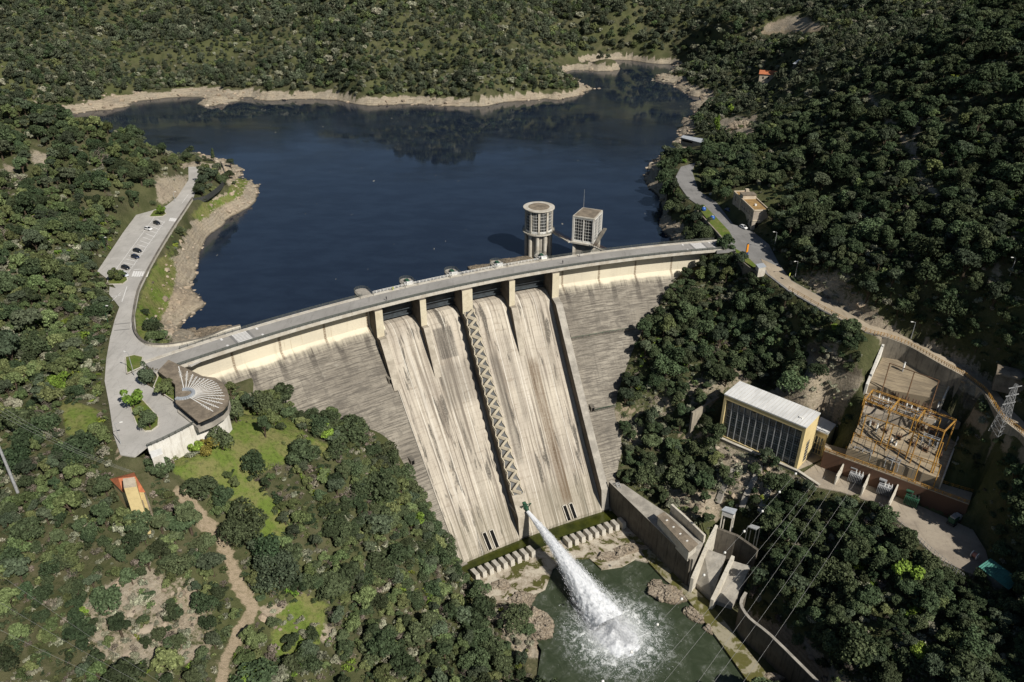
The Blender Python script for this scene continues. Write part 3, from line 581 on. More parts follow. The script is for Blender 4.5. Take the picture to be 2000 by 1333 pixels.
M['wet_concrete']=simple('wet_concrete',(0.30,0.27,0.20),(0.15,0.14,0.08),0.22,0.6,0.3,bump=0.3)

KX=[111.2,113.9,116.6,119.2,121.7]; KY=[1.1,1.25,1.35,1.0,0.6]
def thw(t0, r): return t0+float(np.interp(t0,KX,KY))*max(0.0,(419-r))/68.0
def DW(t0, r, z, off=0.0):
    a=math.radians(thw(t0,r)); return (DCX+r*math.cos(a)-off*math.sin(a), DCY+r*math.sin(a)+off*math.cos(a), z)
PIERS=[121.7,119.2,116.6,113.9,111.2]; PT=[1.5,1.25,2.2,1.25,1.5]
dam=empty('dam', D(116.5,425,0), 0, 'tall pale concrete gravity dam with four spillway chutes between the two wooded banks', 'dam')
def to_dam(o):
    o.parent=dam; o.matrix_parent_inverse=Matrix.Translation(-Vector(dam.location)); return o
def root_parent(o, root):
    o.parent=root; o.matrix_parent_inverse=Matrix.Translation(-Vector(root.location)); return o
def sweep(name, prof, t0, t1, n, mats, mi=None, wf=D):
    mb=MB(); mi=mi or [0]*(len(prof)-1); T=np.linspace(t0,t1,n)
    for k in range(len(prof)-1):
        P_=[[wf(t,prof[k+e][0],prof[k+e][1]) for t in T] for e in (0,1)]; U=[[math.radians(t)*419 for t in T]]*2; V=[[0]*n,[1]*n]
        mb.grid(P_,mi[k],U,V)
    for t,fl in ((t0,0),(t1,1)):
        ring=[wf(t,r,z) for r,z in prof[:-1]]; mb.quad(ring if fl else ring[::-1],mi[0])
    return mb.build(name,mats)
# wings
zs=[-0.9,-5.0,-9.95]+list(np.linspace(-12,-84,36))
def wing(t0,t1):
    mb=MB(); n=int(abs(t1-t0)/0.33)+2; T=np.linspace(t0,t1,n); P_=[];U=[];V=[]; v=0; pr=None
    for z in zs:
        r=r_wing(z)
        if pr: v+=math.hypot(r-pr[0],z-pr[1])
        pr=(r,z); P_.append([DW(t,r,z) for t in T]); U.append([math.radians(t)*419 for t in T]); V.append([v]*n)
    mb.grid(P_,0,U,V); return mb.build('wing_wall',M['wing'])
to_dam(wing(132.2,121.2)); to_dam(wing(110.95,100.3))
# spillway chutes
prof=[(430,-12.5),(427,-11.2),(424,-11.1),(421,-12.2),(418,-14.3),(415,-16.9),(412,-19.7)]+[(r,-12-(421-r)/SLOPE) for r in np.linspace(408,351.5,24)]+[(351.2,-78)]
for i in range(4):
    ta,tb=PIERS[i],PIERS[i+1]; T=np.linspace(ta,tb,16); mb=MB(); v=0; P_=[];U=[];V=[]
    for k,(r,z) in enumerate(prof):
        if k: v+=math.hypot(r-prof[k-1][0],z-prof[k-1][1])
        P_.append([DW(t,r,z) for t in T]); U.append([math.radians(t)*419+i*40 for t in T]); V.append([v]*16)
    mb.grid(P_,0,U,V); o=to_dam(mb.build('spillway_chute',M['chute'],smooth=False))
    mg=MB(); 
    for k in range(12):
        a=ta+(tb-ta)*k/12; c=ta+(tb-ta)*(k+1)/12
        mg.quad([D(c,427.6,-11.3),D(a,427.6,-11.3),D(a,426.4,-3.2),D(c,426.4,-3.2)],0)
    for h in (0.15,0.5,0.85): mg.bar(D(ta,426.4-h,-11+h*7.5),D(tb,426.4-h,-11+h*7.5),0.35,0.45,0)
    to_dam(mg.build('spillway_gate',M['gate']))
# sluice openings at the foot of the outer chutes
def on_chute(u,v):
    w=ray(u,v); t=150.0
    while t<700:
        p=np.array([w[0]*t,w[1]*t,CAM_H+w[2]*t])
        if polar(p[0],p[1])[1]>=421-SLOPE*(-p[2]-12): return p
        t+=0.2
for (a,b_) in (((944,1041),(954,1076)),((958,1036),(968,1071)),((1101,988),(1109,1018)),((1113,984),(1122,1013))):
    p=on_chute(*a); q=on_chute(*b_); d=(q-p); nrm=Vector((0,0,1)); th,_=polar(p[0],p[1]); a_=math.radians(th); rad=Vector((math.cos(a_),math.sin(a_),0)); tan=Vector((-math.sin(a_),math.cos(a_),0))
    n_=(-rad+Vector((0,0,SLOPE))).normalized(); P0=Vector(p)+n_*0.4; P1=Vector(q)+n_*0.4; h=(P1-P0); h=h-tan*h.dot(tan); hw=0.62
    mb=MB(); mb.quad([P0-tan*hw,P0+tan*hw,P0+tan*hw+h,P0-tan*hw+h],0)
    for s in (-1,1): mb.bar(P0+tan*(hw+0.18)*s,P0+tan*(hw+0.18)*s+h,0.3,0.5,1)
    mb.bar(P0-tan*hw,P0+tan*hw,0.3,0.5,1); to_dam(mb.build('sluice_opening',[M['dark_hole'],M['concrete_pale']]))
# dark gallery doors on the wings
for (u,v) in ((760,742),(803,900),(848,1049),(1109,657),(1155,797)):
    p=on_wing(u,v); th,_=polar(p[0],p[1]); a_=math.radians(th); rad=Vector((math.cos(a_),math.sin(a_),0)); tan=Vector((-math.sin(a_),math.cos(a_),0)); mb=MB(); c=Vector(p)
    mb.faces([c+tan*x*0.8+rad*y-Vector((0,0,1))*z for x in (-1,1) for y,z in ((-1.6,0.9),(1.0,0.9),(1.0,-1.4),(-1.6,-1.1))],[(0,1,2,3),(7,6,5,4),(0,3,7,4),(3,2,6,7),(0,4,5,1)],0)
    mb.faces([c+tan*x*0.55+rad*y-Vector((0,0,1))*z for x in (-1,1) for y,z in ((-1.63,0.8),(-1.63,-1.0))],[(0,1,3,2)],1)
    to_dam(mb.build('gallery_door',[M['concrete_dark'],M['dark_hole']]))
# inspection walkways on the right wing
for (a,b_) in (((1110,662),(1240,640)),((1160,800),(1200,788))):
    mb=MB(); n=10; pp=[Vector(on_wing(a[0]+(b_[0]-a[0])*k/n,a[1]+(b_[1]-a[1])*k/n)) for k in range(n+1)]; z0=pp[0].z
    for k in range(n):
        t0,_=polar(pp[k].x,pp[k].y); t1,_=polar(pp[k+1].x,pp[k+1].y); r=r_wing(z0); A=D(t0,r,z0);B=D(t1,r,z0); mb.bar(D(t0,r-0.2,z0-0.2),D(t1,r-0.2,z0-0.2),1.6,0.35,0)
        mb.bar(D(t0,r-1.0,z0+0.9),D(t1,r-1.0,z0+0.9),0.12,0.12,1); mb.bar(D(t0,r-1.0,z0),D(t0,r-1.0,z0+0.9),0.1,0.1,1)
    to_dam(mb.build('inspection_walkway',[M['concrete_dark'],M['green_metal']]))
# piers
for i,(t,hw) in enumerate(zip(PIERS,PT)):
    wl=lambda r: W_PIER-(421-r)/SLOPE
    if i in (0,1,3): down=[(417.5,-12.2),(414.5,wl(414.5)-1.2),(411.5,wl(411.5)-2.0),(408.5,wl(408.5)-3.3),(405.5,wl(405.5)-5.0),(402.5,wl(402.5)-7.05)]
    else: down=[(417.5,-12.2)]+[(r,wl(r)) for r in np.linspace(412,353,14)]+[(351.4,-72)]
    top=[(430,-1.0),(417.5,-1.0)]+down
    mb=MB(); L=[];R_=[]
    for (r,z) in top: L.append(DW(t,r,z,hw)); R_.append(DW(t,r,z,-hw))
    bot=lambda p,z: (p[0],p[1],z)
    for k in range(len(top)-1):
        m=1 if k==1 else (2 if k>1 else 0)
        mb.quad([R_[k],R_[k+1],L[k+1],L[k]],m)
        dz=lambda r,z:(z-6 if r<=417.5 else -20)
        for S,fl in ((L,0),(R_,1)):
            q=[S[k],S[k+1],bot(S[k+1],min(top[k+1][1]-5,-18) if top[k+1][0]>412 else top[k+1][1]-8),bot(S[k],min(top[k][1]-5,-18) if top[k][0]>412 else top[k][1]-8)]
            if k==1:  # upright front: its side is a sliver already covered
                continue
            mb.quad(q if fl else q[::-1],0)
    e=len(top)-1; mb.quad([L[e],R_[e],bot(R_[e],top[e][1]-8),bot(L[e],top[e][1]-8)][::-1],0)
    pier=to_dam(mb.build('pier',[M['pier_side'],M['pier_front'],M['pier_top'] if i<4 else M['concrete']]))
    # rounded upstream nose with platform, rail and hoist
    c=Vector(D(t,434.6,0)); mb=MB(); a_=math.radians(t); out=[]
    for k in range(13):
        b_=a_-math.pi/2+math.pi*k/12; out.append((c.x+2.7*math.cos(b_),c.y+2.7*math.sin(b_)))
    e1=D(t,428.5,0); ta=Vector((-math.sin(a_),math.cos(a_))); out+= [(e1[0]+ta.x*2.7,e1[1]+ta.y*2.7),(e1[0]-ta.x*2.7,e1[1]-ta.y*2.7)]
    mb.prism(out,-32,0.12,0); np_=mb.build('nose_platform',M['concrete']); np_.parent=pier; np_.matrix_parent_inverse=Matrix.Identity(4)
    mb=MB(); rl=out[:13]+[out[13]]; rl=[out[14]]+rl
    for h in (0.55,1.05):
        for k in range(len(rl)-1): mb.bar((*rl[k],h+0.1),(*rl[k+1],h+0.1),0.09)
    for q in rl: mb.bar((*q,0.1),(*q,1.15),0.09)
    mb.build('nose_railing',M['rail'],pier)
    if i>0:
        mb=MB(); cc=D(t,433.4,0.12); mb.box(cc,(2.4,1.4,1.0),a_,0); mb.box(D(t,431.0,0.12),(1.6,2.6,0.7),a_,1); mb.tube([D(t+0.25,432.2,0.5),D(t-0.25,432.2,0.5)],0.4,8,2); mb.box(D(t+0.12,430.9,0.8),(0.8,0.6,0.5),a_,1)
        mb.build('gate_hoist',[M['green_metal'],M['white'],M['metal_grey']],pier)
    if i==2:
        # zig-zag stair on the middle wall
        mb=MB(); ms=MB(); N=36; rs=np.linspace(415.5,359,N+1)
        lift=0.35
        Pz=[Vector(DW(t,r,wl(r)+lift,1.5 if k%2 else -1.5)) for k,r in enumerate(rs)]; up=Vector((0,0,1))
        for k in range(N):
            a,b_=Pz[k],Pz[k+1]; d=(b_-a).normalized(); sd_=d.cross(up).normalized(); ms.bar(a,b_,1.35,0.5,0)
            dn=Vector(DW(t,rs[k+1]-3,0,0))-Vector(DW(t,rs[k+1],0,0)); sg=1 if sd_.dot(dn)>0 else -1
            mb.bar(a+sd_*0.72*sg+up*0.55,b_+sd_*0.72*sg+up*0.55,0.30,1.3,0)
            for q_ in range(1,8): p_=a.lerp(b_,q_/8); ms.bar(p_-sd_*0.6+up*0.27,p_+sd_*0.6+up*0.27,0.16,0.14,1)
            ms.bar(DW(t,rs[k],wl(rs[k])+.1,0),DW(t,rs[k+1],wl(rs[k+1])+.1,0),4.3,.14,1)  # dark slab added under the flights for the shade inside the zig-zag
        for s in (-1,1):
            for k in range(N):
                o0=2.35 if ((k%2==1)==(s>0)) else 1.75; o1=2.35 if (((k+1)%2==1)==(s>0)) else 1.75; mb.bar(DW(t,rs[k],wl(rs[k])+.4,s*o0),DW(t,rs[k+1],wl(rs[k+1])+.4,s*o1),0.3,1.0,0)
        st=ms.build('stair_flight',[M['concrete_dark'],M['metal_dark']],pier); mb.build('stair_parapet',M['cream_line'],st)
        # valve house and outlet valve at its foot
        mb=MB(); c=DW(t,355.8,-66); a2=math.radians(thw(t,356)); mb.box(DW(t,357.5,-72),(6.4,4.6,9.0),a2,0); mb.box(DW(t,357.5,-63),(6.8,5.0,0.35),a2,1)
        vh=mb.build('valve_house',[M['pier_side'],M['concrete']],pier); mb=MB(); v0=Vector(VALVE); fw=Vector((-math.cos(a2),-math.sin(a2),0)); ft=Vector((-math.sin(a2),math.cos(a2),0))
        mb.tube([v0-fw*3.2+Vector((0,0,1.2)),v0-fw*0.6+Vector((0,0,0.15)),v0+fw*0.3-Vector((0,0,0.2))],[.75,.7,.5],14,0); mb.tube([v0-fw*1.4+Vector((0,0,0.2)),v0-fw*1.0+Vector((0,0,0.1))],1.0,14,0)
        for s in (-1,1): mb.bar(v0-fw*2.6+ft*1.6*s+Vector((0,0,-1)),v0-fw*0.6+ft*1.6*s+Vector((0,0,2.2)),0.3,0.3,0)
        mb.bar(v0-fw*0.6-ft*1.7+Vector((0,0,2.2)),v0-fw*0.6+ft*1.7+Vector((0,0,2.2)),0.25,0.25,0); mb.box(v0-fw*2.0+Vector((0,0,.9)),(1.0,1.1,0.6),a2,0)
        mb.build('outlet_valve',M['green_metal'],vh)
# crest road
deck=sweep('road_deck',[(419,-1.0),(419,0.18),(420.5,0.18),(420.5,0.0),(428.6,0.0),(428.6,0.18),(430.2,0.18),(430.2,-1.0),(419,-1.0)],132.6,100.3,150,[M['concrete_pale'],M['asphalt_deck']],[0,0,0,1,0,0,0,0]); to_dam(deck)
def rail_line(name,r,z,t0,t1,step,mat,rails=(0.5,0.8,1.1),w=0.09):
    mb=MB(); n=int(abs(t1-t0)/step); T=np.linspace(t0,t1,n+1)
    for k in range(n):
        for h in rails: mb.bar(D(T[k],r,z+h),D(T[k+1],r,z+h),w,w)
    for tt in T: mb.bar(D(tt,r,z),D(tt,r,z+rails[-1]),0.14,0.14)
    return to_dam(mb.build(name,mat))
rail_line('downstream_railing',419.25,0.18,132.3,100.5,0.34,M['rail'],(0.35,0.7,1.05),0.17)
rail_line('upstream_railing',430.0,0.18,131.0,121.9,0.34,M['rail']); rail_line('upstream_railing',430.0,0.18,121.3,111.6,0.2,M['white'],(0.5,0.95),0.12); rail_line('upstream_railing',430.0,0.18,111.0,100.5,0.34,M['rail'])
mb=MB()  # service pipe and kerb line inside the downstream rail
T=np.linspace(132.3,100.5,120); mb.tube([D(t,420.75,0.22) for t in T],0.14,5,0); to_dam(mb.build('service_pipe',M['rail']))
for t in list(np.linspace(131.5,122.3,24))+list(np.linspace(110.7,101,26)):
    mb=MB(); mb.bar(D(t,423.9,-2.0),D(t,419.6,-1.05),0.3,0.35); to_dam(mb.build('deck_bracket',M['concrete_pale']))
# raised crossings on the crest road
for t in (128.35,101.75):
    mb=MB(); w=0.34
    mb.quad([D(t+w+.13,420.6,0.02),D(t+w,420.6,0.02),D(t+w,428.5,0.02),D(t+w+.13,428.5,0.02)][::-1],1); mb.quad([D(t-w,420.6,0.02),D(t-w-.13,420.6,0.02),D(t-w-.13,428.5,0.02),D(t-w,428.5,0.02)][::-1],1)
    for k in range(8):
        r=420.9+k*0.97; mb.quad([D(t+w,r,0.03),D(t-w,r,0.03),D(t-w,r+0.62,0.03),D(t+w,r+0.62,0.03)][::-1],0)
    for s in (-1,1):
        for r in (421.2,426.9): mb.quad([D(t+s*0.85+.05,r,0.03),D(t+s*0.85-.05,r,0.03),D(t+s*0.85-.05,r+1.6,0.03),D(t+s*0.85+.05,r+1.6,0.03)][::-1],0)
    to_dam(mb.build('pedestrian_crossing',[M['line'],M['asphalt_grey']]))
# stilling pool, apron and baffle blocks
mb=MB(); T=np.linspace(123.2,111.6,24); mb.grid([[D(t,r,-72.7) for t in T] for r in (352.5,344.6)],0); tag(mb.build('stilling_pool',M['moss_water']),kind='structure')
apr=[at(u,v,-73.0) for u,v in ((905,1118),(960,1098),(1050,1066),(1120,1042),(1215,1008),(1240,1042),(1268,1080),(1272,1100),(1240,1092),(1215,1106),(1175,1112),(1150,1090),(1110,1092),(1080,1110),(1065,1150),(1030,1168),(1000,1176),(960,1172),(935,1150))]
def apron_mat():
    b=NB("river_apron"); o=b.tc.outputs['Object']; n1=b.noise(o,0.22,5,0.65,0.6); n2=b.noise(o,1.2,5,0.7)
    c=b.mix(b.ramp(n1,0.42,0.50),(0.48,0.43,0.34),(0.34,0.29,0.22)); c=b.mix(b.ramp(n1,0.53,0.56),c,(0.075,0.075,0.018)); c=b.mix(b.ramp(n2,0.55,0.75,0,0.6),c,(0.14,0.12,0.07)); b.bump(n2,0.6,0.3); return b.done(c,0.7,0.3)
M['apron']=apron_mat()
tag(flat_mesh('concrete_apron',[(p[0],p[1]) for p in apr],-72.95,M['apron'],thick=1.2),kind='structure')
def baffle(u,v,label,g,first=[None]):
    p=at(u,v,-72.9); th,_=polar(p[0],p[1]); 
    if first[0] is None:
        mb=MB(); mb.faces([(x,y,z) for x,y,z in ((-2.3,-0.85,0),(2.3,-0.85,0),(2.3,0.85,0),(-2.3,0.85,0),(-2.1,-0.8,1.9),(2.0,-0.8,2.6),(2.0,0.8,2.6),(-2.1,0.8,1.9))],[(4,5,6,7),(0,1,5,4),(1,2,6,5),(2,3,7,6),(3,0,4,7)],0)
        o=mb.build('baffle_block',M['concrete_pale'],bevel=0.08); first[0]=o
    else: o=first[0].copy(); COL.objects.link(o)
    o.location=p; o.rotation_euler=(0,0,math.radians(th)+math.pi); o["label"]=label; o["category"]="concrete block"; o["group"]=g; return o
for k in range(9): baffle(928+13.6*k,1126-5.6*k,'pale concrete baffle block in the row left of the water jet','baffle blocks left of the jet')
for k in range(9): baffle(1108+13.2*k,1062-4.6*k,'pale concrete baffle block in the row right of the water jet','baffle blocks right of the jet')
# ------------------------------------------------------------------ roads and yards
def sheet(name, poly, level, mat, top=0.0, thick=0.5):
    o=flat_mesh(name,[(p[0],p[1]) for p in poly],0,mat,thick=thick,zf=level,top=top); return tag(o,kind='structure')
sheet('lakeside_road',ROAD_LEFT,left_level,M['asphalt'],-0.03)
sheet('hillside_road',ROAD_RIGHT,right_level,M['asphalt_grey'],-0.035)
_low=W([(1486,506),(1522,522),(1546,549),(1620,591)]+LANE_FAR+LANE_NEAR+[(1610,605),(1541,564),(1500,532)],z_right)
sheet('gravel_lane',_low,right_level,M['dirt_road'],0.02,0.2)
sheet('courtyard',YARD,const(-47.0),M['yard'],0.0,0.5); sheet('station_terrace',YARD2,const(-47.0),M['yard'],-0.02,0.5)
def kerbed_lawn(name, px, z):
    P=[at(u,v,z) for u,v in px]; o=flat_mesh(name,[(p[0],p[1]) for p in P],z,M['grass'],thick=0.3,top=0.14); tag(o,kind='structure')
    mb=MB(); n=len(P)
    for i in range(n): mb.bar(Vector(P[i])+Vector((0,0,.08)),Vector(P[(i+1)%n])+Vector((0,0,.08)),0.3,0.22)
    k=mb.build('kerb',M['concrete_pale'],o); return o
kerbed_lawn('lawn_island',[(245,698),(262,694),(279,698),(275,718),(248,730)],-0.2)
kerbed_lawn('lawn_island',[(246,762),(258,752),(270,772),(292,796),(310,816),(309,832),(296,842),(283,843),(268,832),(258,806)],-1.5)
kerbed_lawn('lawn_island',[(209,556),(214,536),(235,527),(247,536),(249,548),(240,555)],0)
kerbed_lawn('lawn_island',[(292,424),(300,412),(318,408),(325,418),(318,423)],0)
kerbed_lawn('lawn_island',[(300,757),(312,728),(342,750),(343,786)],-1.0)
# painted markings (one object per kind: worn paint on the carriageway)
mb=MB(); 
def stripe(a,b,w,z=0.012):
    A=Vector(at(*a,0)); B=Vector(at(*b,0)); A.z=float(left_level(A.x,A.y)); B.z=float(left_level(B.x,B.y)); d=(B-A); d.z=0; d.normalize(); s=Vector((-d.y,d.x,0))*w/2; up=Vector((0,0,z)); mb.quad([A-s+up,B-s+up,B+s+up,A+s+up])
A0,B0=np.array((304,428)),np.array((217,542)); A1,B1=np.array((322,436)),np.array((244,546))
for k in range(16):
    f=k/16.0; stripe(A0+(B0-A0)*f+(2,0),A1+(B1-A1)*f,0.30)
stripe((322,432),(250,534),0.2); stripe((302,424),(218,538),0.2)
tag(mb.build('parking_bay_markings',M['line']),kind='structure')
for (a,b,n,d) in (((331,426),(347,428),6,(3.0,6.0)),((259,530),(286,531),7,(3.4,10.5))):
    mb=MB()
    for k in range(n):
        f=k/(n-1.0); u=a[0]+(b[0]-a[0])*f; v=a[1]+(b[1]-a[1])*f; stripe((u+d[0],v),(u-0.2,v+d[1]),0.75)
    tag(mb.build('zebra_crossing',M['line']),kind='structure')
mb=MB()
for a,b,w in (((262,527),(276,526),.4),((275,541),(286,540),.35),((360,391),(368,380),.2),((355,398),(360,391),.2),((248,560),(238,590),.25),((217,580),(237,577),.3),((219,588),(236,572),.2),((258,627),(255,640),.15)): stripe(a,b,w)
tag(mb.build('lane_markings',M['line']),kind='structure')
mb=MB()
for a,b in (((224,634),(254,631)),((223,646),(253,643))): stripe(a,b,0.55,0.02)
tag(mb.build('speed_bump',M['asphalt_grey']),kind='structure')

# ------------------------------------------------------------------ walls
def wall(name, pts, h, depth, w, mat, label, cat='wall', cap=None, batter=0.0):
    """pts: top line (x,y,z); goes depth below and h above"""
    mb=MB(); n=len(pts); P=[Vector(p) for p in pts]; off=[]
    for i in range(n):
        d=P[min(i+1,n-1)]-P[max(i-1,0)]; d.z=0; d.normalize(); off.append(Vector((-d.y,d.x,0)))
    U=[0]
    for i in range(1,n): U.append(U[-1]+(P[i]-P[i-1]).length)
    a=[P[i]+off[i]*w/2+Vector((0,0,h)) for i in range(n)]; b=[P[i]-off[i]*w/2+Vector((0,0,h)) for i in range(n)]
    a0=[P[i]+off[i]*(w/2+batter)+Vector((0,0,-depth)) for i in range(n)]; b0=[P[i]-off[i]*(w/2+batter)+Vector((0,0,-depth)) for i in range(n)]
    for r0,r1,v0,v1 in ((a,b,0,w),(b,b0,0,depth),(a0,a,depth,0)): mb.grid([r0,r1],0,[U,U],[[v0]*n,[v1]*n])
    mb.quad([a[0],a0[0],b0[0],b[0]]); mb.quad([b[-1],b0[-1],a0[-1],a[-1]])
    o=mb.build(name,mat); tag(o,label,cat)
    if cap:
        mc=MB()
        for i in range(n-1): mc.bar(P[i]+Vector((0,0,h+0.1)),P[i+1]+Vector((0,0,h+0.1)),w+0.25,0.2)
        mc.build('coping',cap,o)
    return o
def stained_wall(name,c,c2,c3):
    b=NB(name); uv=uvs(b); n1=b.noise(b.mapv(uv,(0.12,0.12,1)),1,5,0.65); st=b.noise(b.mapv(uv,(0.9,0.10,1)),1,5,0.7); f=b.noise(b.mapv(uv,(1.3,1.3,1)),1,5,0.7)
    g=b.mix(b.ramp(n1,0.35,0.65),c,c2); g=b.mix(b.ramp(st,0.46,0.70,0,0.85),g,c3); g=b.mix(b.ramp(f,0.55,0.75,0,0.4),g,c2); b.bump(f,0.4,0.15); return b.done(g,0.92,0.15)
M['wall_stained']=stained_wall('stained_concrete',(0.34,0.30,0.235),(0.22,0.19,0.15),(0.085,0.075,0.06))
M['wall_pale']=stained_wall('pale_rendered_wall',(0.60,0.56,0.47),(0.50,0.46,0.38),(0.33,0.29,0.23))
M['wall_white']=stained_wall('white_rendered_wall',(0.72,0.70,0.64),(0.60,0.57,0.50),(0.40,0.37,0.31))
EDGE=[(470,640),(440,648),(400,664),(340,676),(300,677),(280,670),(267,656),(262,640),(262,615),(270,572),(284,542),(298,515),(320,477),(340,445),(358,418),(377,389)]
def smooth_line(P,n=4):
    out=[]; P=[Vector(p) for p in P]
    for i in range(len(P)-1):
        p0=P[max(i-1,0)];p1=P[i];p2=P[i+1];p3=P[min(i+2,len(P)-1)]
        for k in range(n):
            t=k/n; out.append(0.5*((2*p1)+(p2-p0)*t+(2*p0-5*p1+4*p2-p3)*t*t+(3*p1-p0-3*p2+p3)*t**3))
    out.append(P[-1]); return out
w_=wall('road_parapet',smooth_line([at(u,v,0) for u,v in EDGE],3),0.95,6.5,0.45,M['wall_pale'],'long curved pale parapet wall between the lakeside road and the grassy bank','wall',cap=M['concrete_dark'])
wall('low_kerb_wall',smooth_line([at(u,v,0.2) for u,v in ((377,390),(400,386),(415,376),(432,362),(439,345),(436,328),(431,318))],3),0.7,2,0.35,M['metal_dark'],'dark low wall curving round the tree-planted end of the lakeside road')
# ------------------------------------------------------------------ cars
def car_paint(n,c,r=0.25):
    b=NB(n); return b.done((*c,1) if len(c)==3 else c,r,0.6)
M['car_dark']=car_paint('dark_car_paint',(0.012,0.014,0.02)); M['car_navy']=car_paint('navy_car_paint',(0.012,0.02,0.05)); M['car_white']=car_paint('white_car_paint',(0.75,0.75,0.74)); M['car_blue']=car_paint('blue_car_paint',(0.02,0.05,0.14)); M['car_silver']=car_paint('silver_car_paint',(0.55,0.58,0.62))
def make_car(x,y,z,rz,paint,label,hatch=True):
    root=empty('parked_car',(x,y,z),rz,label,'car')
    L,Wd=4.3,1.8; sec=[(-2.15,.35,.62),(-2.05,.3,.86),(-1.3,.28,.93),(0.9,.28,.92),(1.7,.28,.80),(2.12,.32,.62),(2.15,.4,.5)]
    mb=MB(); P_=[]
    for (xx,z0,z1) in sec:
        k=0.86 if abs(xx)>2.0 else 1.0; w=Wd/2*k; P_.append([(xx,-w,z0),(xx,-w,(z0+z1)/2),(xx,-w*0.93,z1),(xx,w*0.93,z1),(xx,w,(z0+z1)/2),(xx,w,z0)])
    mb.grid(P_); mb.quad(P_[0]); mb.quad(P_[-1][::-1]); mb.build('body',paint,root,smooth=False,bevel=0.05)
    mb=MB(); roof=[(-1.55 if hatch else -1.15,1.40),(0.2,1.46)]; base=[(-2.0 if hatch else -1.75,.90),(1.15,.90)]
    vb=[(base[0][0],-.80,.9),(base[1][0],-.80,.9),(base[1][0],.80,.9),(base[0][0],.80,.9)]; vt=[(roof[0][0],-.60,1.42),(roof[1][0],-.60,1.46),(roof[1][0],.60,1.46),(roof[0][0],.60,1.42)]
    mb.faces(vb+vt,[(0,1,5,4),(1,2,6,5),(2,3,7,6),(3,0,4,7)],0); mb.build('windows',M['glass_dark'],root)
    mb=MB(); mb.faces([(a,b_,c+.03) for a,b_,c in vt]+[(a,b_,c-.02) for a,b_,c in vt],[(0,1,2,3),(0,4,5,1),(1,5,6,2),(2,6,7,3),(3,7,4,0)],0)
    for i in range(4): mb.bar(vb[i],vt[i],0.09)
    mb.build('roof',paint,root)
    for sx in (-1.3,1.35):
        for sy in (-.85,.85):
            mw=MB(); mw.tube([(sx,sy-.1,.32),(sx,sy+.1,.32)],.32,12); mw.build('wheel',M['tyre'],root)
    for sy in (-.6,.6):
        mh=MB(); mh.box((2.1,sy,.55),(.14,.35,.14)); mh.build('headlight',M['white'],root)
    return root
def car_px(u,v,du,dv,paint,label,lev=left_level,hatch=True):
    p=at(u,v,0); q=at(u+du,v+dv,0); return make_car(p[0],p[1],float(lev(p[0],p[1]))+0.0,math.atan2(q[1]-p[1],q[0]-p[0]),paint,label,hatch)
car_px(307,438,10,4,M['car_dark'],'black car parked alone at the far end of the bays beside the small tree island')
car_px(290,449,10,2.5,M['car_white'],'white car in the marked parking bays above the lake')
car_px(269,492,10,2.5,M['car_dark'],'black car, farther of the two parked close together halfway along the bays')
car_px(265,504,10,3.5,M['car_navy'],'dark navy car, nearer of the two parked close together halfway along the bays')
car_px(246,525,10,3.5,M['car_dark'],'dark car parked just beyond the pale-roofed car by the bushy island')
car_px(244,539,9,5,M['car_silver'],'silver-blue car half hidden by the bushes at the near end of the bays')
car_px(1423,413,9,4,M['car_blue'],'dark blue car parked in the shade beside the flat-roofed roadside building',right_level)
car_px(1452,446,8,4,M['car_white'],'white van-like car parked in the sun at the corner of the flat-roofed building',right_level)
# ------------------------------------------------------------------ people on the crest
def person(u,v,z,label,col,rz=0,lean=0.0):
    p=at(u,v,z); o=empty('person',p,rz,label,'person')
    V=[(0,0,.92),(0,0,1.2),(0,0.0,1.42),(0,0.01,1.52),(0,.03,1.66),(.18,0,1.40),(.25,.03,1.12),(.24,.14,.92),(-.18,0,1.40),(-.25,.02,1.12),(-.24,.1,.92),(.1,0,.88),(.11,.08+lean,.48),(.11,.04,.06),(.11,.18,.03),(-.1,0,.88),(-.11,-.06-lean,.48),(-.11,-.1,.06),(-.11,.04,.03)]
    E_=[(0,1),(1,2),(2,3),(3,4),(2,5),(5,6),(6,7),(2,8),(8,9),(9,10),(0,11),(11,12),(12,13),(13,14),(0,15),(15,16),(16,17),(17,18)]
    R=[.15,.15,.13,.06,.12,.075,.055,.04,.075,.055,.04,.10,.075,.05,.04,.10,.075,.05,.04]
    me=bpy.data.meshes.new('body'); me.from_pydata(V,E_,[]); ob=link(bpy.data.objects.new('body',me),o); sk=ob.modifiers.new('skin','SKIN')
    for i,r in enumerate(R): me.skin_vertices[0].data[i].radius=(r,r)
    me.skin_vertices[0].data[0].use_root=True; ss=ob.modifiers.new('sub','SUBSURF'); ss.levels=1; ss.render_levels=2; me.materials.append(col)
    mb=MB(); mb.lathe([(.001,.13),(.08,.10),(.115,.02),(.10,-.05)],(0,.01,1.68),10); mb.build('hair',M['metal_dark'],o)
    return o
M['cloth_dark']=simple('dark_clothes',(0.03,0.03,0.04)); M['cloth_hi']=simple('yellow_vest',(0.55,0.60,0.10)); M['cloth_red']=simple('grey_clothes',(0.16,0.15,0.16))
person(768,568,0,'person in a yellow-green vest walking along the upstream side of the crest road',M['cloth_hi'],0.4,.05)
person(755,587,0.18,'dark-clothed person at the downstream railing left of the first spillway bay',M['cloth_dark'],2.6)
person(1099,516,0.18,'dark-clothed person at the downstream railing near the square tower',M['cloth_dark'],-0.6)
person(1132,502,0,'grey-clothed person in the middle of the crest road near the square tower',M['cloth_red'],1.2,.06)
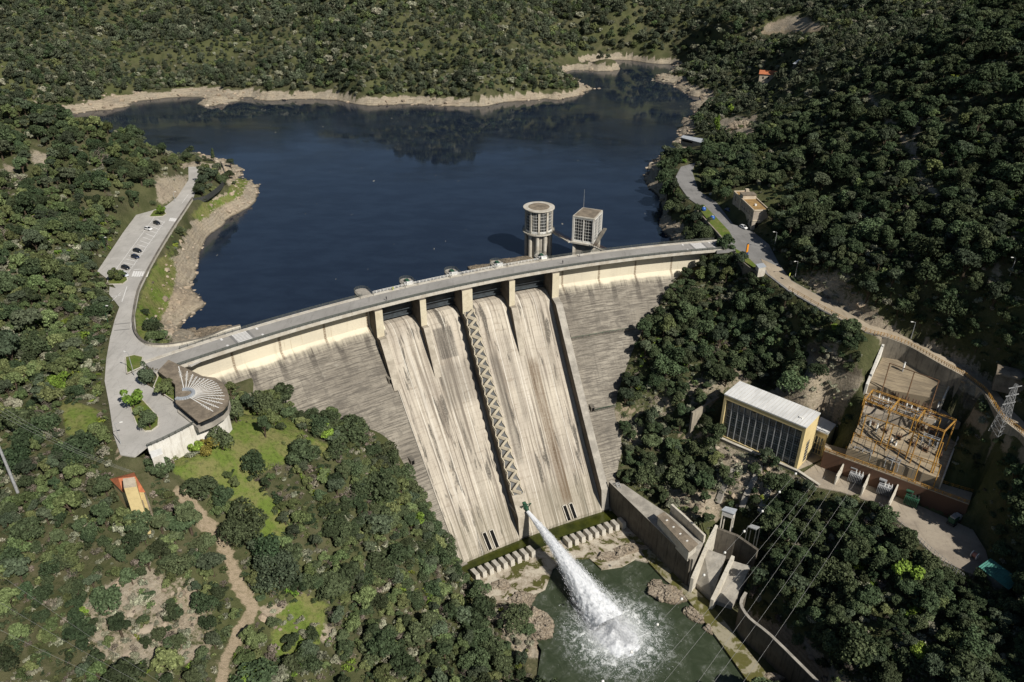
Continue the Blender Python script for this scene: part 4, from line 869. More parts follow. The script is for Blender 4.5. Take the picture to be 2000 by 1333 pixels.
# ------------------------------------------------------------------ street lamps and poles
def lamp(p,h,label,arm=(1.2,0.0),mat=None):
    o=empty('street_lamp',p,0,label,'street lamp'); mb=MB(); mb.tube([(0,0,0),(0,0,h*.6),(0,0,h)],[.13,.10,.07],8); pole=mb.build('pole',mat or M['metal_grey'],o)
    mb=MB(); mb.bar((0,0,h),(arm[0],arm[1],h+.25),.09); mb.build('arm',mat or M['metal_grey'],o); mb=MB(); mb.box((arm[0]*1.1,arm[1]*1.1,h+.15),(.8,.35,.18),math.atan2(arm[1],arm[0])); mb.build('lamp_head',M['white'],o); return o
lamp(at(262,752-20,-.3),8,'slim street lamp on the triangular lawn by the crest road junction',(-1.3,.6))
lamp(at(211,630,0),6.5,'green street lamp at the wood edge beside the speed bumps',(1.2,0),M['green_metal'])
lamp(at(236,868,-1.5),7,'street lamp leaning out over the plaza below the lawn island',(1.5,.5))
lamp(at(342,394,0),5,'short street lamp on the verge where the lakeside road narrows',(1,0))
lamp(at(207,490,0),6,'thin green street lamp behind the parking bays',(1.2,0),M['green_metal'])
lamp(at(1511,490,0.3),8.5,'tall street lamp beside the flat-roofed building',(-1.2,0))
lamp(at(1553,540,0),6.5,'arched street lamp on the uphill side near the grey kiosk',(-1.3,-.4))
lamp(at(1779,662,-1.5),6.5,'street lamp on the uphill side of the lane above the substation',(-1.2,0))
lamp(ground(1972,540),6.5,'solitary lamp post among the trees on the right hillside',(-1.2,0))
# ------------------------------------------------------------------ sun-ray viewing pavilion
Z_ROOF=1.6; pv=empty('viewing_pavilion',at(380,790,-1.5),0,'low flat-roofed pavilion with white sun rays painted on its weathered fan-shaped roof','building')
R_PX=[(308,725),(329,703),(396,735),(420,738),(434,747),(443,760),(448,776),(445,788),(436,799),(413,813),(387,824),(343,787),(342,751)]
RP=[at(u,v,Z_ROOF)[:2] for u,v in R_PX]; cen=np.mean(RP[2:],axis=0)
def rp(name,px,z,z0,z1,mat,inset=0.0):
    mb=MB(); c=np.mean([at(u,v,z)[:2] for u,v in px],axis=0); mb.prism([tuple(np.array(at(u,v,z)[:2])*(1-inset)+c*inset) for u,v in px],z0,z1,0); o=mb.build(name,mat); return root_parent(o,pv)
rp('roof',R_PX,Z_ROOF,Z_ROOF-0.55,Z_ROOF,M['roof_grey'])
rp('window',R_PX[2:],Z_ROOF,-1.0,Z_ROOF-0.56,M['glass_dark'],0.09); rp('wall',R_PX[:2]+[R_PX[2],R_PX[12]],Z_ROOF,-3,Z_ROOF-0.56,M['concrete_dark'],0.06)
rp('base_wall',[(394,738),(420,741),(434,750),(443,763),(448,779),(445,792),(436,803),(413,818),(385,829),(345,797),(343,760)],0.4,-2.6,-1.0,M['concrete'])
H0=np.array(at(362,771,Z_ROOF)); mb=MB()
for k in range(19):
    a=math.radians(-38+k*8.6); d=np.array((math.cos(a),math.sin(a)));
    # ray length: to just inside the outline
    t=3.0
    while t<40 and bool(in_poly(np.array([H0[0]+d[0]*(t+1.6)]),np.array([H0[1]+d[1]*(t+1.6)]),RP)[0]): t+=0.2
    if t>4.0: mb.bar((H0[0]+d[0]*2.9,H0[1]+d[1]*2.9,Z_ROOF+.02),(H0[0]+d[0]*t,H0[1]+d[1]*t,Z_ROOF+.02),0.26,0.08)
    if t>9:
        for j in range(5): # small painted hour marks across the ray
            s=t*0.62+j*0.9; q=np.array((H0[0],H0[1]))+d*s; n_=np.array((-d[1],d[0])); mb.bar((q[0]-n_[0]*.45,q[1]-n_[1]*.45,Z_ROOF+.03),(q[0]+n_[0]*.45,q[1]+n_[1]*.45,Z_ROOF+.03),0.14,0.06)
root_parent(mb.build('painted_ray',M['white']),pv)
mb=MB(); arc=[(H0[0]+3.0*math.cos(math.radians(a))-.6,H0[1]+2.6*math.sin(math.radians(a)),Z_ROOF+.25) for a in range(-115,116,12)]
for k in range(len(arc)-1): mb.bar(arc[k],arc[k+1],1.1,0.5)
root_parent(mb.build('sundial_arch',M['grey_sheet']),pv)
# terrace wall under the pavilion
TW=smooth_line([at(u,v,-1.5) for u,v in ((288,874),(320,860),(356,842),(392,823),(416,815),(432,804),(442,792))],3)
wall('terrace_wall',TW,0.0,9.0,0.5,M['wall_white'],'tall white retaining wall under the railing of the viewing terrace')
tr=empty('terrace_railing',TW[0],0,'dark railing along the edge of the viewing terrace above the white wall','railing'); mb=MB()
for i in range(len(TW)-1):
    for h in (.4,.75,1.1): mb.bar(TW[i]+Vector((0,0,h)),TW[i+1]+Vector((0,0,h)),.12)
root_parent(mb.build('rail',M['rail']),tr)
mb=MB()
for q in TW: mb.bar(q,q+Vector((0,0,1.15)),.14)
root_parent(mb.build('railing_post',M['rail']),tr)
def shed(name,px,z0,h,wallm,roofm,label,cat,over=0.06,pitch=0.0,door=True,zt=None):
    """small hut: px = roof outline in photo pixels at level z0+h"""
    P=[np.array(at(u,v,z0+h)) for u,v in px]; c=np.mean(P,axis=0); o=empty(name,(c[0],c[1],z0),0,label,cat); mb=MB()
    mb.prism([tuple((p*(1-over)+c*over)[:2]) for p in P],z0-1.5,z0+h-0.16); root_parent(mb.build('wall',wallm),o)
    mb=MB(); n=len(P); zz=[z0+h+(pitch if i<n/2 else 0) for i in range(n)]; mb.prism([tuple(p[:2]) for p in P],[z-.2 for z in zz],zz); root_parent(mb.build('roof',roofm),o); return o,P
shed('storage_shed',[(292,882),(314,876),(318,886),(296,895)],-3.2,2.6,M['white_wall'],M['white'],'small white shed at the foot of the terrace wall','shed')
# ------------------------------------------------------------------ yellow house with red roof (left wood)
yh=empty('house',at(258,960,-8),0,'tall narrow yellow house with a terracotta roof among the trees on the left','house')
def hp(name,px,z,z0,z1,mat): 
    mb=MB(); mb.prism([tuple(at(u,v,z)[:2]) for u,v in px],z0,z1); return root_parent(mb.build(name,mat),yh)
mb=MB(); A,B,C_,D_=[at(u,v,-3.4) for u,v in ((214,936),(262,923),(284,962),(240,962))]; rd=(np.array(at(234,922,-1.0))+0,np.array(at(262,934,-1.0)))
apex1=(A+D_)/2+np.array((0.8,.6,2.0)); apex2=(B+C_)/2+np.array((-.6,0,2.0))
for q in ([A,D_,apex1],[D_,C_,apex2,apex1],[C_,B,apex2],[B,A,apex1,apex2]): mb.quad(q)
root_parent(mb.build('roof',M['tile']),yh)
hp('wall',[(218,938),(260,927),(281,962),(242,961)],-3.4,-15.5,-3.45,M['yellow_wall'])
tw=hp('chimney_tower',[(240,937),(264,934),(267,950),(242,953)],0.6,-16,0.4,M['yellow_wall']); mb=MB(); mb.prism([tuple(at(u,v,0.6)[:2]) for u,v in ((240,936),(263,933),(266,950),(242,953))],0.41,0.75); o=mb.build('tower_roof',M['cream_wall']); o.parent=tw
hp('side_wing',[(266,964),(284,962),(289,974),(270,979)],-6.0,-15,-6.0,M['roof_grey'])
# ------------------------------------------------------------------ pole at the left edge
pb=np.array(at(28,946,-6)); up_=zfor(28,946,-6,850)
pp=empty('utility_pole',(pb[0],pb[1],-9),0,'pale steel power pole standing in the wood at the left edge','pole'); mb=MB(); mb.tube([(0,0,0),(0,0,32)],[.42,.26],10); mb.build('mast',M['metal_grey'],pp); mb=MB()
for z in (29.5,31.5): mb.bar((-2,0,z),(2,0,z),.2)
mb.build('crossarm',M['metal_grey'],pp)
# ------------------------------------------------------------------ round intake tower
RT=at(1051,497,Z_LAKE); rt=empty('intake_tower',(RT[0],RT[1],Z_LAKE),0,'round concrete intake tower with a disc roof and window panels standing in the lake','tower')
Z0=Z_LAKE; zr=zfor(1051,497,Z0,404)-Z0; zd=zfor(1051,497,Z0,449)-Z0
mb=MB(); mb.lathe([(5.2,-14),(5.2,zd)],n=32); mb.build('shaft',M['concrete'],rt)
for k in range(10):
    a=2*math.pi*k/10+.2; mb=MB(); mb.tube([(5.9*math.cos(a),5.9*math.sin(a),-10),(5.9*math.cos(a),5.9*math.sin(a),zd-.3)],.85,10); mb.build('column',M['concrete_pale'],rt)
mb=MB(); mb.lathe([(6,zd-.7),(7.6,zd-.5),(7.6,zd),(6,zd)],n=40); gal=mb.build('gallery',M['concrete_pale'],rt); mb=MB()
for k in range(32):
    a=2*math.pi*k/32; b_=2*math.pi*(k+1)/32
    for h in (.5,1.05): mb.bar((7.5*math.cos(a),7.5*math.sin(a),zd+h),(7.5*math.cos(b_),7.5*math.sin(b_),zd+h),.1)
    mb.bar((7.5*math.cos(a),7.5*math.sin(a),zd),(7.5*math.cos(a),7.5*math.sin(a),zd+1.1),.1)
mb.build('gallery_railing',M['rail'],gal)
mb=MB(); mb.lathe([(6.2,zd),(6.2,zr-.5)],n=40); mb.build('window_panel',M['glass_dark'],rt)
NP=10
for k in range(NP):
    a=2*math.pi*(k+.5)/NP; mb=MB(); mb.box((6.35*math.cos(a),6.35*math.sin(a),zd),(.7,1.0,zr-zd-.3),a); mb.build('mullion_pillar',M['concrete_pale'],rt)
    # glazing bars of one window panel
    mb=MB(); a0=2*math.pi*(k-.5)/NP+.09; a1=2*math.pi*(k+.5)/NP-.09
    for j in range(7):
        z=zd+.9+j*(zr-zd-1.6)/6.5
        for i in range(4):
            p=a0+(a1-a0)*i/4; q=a0+(a1-a0)*(i+1)/4; mb.bar((6.3*math.cos(p),6.3*math.sin(p),z),(6.3*math.cos(q),6.3*math.sin(q),z),.09)
    for i in range(1,4):
        p=a0+(a1-a0)*i/4; mb.bar((6.3*math.cos(p),6.3*math.sin(p),zd),(6.3*math.cos(p),6.3*math.sin(p),zr-.5),.08)
    mb.box((6.22*math.cos((a0+a1)/2),6.22*math.sin((a0+a1)/2),zd),(.25,3.6,1.1),(a0+a1)/2,0); mb.build('glazing_bar',M['white'],rt)
mb=MB(); mb.lathe([(6.6,zr-.55),(7.35,zr-.45),(7.35,zr),(7.0,zr+.02)],n=48); mb.build('roof',M['concrete_pale'],rt); mb=MB(); mb.lathe([(5.0,zr),(4.9,zr+.1),(.01,zr+.12)],n=40); mb.build('roof_covering',M['roof_grey'],rt)
# ------------------------------------------------------------------ square tower
ZQ=11.0; SQ=[np.array(at(u,v,ZQ)) for u,v in ((1116.5,422),(1162.5,429),(1179.5,410.5),(1137.5,404.5))]; cq=np.mean(SQ,axis=0); SQ=[p*.93+cq*.07 for p in SQ]
st=empty('intake_tower',(cq[0],cq[1],Z_LAKE),0,'square intake tower with a flat grey roof and a thin antenna beside the crest road','tower')
def rp2(o): return root_parent(o,st)
Qw=[tuple((p*.92+cq*.08)[:2]) for p in SQ]; Ql=[tuple((p*.84+cq*.16)[:2]) for p in SQ]
mb=MB(); mb.prism(Ql,-28,-1.6); rp2(mb.build('shaft',M['concrete']))
mb=MB(); mb.prism([tuple((p*1.10-cq*.10)[:2]) for p in SQ],-1.9,-1.2); rp2(mb.build('platform',M['concrete_pale']))
mb=MB(); mb.prism([tuple((p*.88+cq*.12)[:2]) for p in SQ],-1.2,ZQ-.6); rp2(mb.build('window_panel',M['glass_dark']))
mb=MB(); mb.prism([tuple(p[:2]) for p in SQ],ZQ-.55,ZQ); rp2(mb.build('roof',M['concrete_pale'])); mb=MB(); mb.prism([tuple((p*.9+cq*.1)[:2]) for p in SQ],ZQ,ZQ+.12); rp2(mb.build('roof_covering',M['roof_grey']))
for k in range(4):
    A=np.array(Qw[k]); B=np.array(Qw[(k+1)%4]); mb=MB(); mb.box((A[0],A[1],-1.2),(.9,.9,ZQ+.65),math.atan2(B[1]-A[1],B[0]-A[0])); rp2(mb.build('corner_pillar',M['white_wall']))
    mb=MB(); mid=(A+B)/2; mb.box((mid[0],mid[1],-1.2),(.5,.5,ZQ+.65),math.atan2(B[1]-A[1],B[0]-A[0])); rp2(mb.build('mullion_pillar',M['white_wall']))
    mb=MB()
    for j in range(8): z=-.4+j*1.45; mb.bar((*A,z),(*B,z),.09)
    for i in range(1,8):
        if i!=4: p=A+(B-A)*i/8; mb.bar((*p,-1.2),(*p,ZQ-.6),.08)
    mb.bar((*A,ZQ-.9),(*B,ZQ-.9),.5,.7); mb.bar((*A,-.9),(*B,-.9),.4,.7); rp2(mb.build('glazing_bar',M['white']))
    a=np.array(Ql[k]); mb=MB(); mb.box((a[0],a[1],-28),(1.3,1.3,26.4)); rp2(mb.build('column',M['concrete_pale']))
mb=MB(); p=SQ[3]*.85+cq*.15; mb.tube([(p[0],p[1],ZQ),(p[0],p[1],ZQ+9)],[.10,.05],6); rp2(mb.build('antenna',M['metal_grey']))
mb=MB(); p=SQ[1]*1.2-cq*.2; q=SQ[2]*1.25-cq*.25; mb.bar((p[0],p[1],-1.3),(q[0],q[1],1.8),1.6,.5); rp2(mb.build('side_canopy',M['concrete_dark']))
# ------------------------------------------------------------------ footbridges
def footbridge(a,b,w,label):
    A=Vector(a);B=Vector(b); o=empty('footbridge',A,0,label,'footbridge'); mb=MB(); mb.bar(A-Vector((0,0,.3)),B-Vector((0,0,.3)),w,.5); root_parent(mb.build('walkway',M['concrete_pale']),o); mb=MB(); d=(B-A).normalized(); s=Vector((-d.y,d.x,0)).normalized()*w/2
    for e in (-1,1):
        for h in (.5,1.0): mb.bar(A+s*e+Vector((0,0,h)),B+s*e+Vector((0,0,h)),.1)
        n=int((B-A).length/2)+1
        for k in range(n+1): p=A.lerp(B,k/n)+s*e; mb.bar(p,p+Vector((0,0,1.05)),.1)
    root_parent(mb.build('railing',M['rust_steel']),o); return o
pl=SQ[0]*1.1-cq*.1; pr=SQ[1]*1.1-cq*.1
footbridge((RT[0]+7.0,RT[1]-3,Z0+zd),(pl[0]-.2,pl[1],-1.2),1.6,'narrow footbridge linking the round tower to the square tower')
footbridge((pr[0]-.3,pr[1]+.3,-1.2),at(1182,490,0.0),1.6,'short footbridge from the square tower down to the crest road')
# driftwood and mud banks showing in the drawn-down lake by the piers
# ------------------------------------------------------------------ rocks
M['rock']=None
def rock_mat(name,c,c2,c3):
    b=NB(name); o=b.tc.outputs['Object']; n1=b.noise(o,0.35,5,0.65); n2=b.noise(o,1.5,6,0.75); v=b.voro(b.mapv(o,(1,1,2.2)),0.55,'DISTANCE_TO_EDGE')
    c=b.mix(b.ramp(n1,0.35,0.62),c,c2); c=b.mix(b.ramp(n2,0.46,0.72,0,0.7),c,c3); c=b.mix(b.ramp(v,0,0.07,0.7,0),c,(0.05,0.04,0.03)); z=b.sep(b.n("ShaderNodeNewGeometry").outputs['Position'])[2]
    c=b.mix(b.ramp(z,Z_RIV,Z_RIV+0.9,0.7,0),c,(0.05,0.045,0.025)) if name=='river_rock' else c
    b.bump(b.math('ADD',n2,b.math('MULTIPLY',v,1.5)),0.9,0.35); return b.done(c,0.92,0.15)
M['rock']=rock_mat('river_rock',(0.37,0.315,0.24),(0.30,0.245,0.18),(0.14,0.115,0.09)); M['lake_rock']=rock_mat('lake_rock',(0.26,0.21,0.15),(0.18,0.15,0.11),(0.08,0.07,0.05))
def rock(u,v,z,size,label,mat='rock',seed=0,rz=0.0,name='rock',cat='rock',group=None):
    r=np.random.default_rng(seed); bm=bmesh.new(); bmesh.ops.create_icosphere(bm,subdivisions=6,radius=1.0); dirs=r.normal(size=(26,3)); dirs/=np.linalg.norm(dirs,axis=1)[:,None]; cut=r.uniform(.55,.95,26)
    Q=np.array([tuple(q.co) for q in bm.verts])
    for d,c in zip(dirs,cut):
        t=Q@d; k=np.maximum(t-c,0)*.9; Q-=k[:,None]*d
    n1=fbm(Q[:,0]*size[0]+Q[:,2]*3+seed*7,Q[:,1]*size[1]-Q[:,2]*2,2.6,4,seed); n2=np.abs(fbm(Q[:,0]*size[0]-Q[:,2]*5,Q[:,1]*size[1]+Q[:,2]*4+seed,1.3,4,seed+2)); Q*=(1+.22*n1-.30*n2+.06)[:,None]; st_=np.round(Q[:,2]*size[2]*1.4+n1*1.2)/(1.4*size[2]); Q[:,2]=Q[:,2]*.45+st_*.55
    for q,p in zip(bm.verts,Q): q.co=(p[0]*size[0],p[1]*size[1],max(p[2],-.4)*size[2])
    me=bpy.data.meshes.new(name); bm.to_mesh(me); bm.free(); me.materials.append(M[mat]); o=bpy.data.objects.new(name,me); p=at(u,v,z); o.location=p; o.rotation_euler=(0,0,rz); link(o); return tag(o,label,cat,group)
rock(1048,1225,Z_RIV,(6.5,9.5,3.6),'big fissured tan boulder on the left bank of the river pool',seed=1,rz=.3)
rock(1018,1172,Z_RIV,(6,5,2.6),'low tan rock shelf just under the left end of the baffle row',seed=2)
rock(1280,1143,Z_RIV,(3.5,3,1.6),'small flat rock breaking the river surface, topmost of the right bank rocks',seed=3)
rock(1305,1166,Z_RIV,(7.5,4.5,2.8),'orange-brown rock mass beside the river walkway',seed=4,rz=-.6)
rock(1352,1200,Z_RIV,(5,3,1.8),'pale broken rock lying against the edge of the river walkway',seed=5,rz=-.7)
rock(1388,1232,Z_RIV,(3,2,1.2),'small low rock at the downstream end of the walkway rocks',seed=6,rz=-.6)
rock(1222,1078,-73.2,(8.5,3.2,1.5),'brown layered rock ledge at the right end of the concrete apron',seed=7,rz=.2)
rock(1185,1088,-73.2,(5,3,1.2),'low wet rock between the apron and the jet',seed=8,rz=.3)
rock(978,1145,-73.2,(4,2.6,1.2),'reddish rock breaking through the left apron',seed=9,rz=.3)
rock(1515,1325,-73.2,(3,2,1.3),'rust-brown rock beside the walkway at the bottom edge of the photo',seed=10)
rock(945,524,Z_LAKE-.3,(9,4,1.2),'dark muddy bank showing in the lake behind the middle piers','lake_rock',seed=11,rz=.3,name='mud_bank',cat='mud bank')
rock(1008,512,Z_LAKE-.3,(13,6,1.6),'brown shoal of mud and driftwood at the foot of the round tower','lake_rock',seed=12,rz=.3,name='mud_bank',cat='mud bank')
rock(396,652,Z_LAKE-.2,(13,7,.8),'dark wet mud flat in the lake corner beside the left end of the dam','lake_rock',seed=13,rz=.4,name='mud_bank',cat='mud bank')
rock(1448,248,hz(*at(1448,248,8)[:2])-1,(9,6,6),'pale rock crag poking out of the trees above the lakeside hut','rock',seed=14)
# ------------------------------------------------------------------ flat roofed building by the road
bl=np.array(at(1428.3,410.2,0)); fc=np.array(at(1466.6,449.6,0)); fr=np.array(at(1496.3,449.2,0)); hb=zfor(1466.6,449.6,0,411.5)
ob=empty('roadside_building',fc,math.atan2(*(bl-fc)[:2][::-1]),'two-storey flat-roofed building with an ochre roof at the right end of the dam','building')
Lb=float(np.linalg.norm(bl-fc)); Wb=float(np.linalg.norm(fr-fc)); ang=ob.rotation_euler.z; sgn=-1.0
mb=MB(); mb.prism([(0,0),(Lb,0),(Lb,sgn*Wb),(0,sgn*Wb)],-1,hb-.35); mb.build('wall',M['pink_wall'],ob)
mb=MB(); 
for a,b_ in (((0,0),(Lb,0)),((Lb,0),(Lb,sgn*Wb)),((Lb,sgn*Wb),(0,sgn*Wb)),((0,sgn*Wb),(0,0))): mb.bar((*a,hb-.05),(*b_,hb-.05),.45,.65)
mb.build('parapet',M['cream_wall'],ob); mb=MB(); mb.prism([(.3,sgn*.3),(Lb-.3,sgn*.3),(Lb-.3,sgn*(Wb-.3)),(.3,sgn*(Wb-.3))],hb-.33,hb-.22); mb.build('roof',M['ochre_roof'],ob)
mb=MB(); mb.box((Lb*.66,sgn*Wb*.5,hb-.2),(Lb*.16,Wb*.9,1.9)); ph=mb.build('rooftop_block',M['cream_wall'],ob); mb=MB(); mb.box((Lb*.66,sgn*Wb*.5,hb+1.7),(Lb*.18,Wb*.95,.22)); mb.build('block_roof',M['roof_grey'],ph); mb=MB(); mb.box((Lb*.87,sgn*Wb*.7,hb),(1.6,1.6,2.2)); mb.build('chimney',M['cream_wall'],ob)
mb=MB(); mb.box((Lb*.25,sgn*Wb*.45,hb-.2),(.9,.9,.8)); mb.build('roof_vent',M['white'],ob)
mb=MB(); mb.box((Lb*.62,0,-.5),(1.4,.5,hb+.6)); mb.build('pilaster',M['cream_wall'],ob)
for fl in (0,1):
    for i in range(8):
        x=Lb*(.07+.115*i)
        if abs(x-Lb*.62)<1.2: continue
        mb=MB(); mb.quad([(x-.7,-sgn*.03,hb*(.16+.46*fl)),(x+.7,-sgn*.03,hb*(.16+.46*fl)),(x+.7,-sgn*.03,hb*(.38+.46*fl)),(x-.7,-sgn*.03,hb*(.38+.46*fl))]); w=mb.build('window',M['glass_dark'],ob); mb=MB(); mb.box((x,-sgn*.08,hb*(.16+.46*fl)-.22),(1.8,.22,.16)); mb.bar((x,-sgn*.06,hb*(.16+.46*fl)),(x,-sgn*.06,hb*(.38+.46*fl)),.08); mb.build('sill',M['cream_wall'],w)
mb=MB(); mb.quad([(-.03,sgn*Wb*.22,0),(-.03,sgn*Wb*.62,0),(-.03,sgn*Wb*.62,hb*.36),(-.03,sgn*Wb*.22,hb*.36)]); mb.build('garage_door',M['dark_hole'],ob)
mb=MB(); mb.bar((-.1,0,hb*.47),(-.1,sgn*Wb,hb*.47),.25,.3); mb.build('string_course',M['cream_wall'],ob)
# blue containers, wall, totem, kiosk, small signs
for (u,v,l) in ((1374,412,'blue dome-shaped container, farther of the two on the grassy verge'),(1391,429,'blue dome-shaped container, nearer of the two on the grassy verge')):
    o=empty('recycling_container',at(u,v,0),0,l,'container'); mb=MB(); mb.lathe([(.75,0),(1.15,.35),(1.2,1.1),(.95,1.65),(.45,1.95),(.01,2.0)],n=18); mb.build('dome',M['tarp_blue'],o,smooth=True); mb=MB(); mb.lathe([(.3,1.93),(.34,2.1),(.1,2.2)],n=10); mb.build('lid',M['white'],o)
wall('lakeshore_wall',smooth_line([at(u,v,0) for u,v in ((1358,408),(1372,424),(1394,448),(1416,473))],3),.5,9,.6,M['wall_stained'],'dark stained retaining wall dropping from the grassy verge to the rocky lake shore')
flat=[at(u,v,0) for u,v in ((1362,403),(1374,400),(1398,424),(1424,452),(1434,470),(1420,474),(1394,446))]; tag(flat_mesh('grass_verge',[(p[0],p[1]) for p in flat],0,M['grass'],thick=.3,top=.08),kind='structure')
flat=[at(u,v,0) for u,v in ((1436,486),(1447,492),(1466,508),(1484,526),(1474,524),(1452,510),(1438,497))]; tag(flat_mesh('grass_verge',[(p[0],p[1]) for p in flat],0,M['grass'],thick=.3,top=.08),kind='structure')
wall('verge_wall',[at(u,v,0) for u,v in ((1433,492),(1443,508),(1462,524),(1480,535))],.7,5,.5,M['concrete_dark'],'low dark wall below the verge where the orange sign stands')
o=empty('roadside_sign',at(1457,502,.1),.5,'tall orange information pillar on a blue base at the road junction','sign'); mb=MB(); mb.box((0,0,0),(1.6,1.6,.3)); mb.build('plinth',M['concrete_pale'],o); mb=MB(); mb.box((0,0,.3),(1.1,.9,1.9)); mb.build('lower_panel',M['car_blue'],o); mb=MB(); mb.box((0,0,2.2),(1.0,.45,3.6),0,0,.92); mb.build('upper_panel',M['orange'],o); mb=MB(); mb.box((0,0,5.8),(.9,.42,.3)); mb.build('cap',M['metal_dark'],o)
o=empty('white_sign',at(1387,384,0),.4,'small white notice board on the rocky verge across from the blue containers','sign'); mb=MB(); mb.tube([(-.5,0,0),(-.5,0,1.6)],.05,5); mb.tube([(.5,0,0),(.5,0,1.6)],.05,5); mb.build('post',M['metal_grey'],o); mb=MB(); mb.box((0,0,1.0),(1.5,.1,1.0)); mb.build('panel',M['white'],o)
o=empty('warning_sign',at(1541,545,0),.9,'yellow-green warning sign at the foot of the hillside near the kiosk','sign'); mb=MB(); mb.tube([(0,0,0),(0,0,1.6)],.06,5); mb.build('post',M['metal_grey'],o); mb=MB(); mb.box((0,0,1.3),(1.0,.1,1.2)); mb.build('panel',M['cloth_hi'],o)
shed('kiosk',[(1476,516),(1491,514),(1497,521),(1482,524)],0,2.8,M['concrete_pale'],M['grey_sheet'],'small kiosk with a flat blue-grey roof beside the lane','kiosk')
o,P_=shed('lakeside_hut',[(1329,270),(1334,265.5),(1377,272),(1372,280)],-4,3.4,M['pink_wall'],M['grey_sheet'],'low brick hut with a blue-grey sloping roof at the lake edge','hut',pitch=.4)
A=(P_[0]*.9+P_[3]*.1); B=(P_[0]*.45+P_[3]*.55); mb=MB(); n_=np.array((-(B-A)[1],(B-A)[0],0)); n_/=np.linalg.norm(n_); 
mb.bar((A[0],A[1],-1.7),(B[0],B[1],-1.7),.5,1.1); root_parent(mb.build('opening',M['dark_hole']),o)
# pink house on the far hillside
hc=ground(1500,158); ho=empty('house',(hc[0],hc[1],hc[2]),-.35,'small cream house with a red tiled roof high among the trees beyond the lake','house')
mb=MB(); mb.prism([(-7,-4),(7,-4),(7,4),(-7,4)],-3,5.2); mb.build('wall',M['cream_wall'],ho); mb=MB(); E1=[(-7.6,-4.7,5.2),(7.6,-4.7,5.2),(7.6,4.7,5.2),(-7.6,4.7,5.2)]; R1=[(-7.6,0,7.6),(7.6,0,7.6)]
mb.quad([E1[0],E1[1],R1[1],R1[0]]); mb.quad([E1[2],E1[3],R1[0],R1[1]]); mb.quad([E1[1],E1[2],R1[1]]); mb.quad([E1[3],E1[0],R1[0]]); mb.build('roof',M['tile'],ho)
mb=MB(); mb.prism([(7,-6),(12,-6),(12,1),(7,1)],-3,3.4); mb.build('side_wing',M['cream_wall'],ho); mb=MB(); mb.prism([(6.9,-6.4),(12.4,-6.4),(12.4,1.4),(6.9,1.4)],3.41,3.8); mb.build('wing_roof',M['tile'],ho)
for x in (-4,0,4): mb=MB(); mb.quad([(x-.6,-4.03,1.5),(x+.6,-4.03,1.5),(x+.6,-4.03,3.3),(x-.6,-4.03,3.3)]); mb.build('window',M['glass_dark'],ho)
gc=ground(1562,134); o=empty('hillside_shed',gc,-.9,'small grey sheet-roofed shed uphill of the cream house','shed'); mb=MB(); mb.prism([(-4,-3),(4,-3),(4,3),(-4,3)],-2,3); mb.build('wall',M['concrete_dark'],o); mb=MB(); mb.quad([(-4.4,-3.4,3.0),(4.4,-3.4,3.0),(4.4,3.4,5.2),(-4.4,3.4,5.2)]); mb.quad([(-4.4,3.4,5.1),(4.4,3.4,5.1),(4.4,-3.4,2.9),(-4.4,-3.4,2.9)]); mb.build('roof',M['grey_sheet'],o)
# ------------------------------------------------------------------ power station
ZB=-47.0; ZP=zfor(1403.4,850,ZB,769.5); PA,PB_,PC,PD=[np.array(at(u,v,ZP)) for u,v in ((1415.6,769.5),(1575,835),(1604,807),(1448,746))]
ux=(PB_-PA); LP=float(np.linalg.norm(ux)); angp=math.atan2(ux[1],ux[0]); DP=float(abs(np.cross(ux[:2]/LP,(PD-PA)[:2]))); HP=ZP-ZB
ps=empty('power_station',(PA[0],PA[1],ZB),angp,'yellow power station hall with a white roof and a tall glazed front above the river','building')
mb=MB(); mb.box((LP/2,DP-.25,0),(LP,.5,HP-.5)); mb.box((.5,DP/2,0),(1.0,DP,HP-.5)); mb.box((LP-.5,DP/2,0),(1.0,DP,HP-.5)); mb.box((LP/2,.55,HP-2.3),(LP-2.0,1.1,1.8)); mb.box((LP/2,1.0,-1.0),(LP-2.0,1.6,1.4)); mb.build('wall',M['yellow_wall'],ps)
mb=MB(); mb.box((LP/2,DP/2,HP-.5),(LP+.3,DP+.3,.5)); rf=mb.build('roof',M['sheet_roof'],ps); mb=MB()
for k in range(1,24): mb.bar((LP*k/24,-.1,HP+.03),(LP*k/24,DP+.1,HP+.02),.07,.05)
mb.build('roof_seam',M['concrete_pale'],rf); mb=MB(); mb.box((LP*.88,DP*.35,HP),(1.2,.9,.5)); mb.build('roof_vent',M['white'],rf)
mb=MB(); mb.quad([(1.0,1.0,.4),(LP-1.0,1.0,.4),(LP-1.0,1.0,HP-2.3),(1.0,1.0,HP-2.3)]); mb.build('glazing',M['glass'],ps)
NF=12
for k in range(1,NF):
    x=1+(LP-2)*k/NF; mb=MB(); mb.box((x,.72,.4),(.30,.6,HP-2.7)); mb.build('facade_fin',M['metal_grey'],ps)
for z in (3.2,6.4,9.6,12.8): mb=MB(); mb.bar((1,.93,z),(LP-1,.93,z),.14,.12); mb.build('transom',M['metal_grey'],ps)
mb=MB()
for k in range(NF):
    for j in range(1,3):
        x=1+(LP-2)*(k+j/3)/NF; mb.bar((x,.95,.4),(x,.95,HP-4.5),.06)
    for z in np.arange(1.0,HP-5,1.05): mb.bar((1+(LP-2)*k/NF,.96,z),(1+(LP-2)*(k+1)/NF,.96,z),.05)
mb.build('glazing_bar',M['metal_grey'],ps)
for x in (LP*.06,LP*.385,LP*.70,LP*.93): mb=MB(); mb.box((x,.6,HP-3.3),(.9,.8,.8)); mb.build('floodlight',M['metal_dark'],ps)
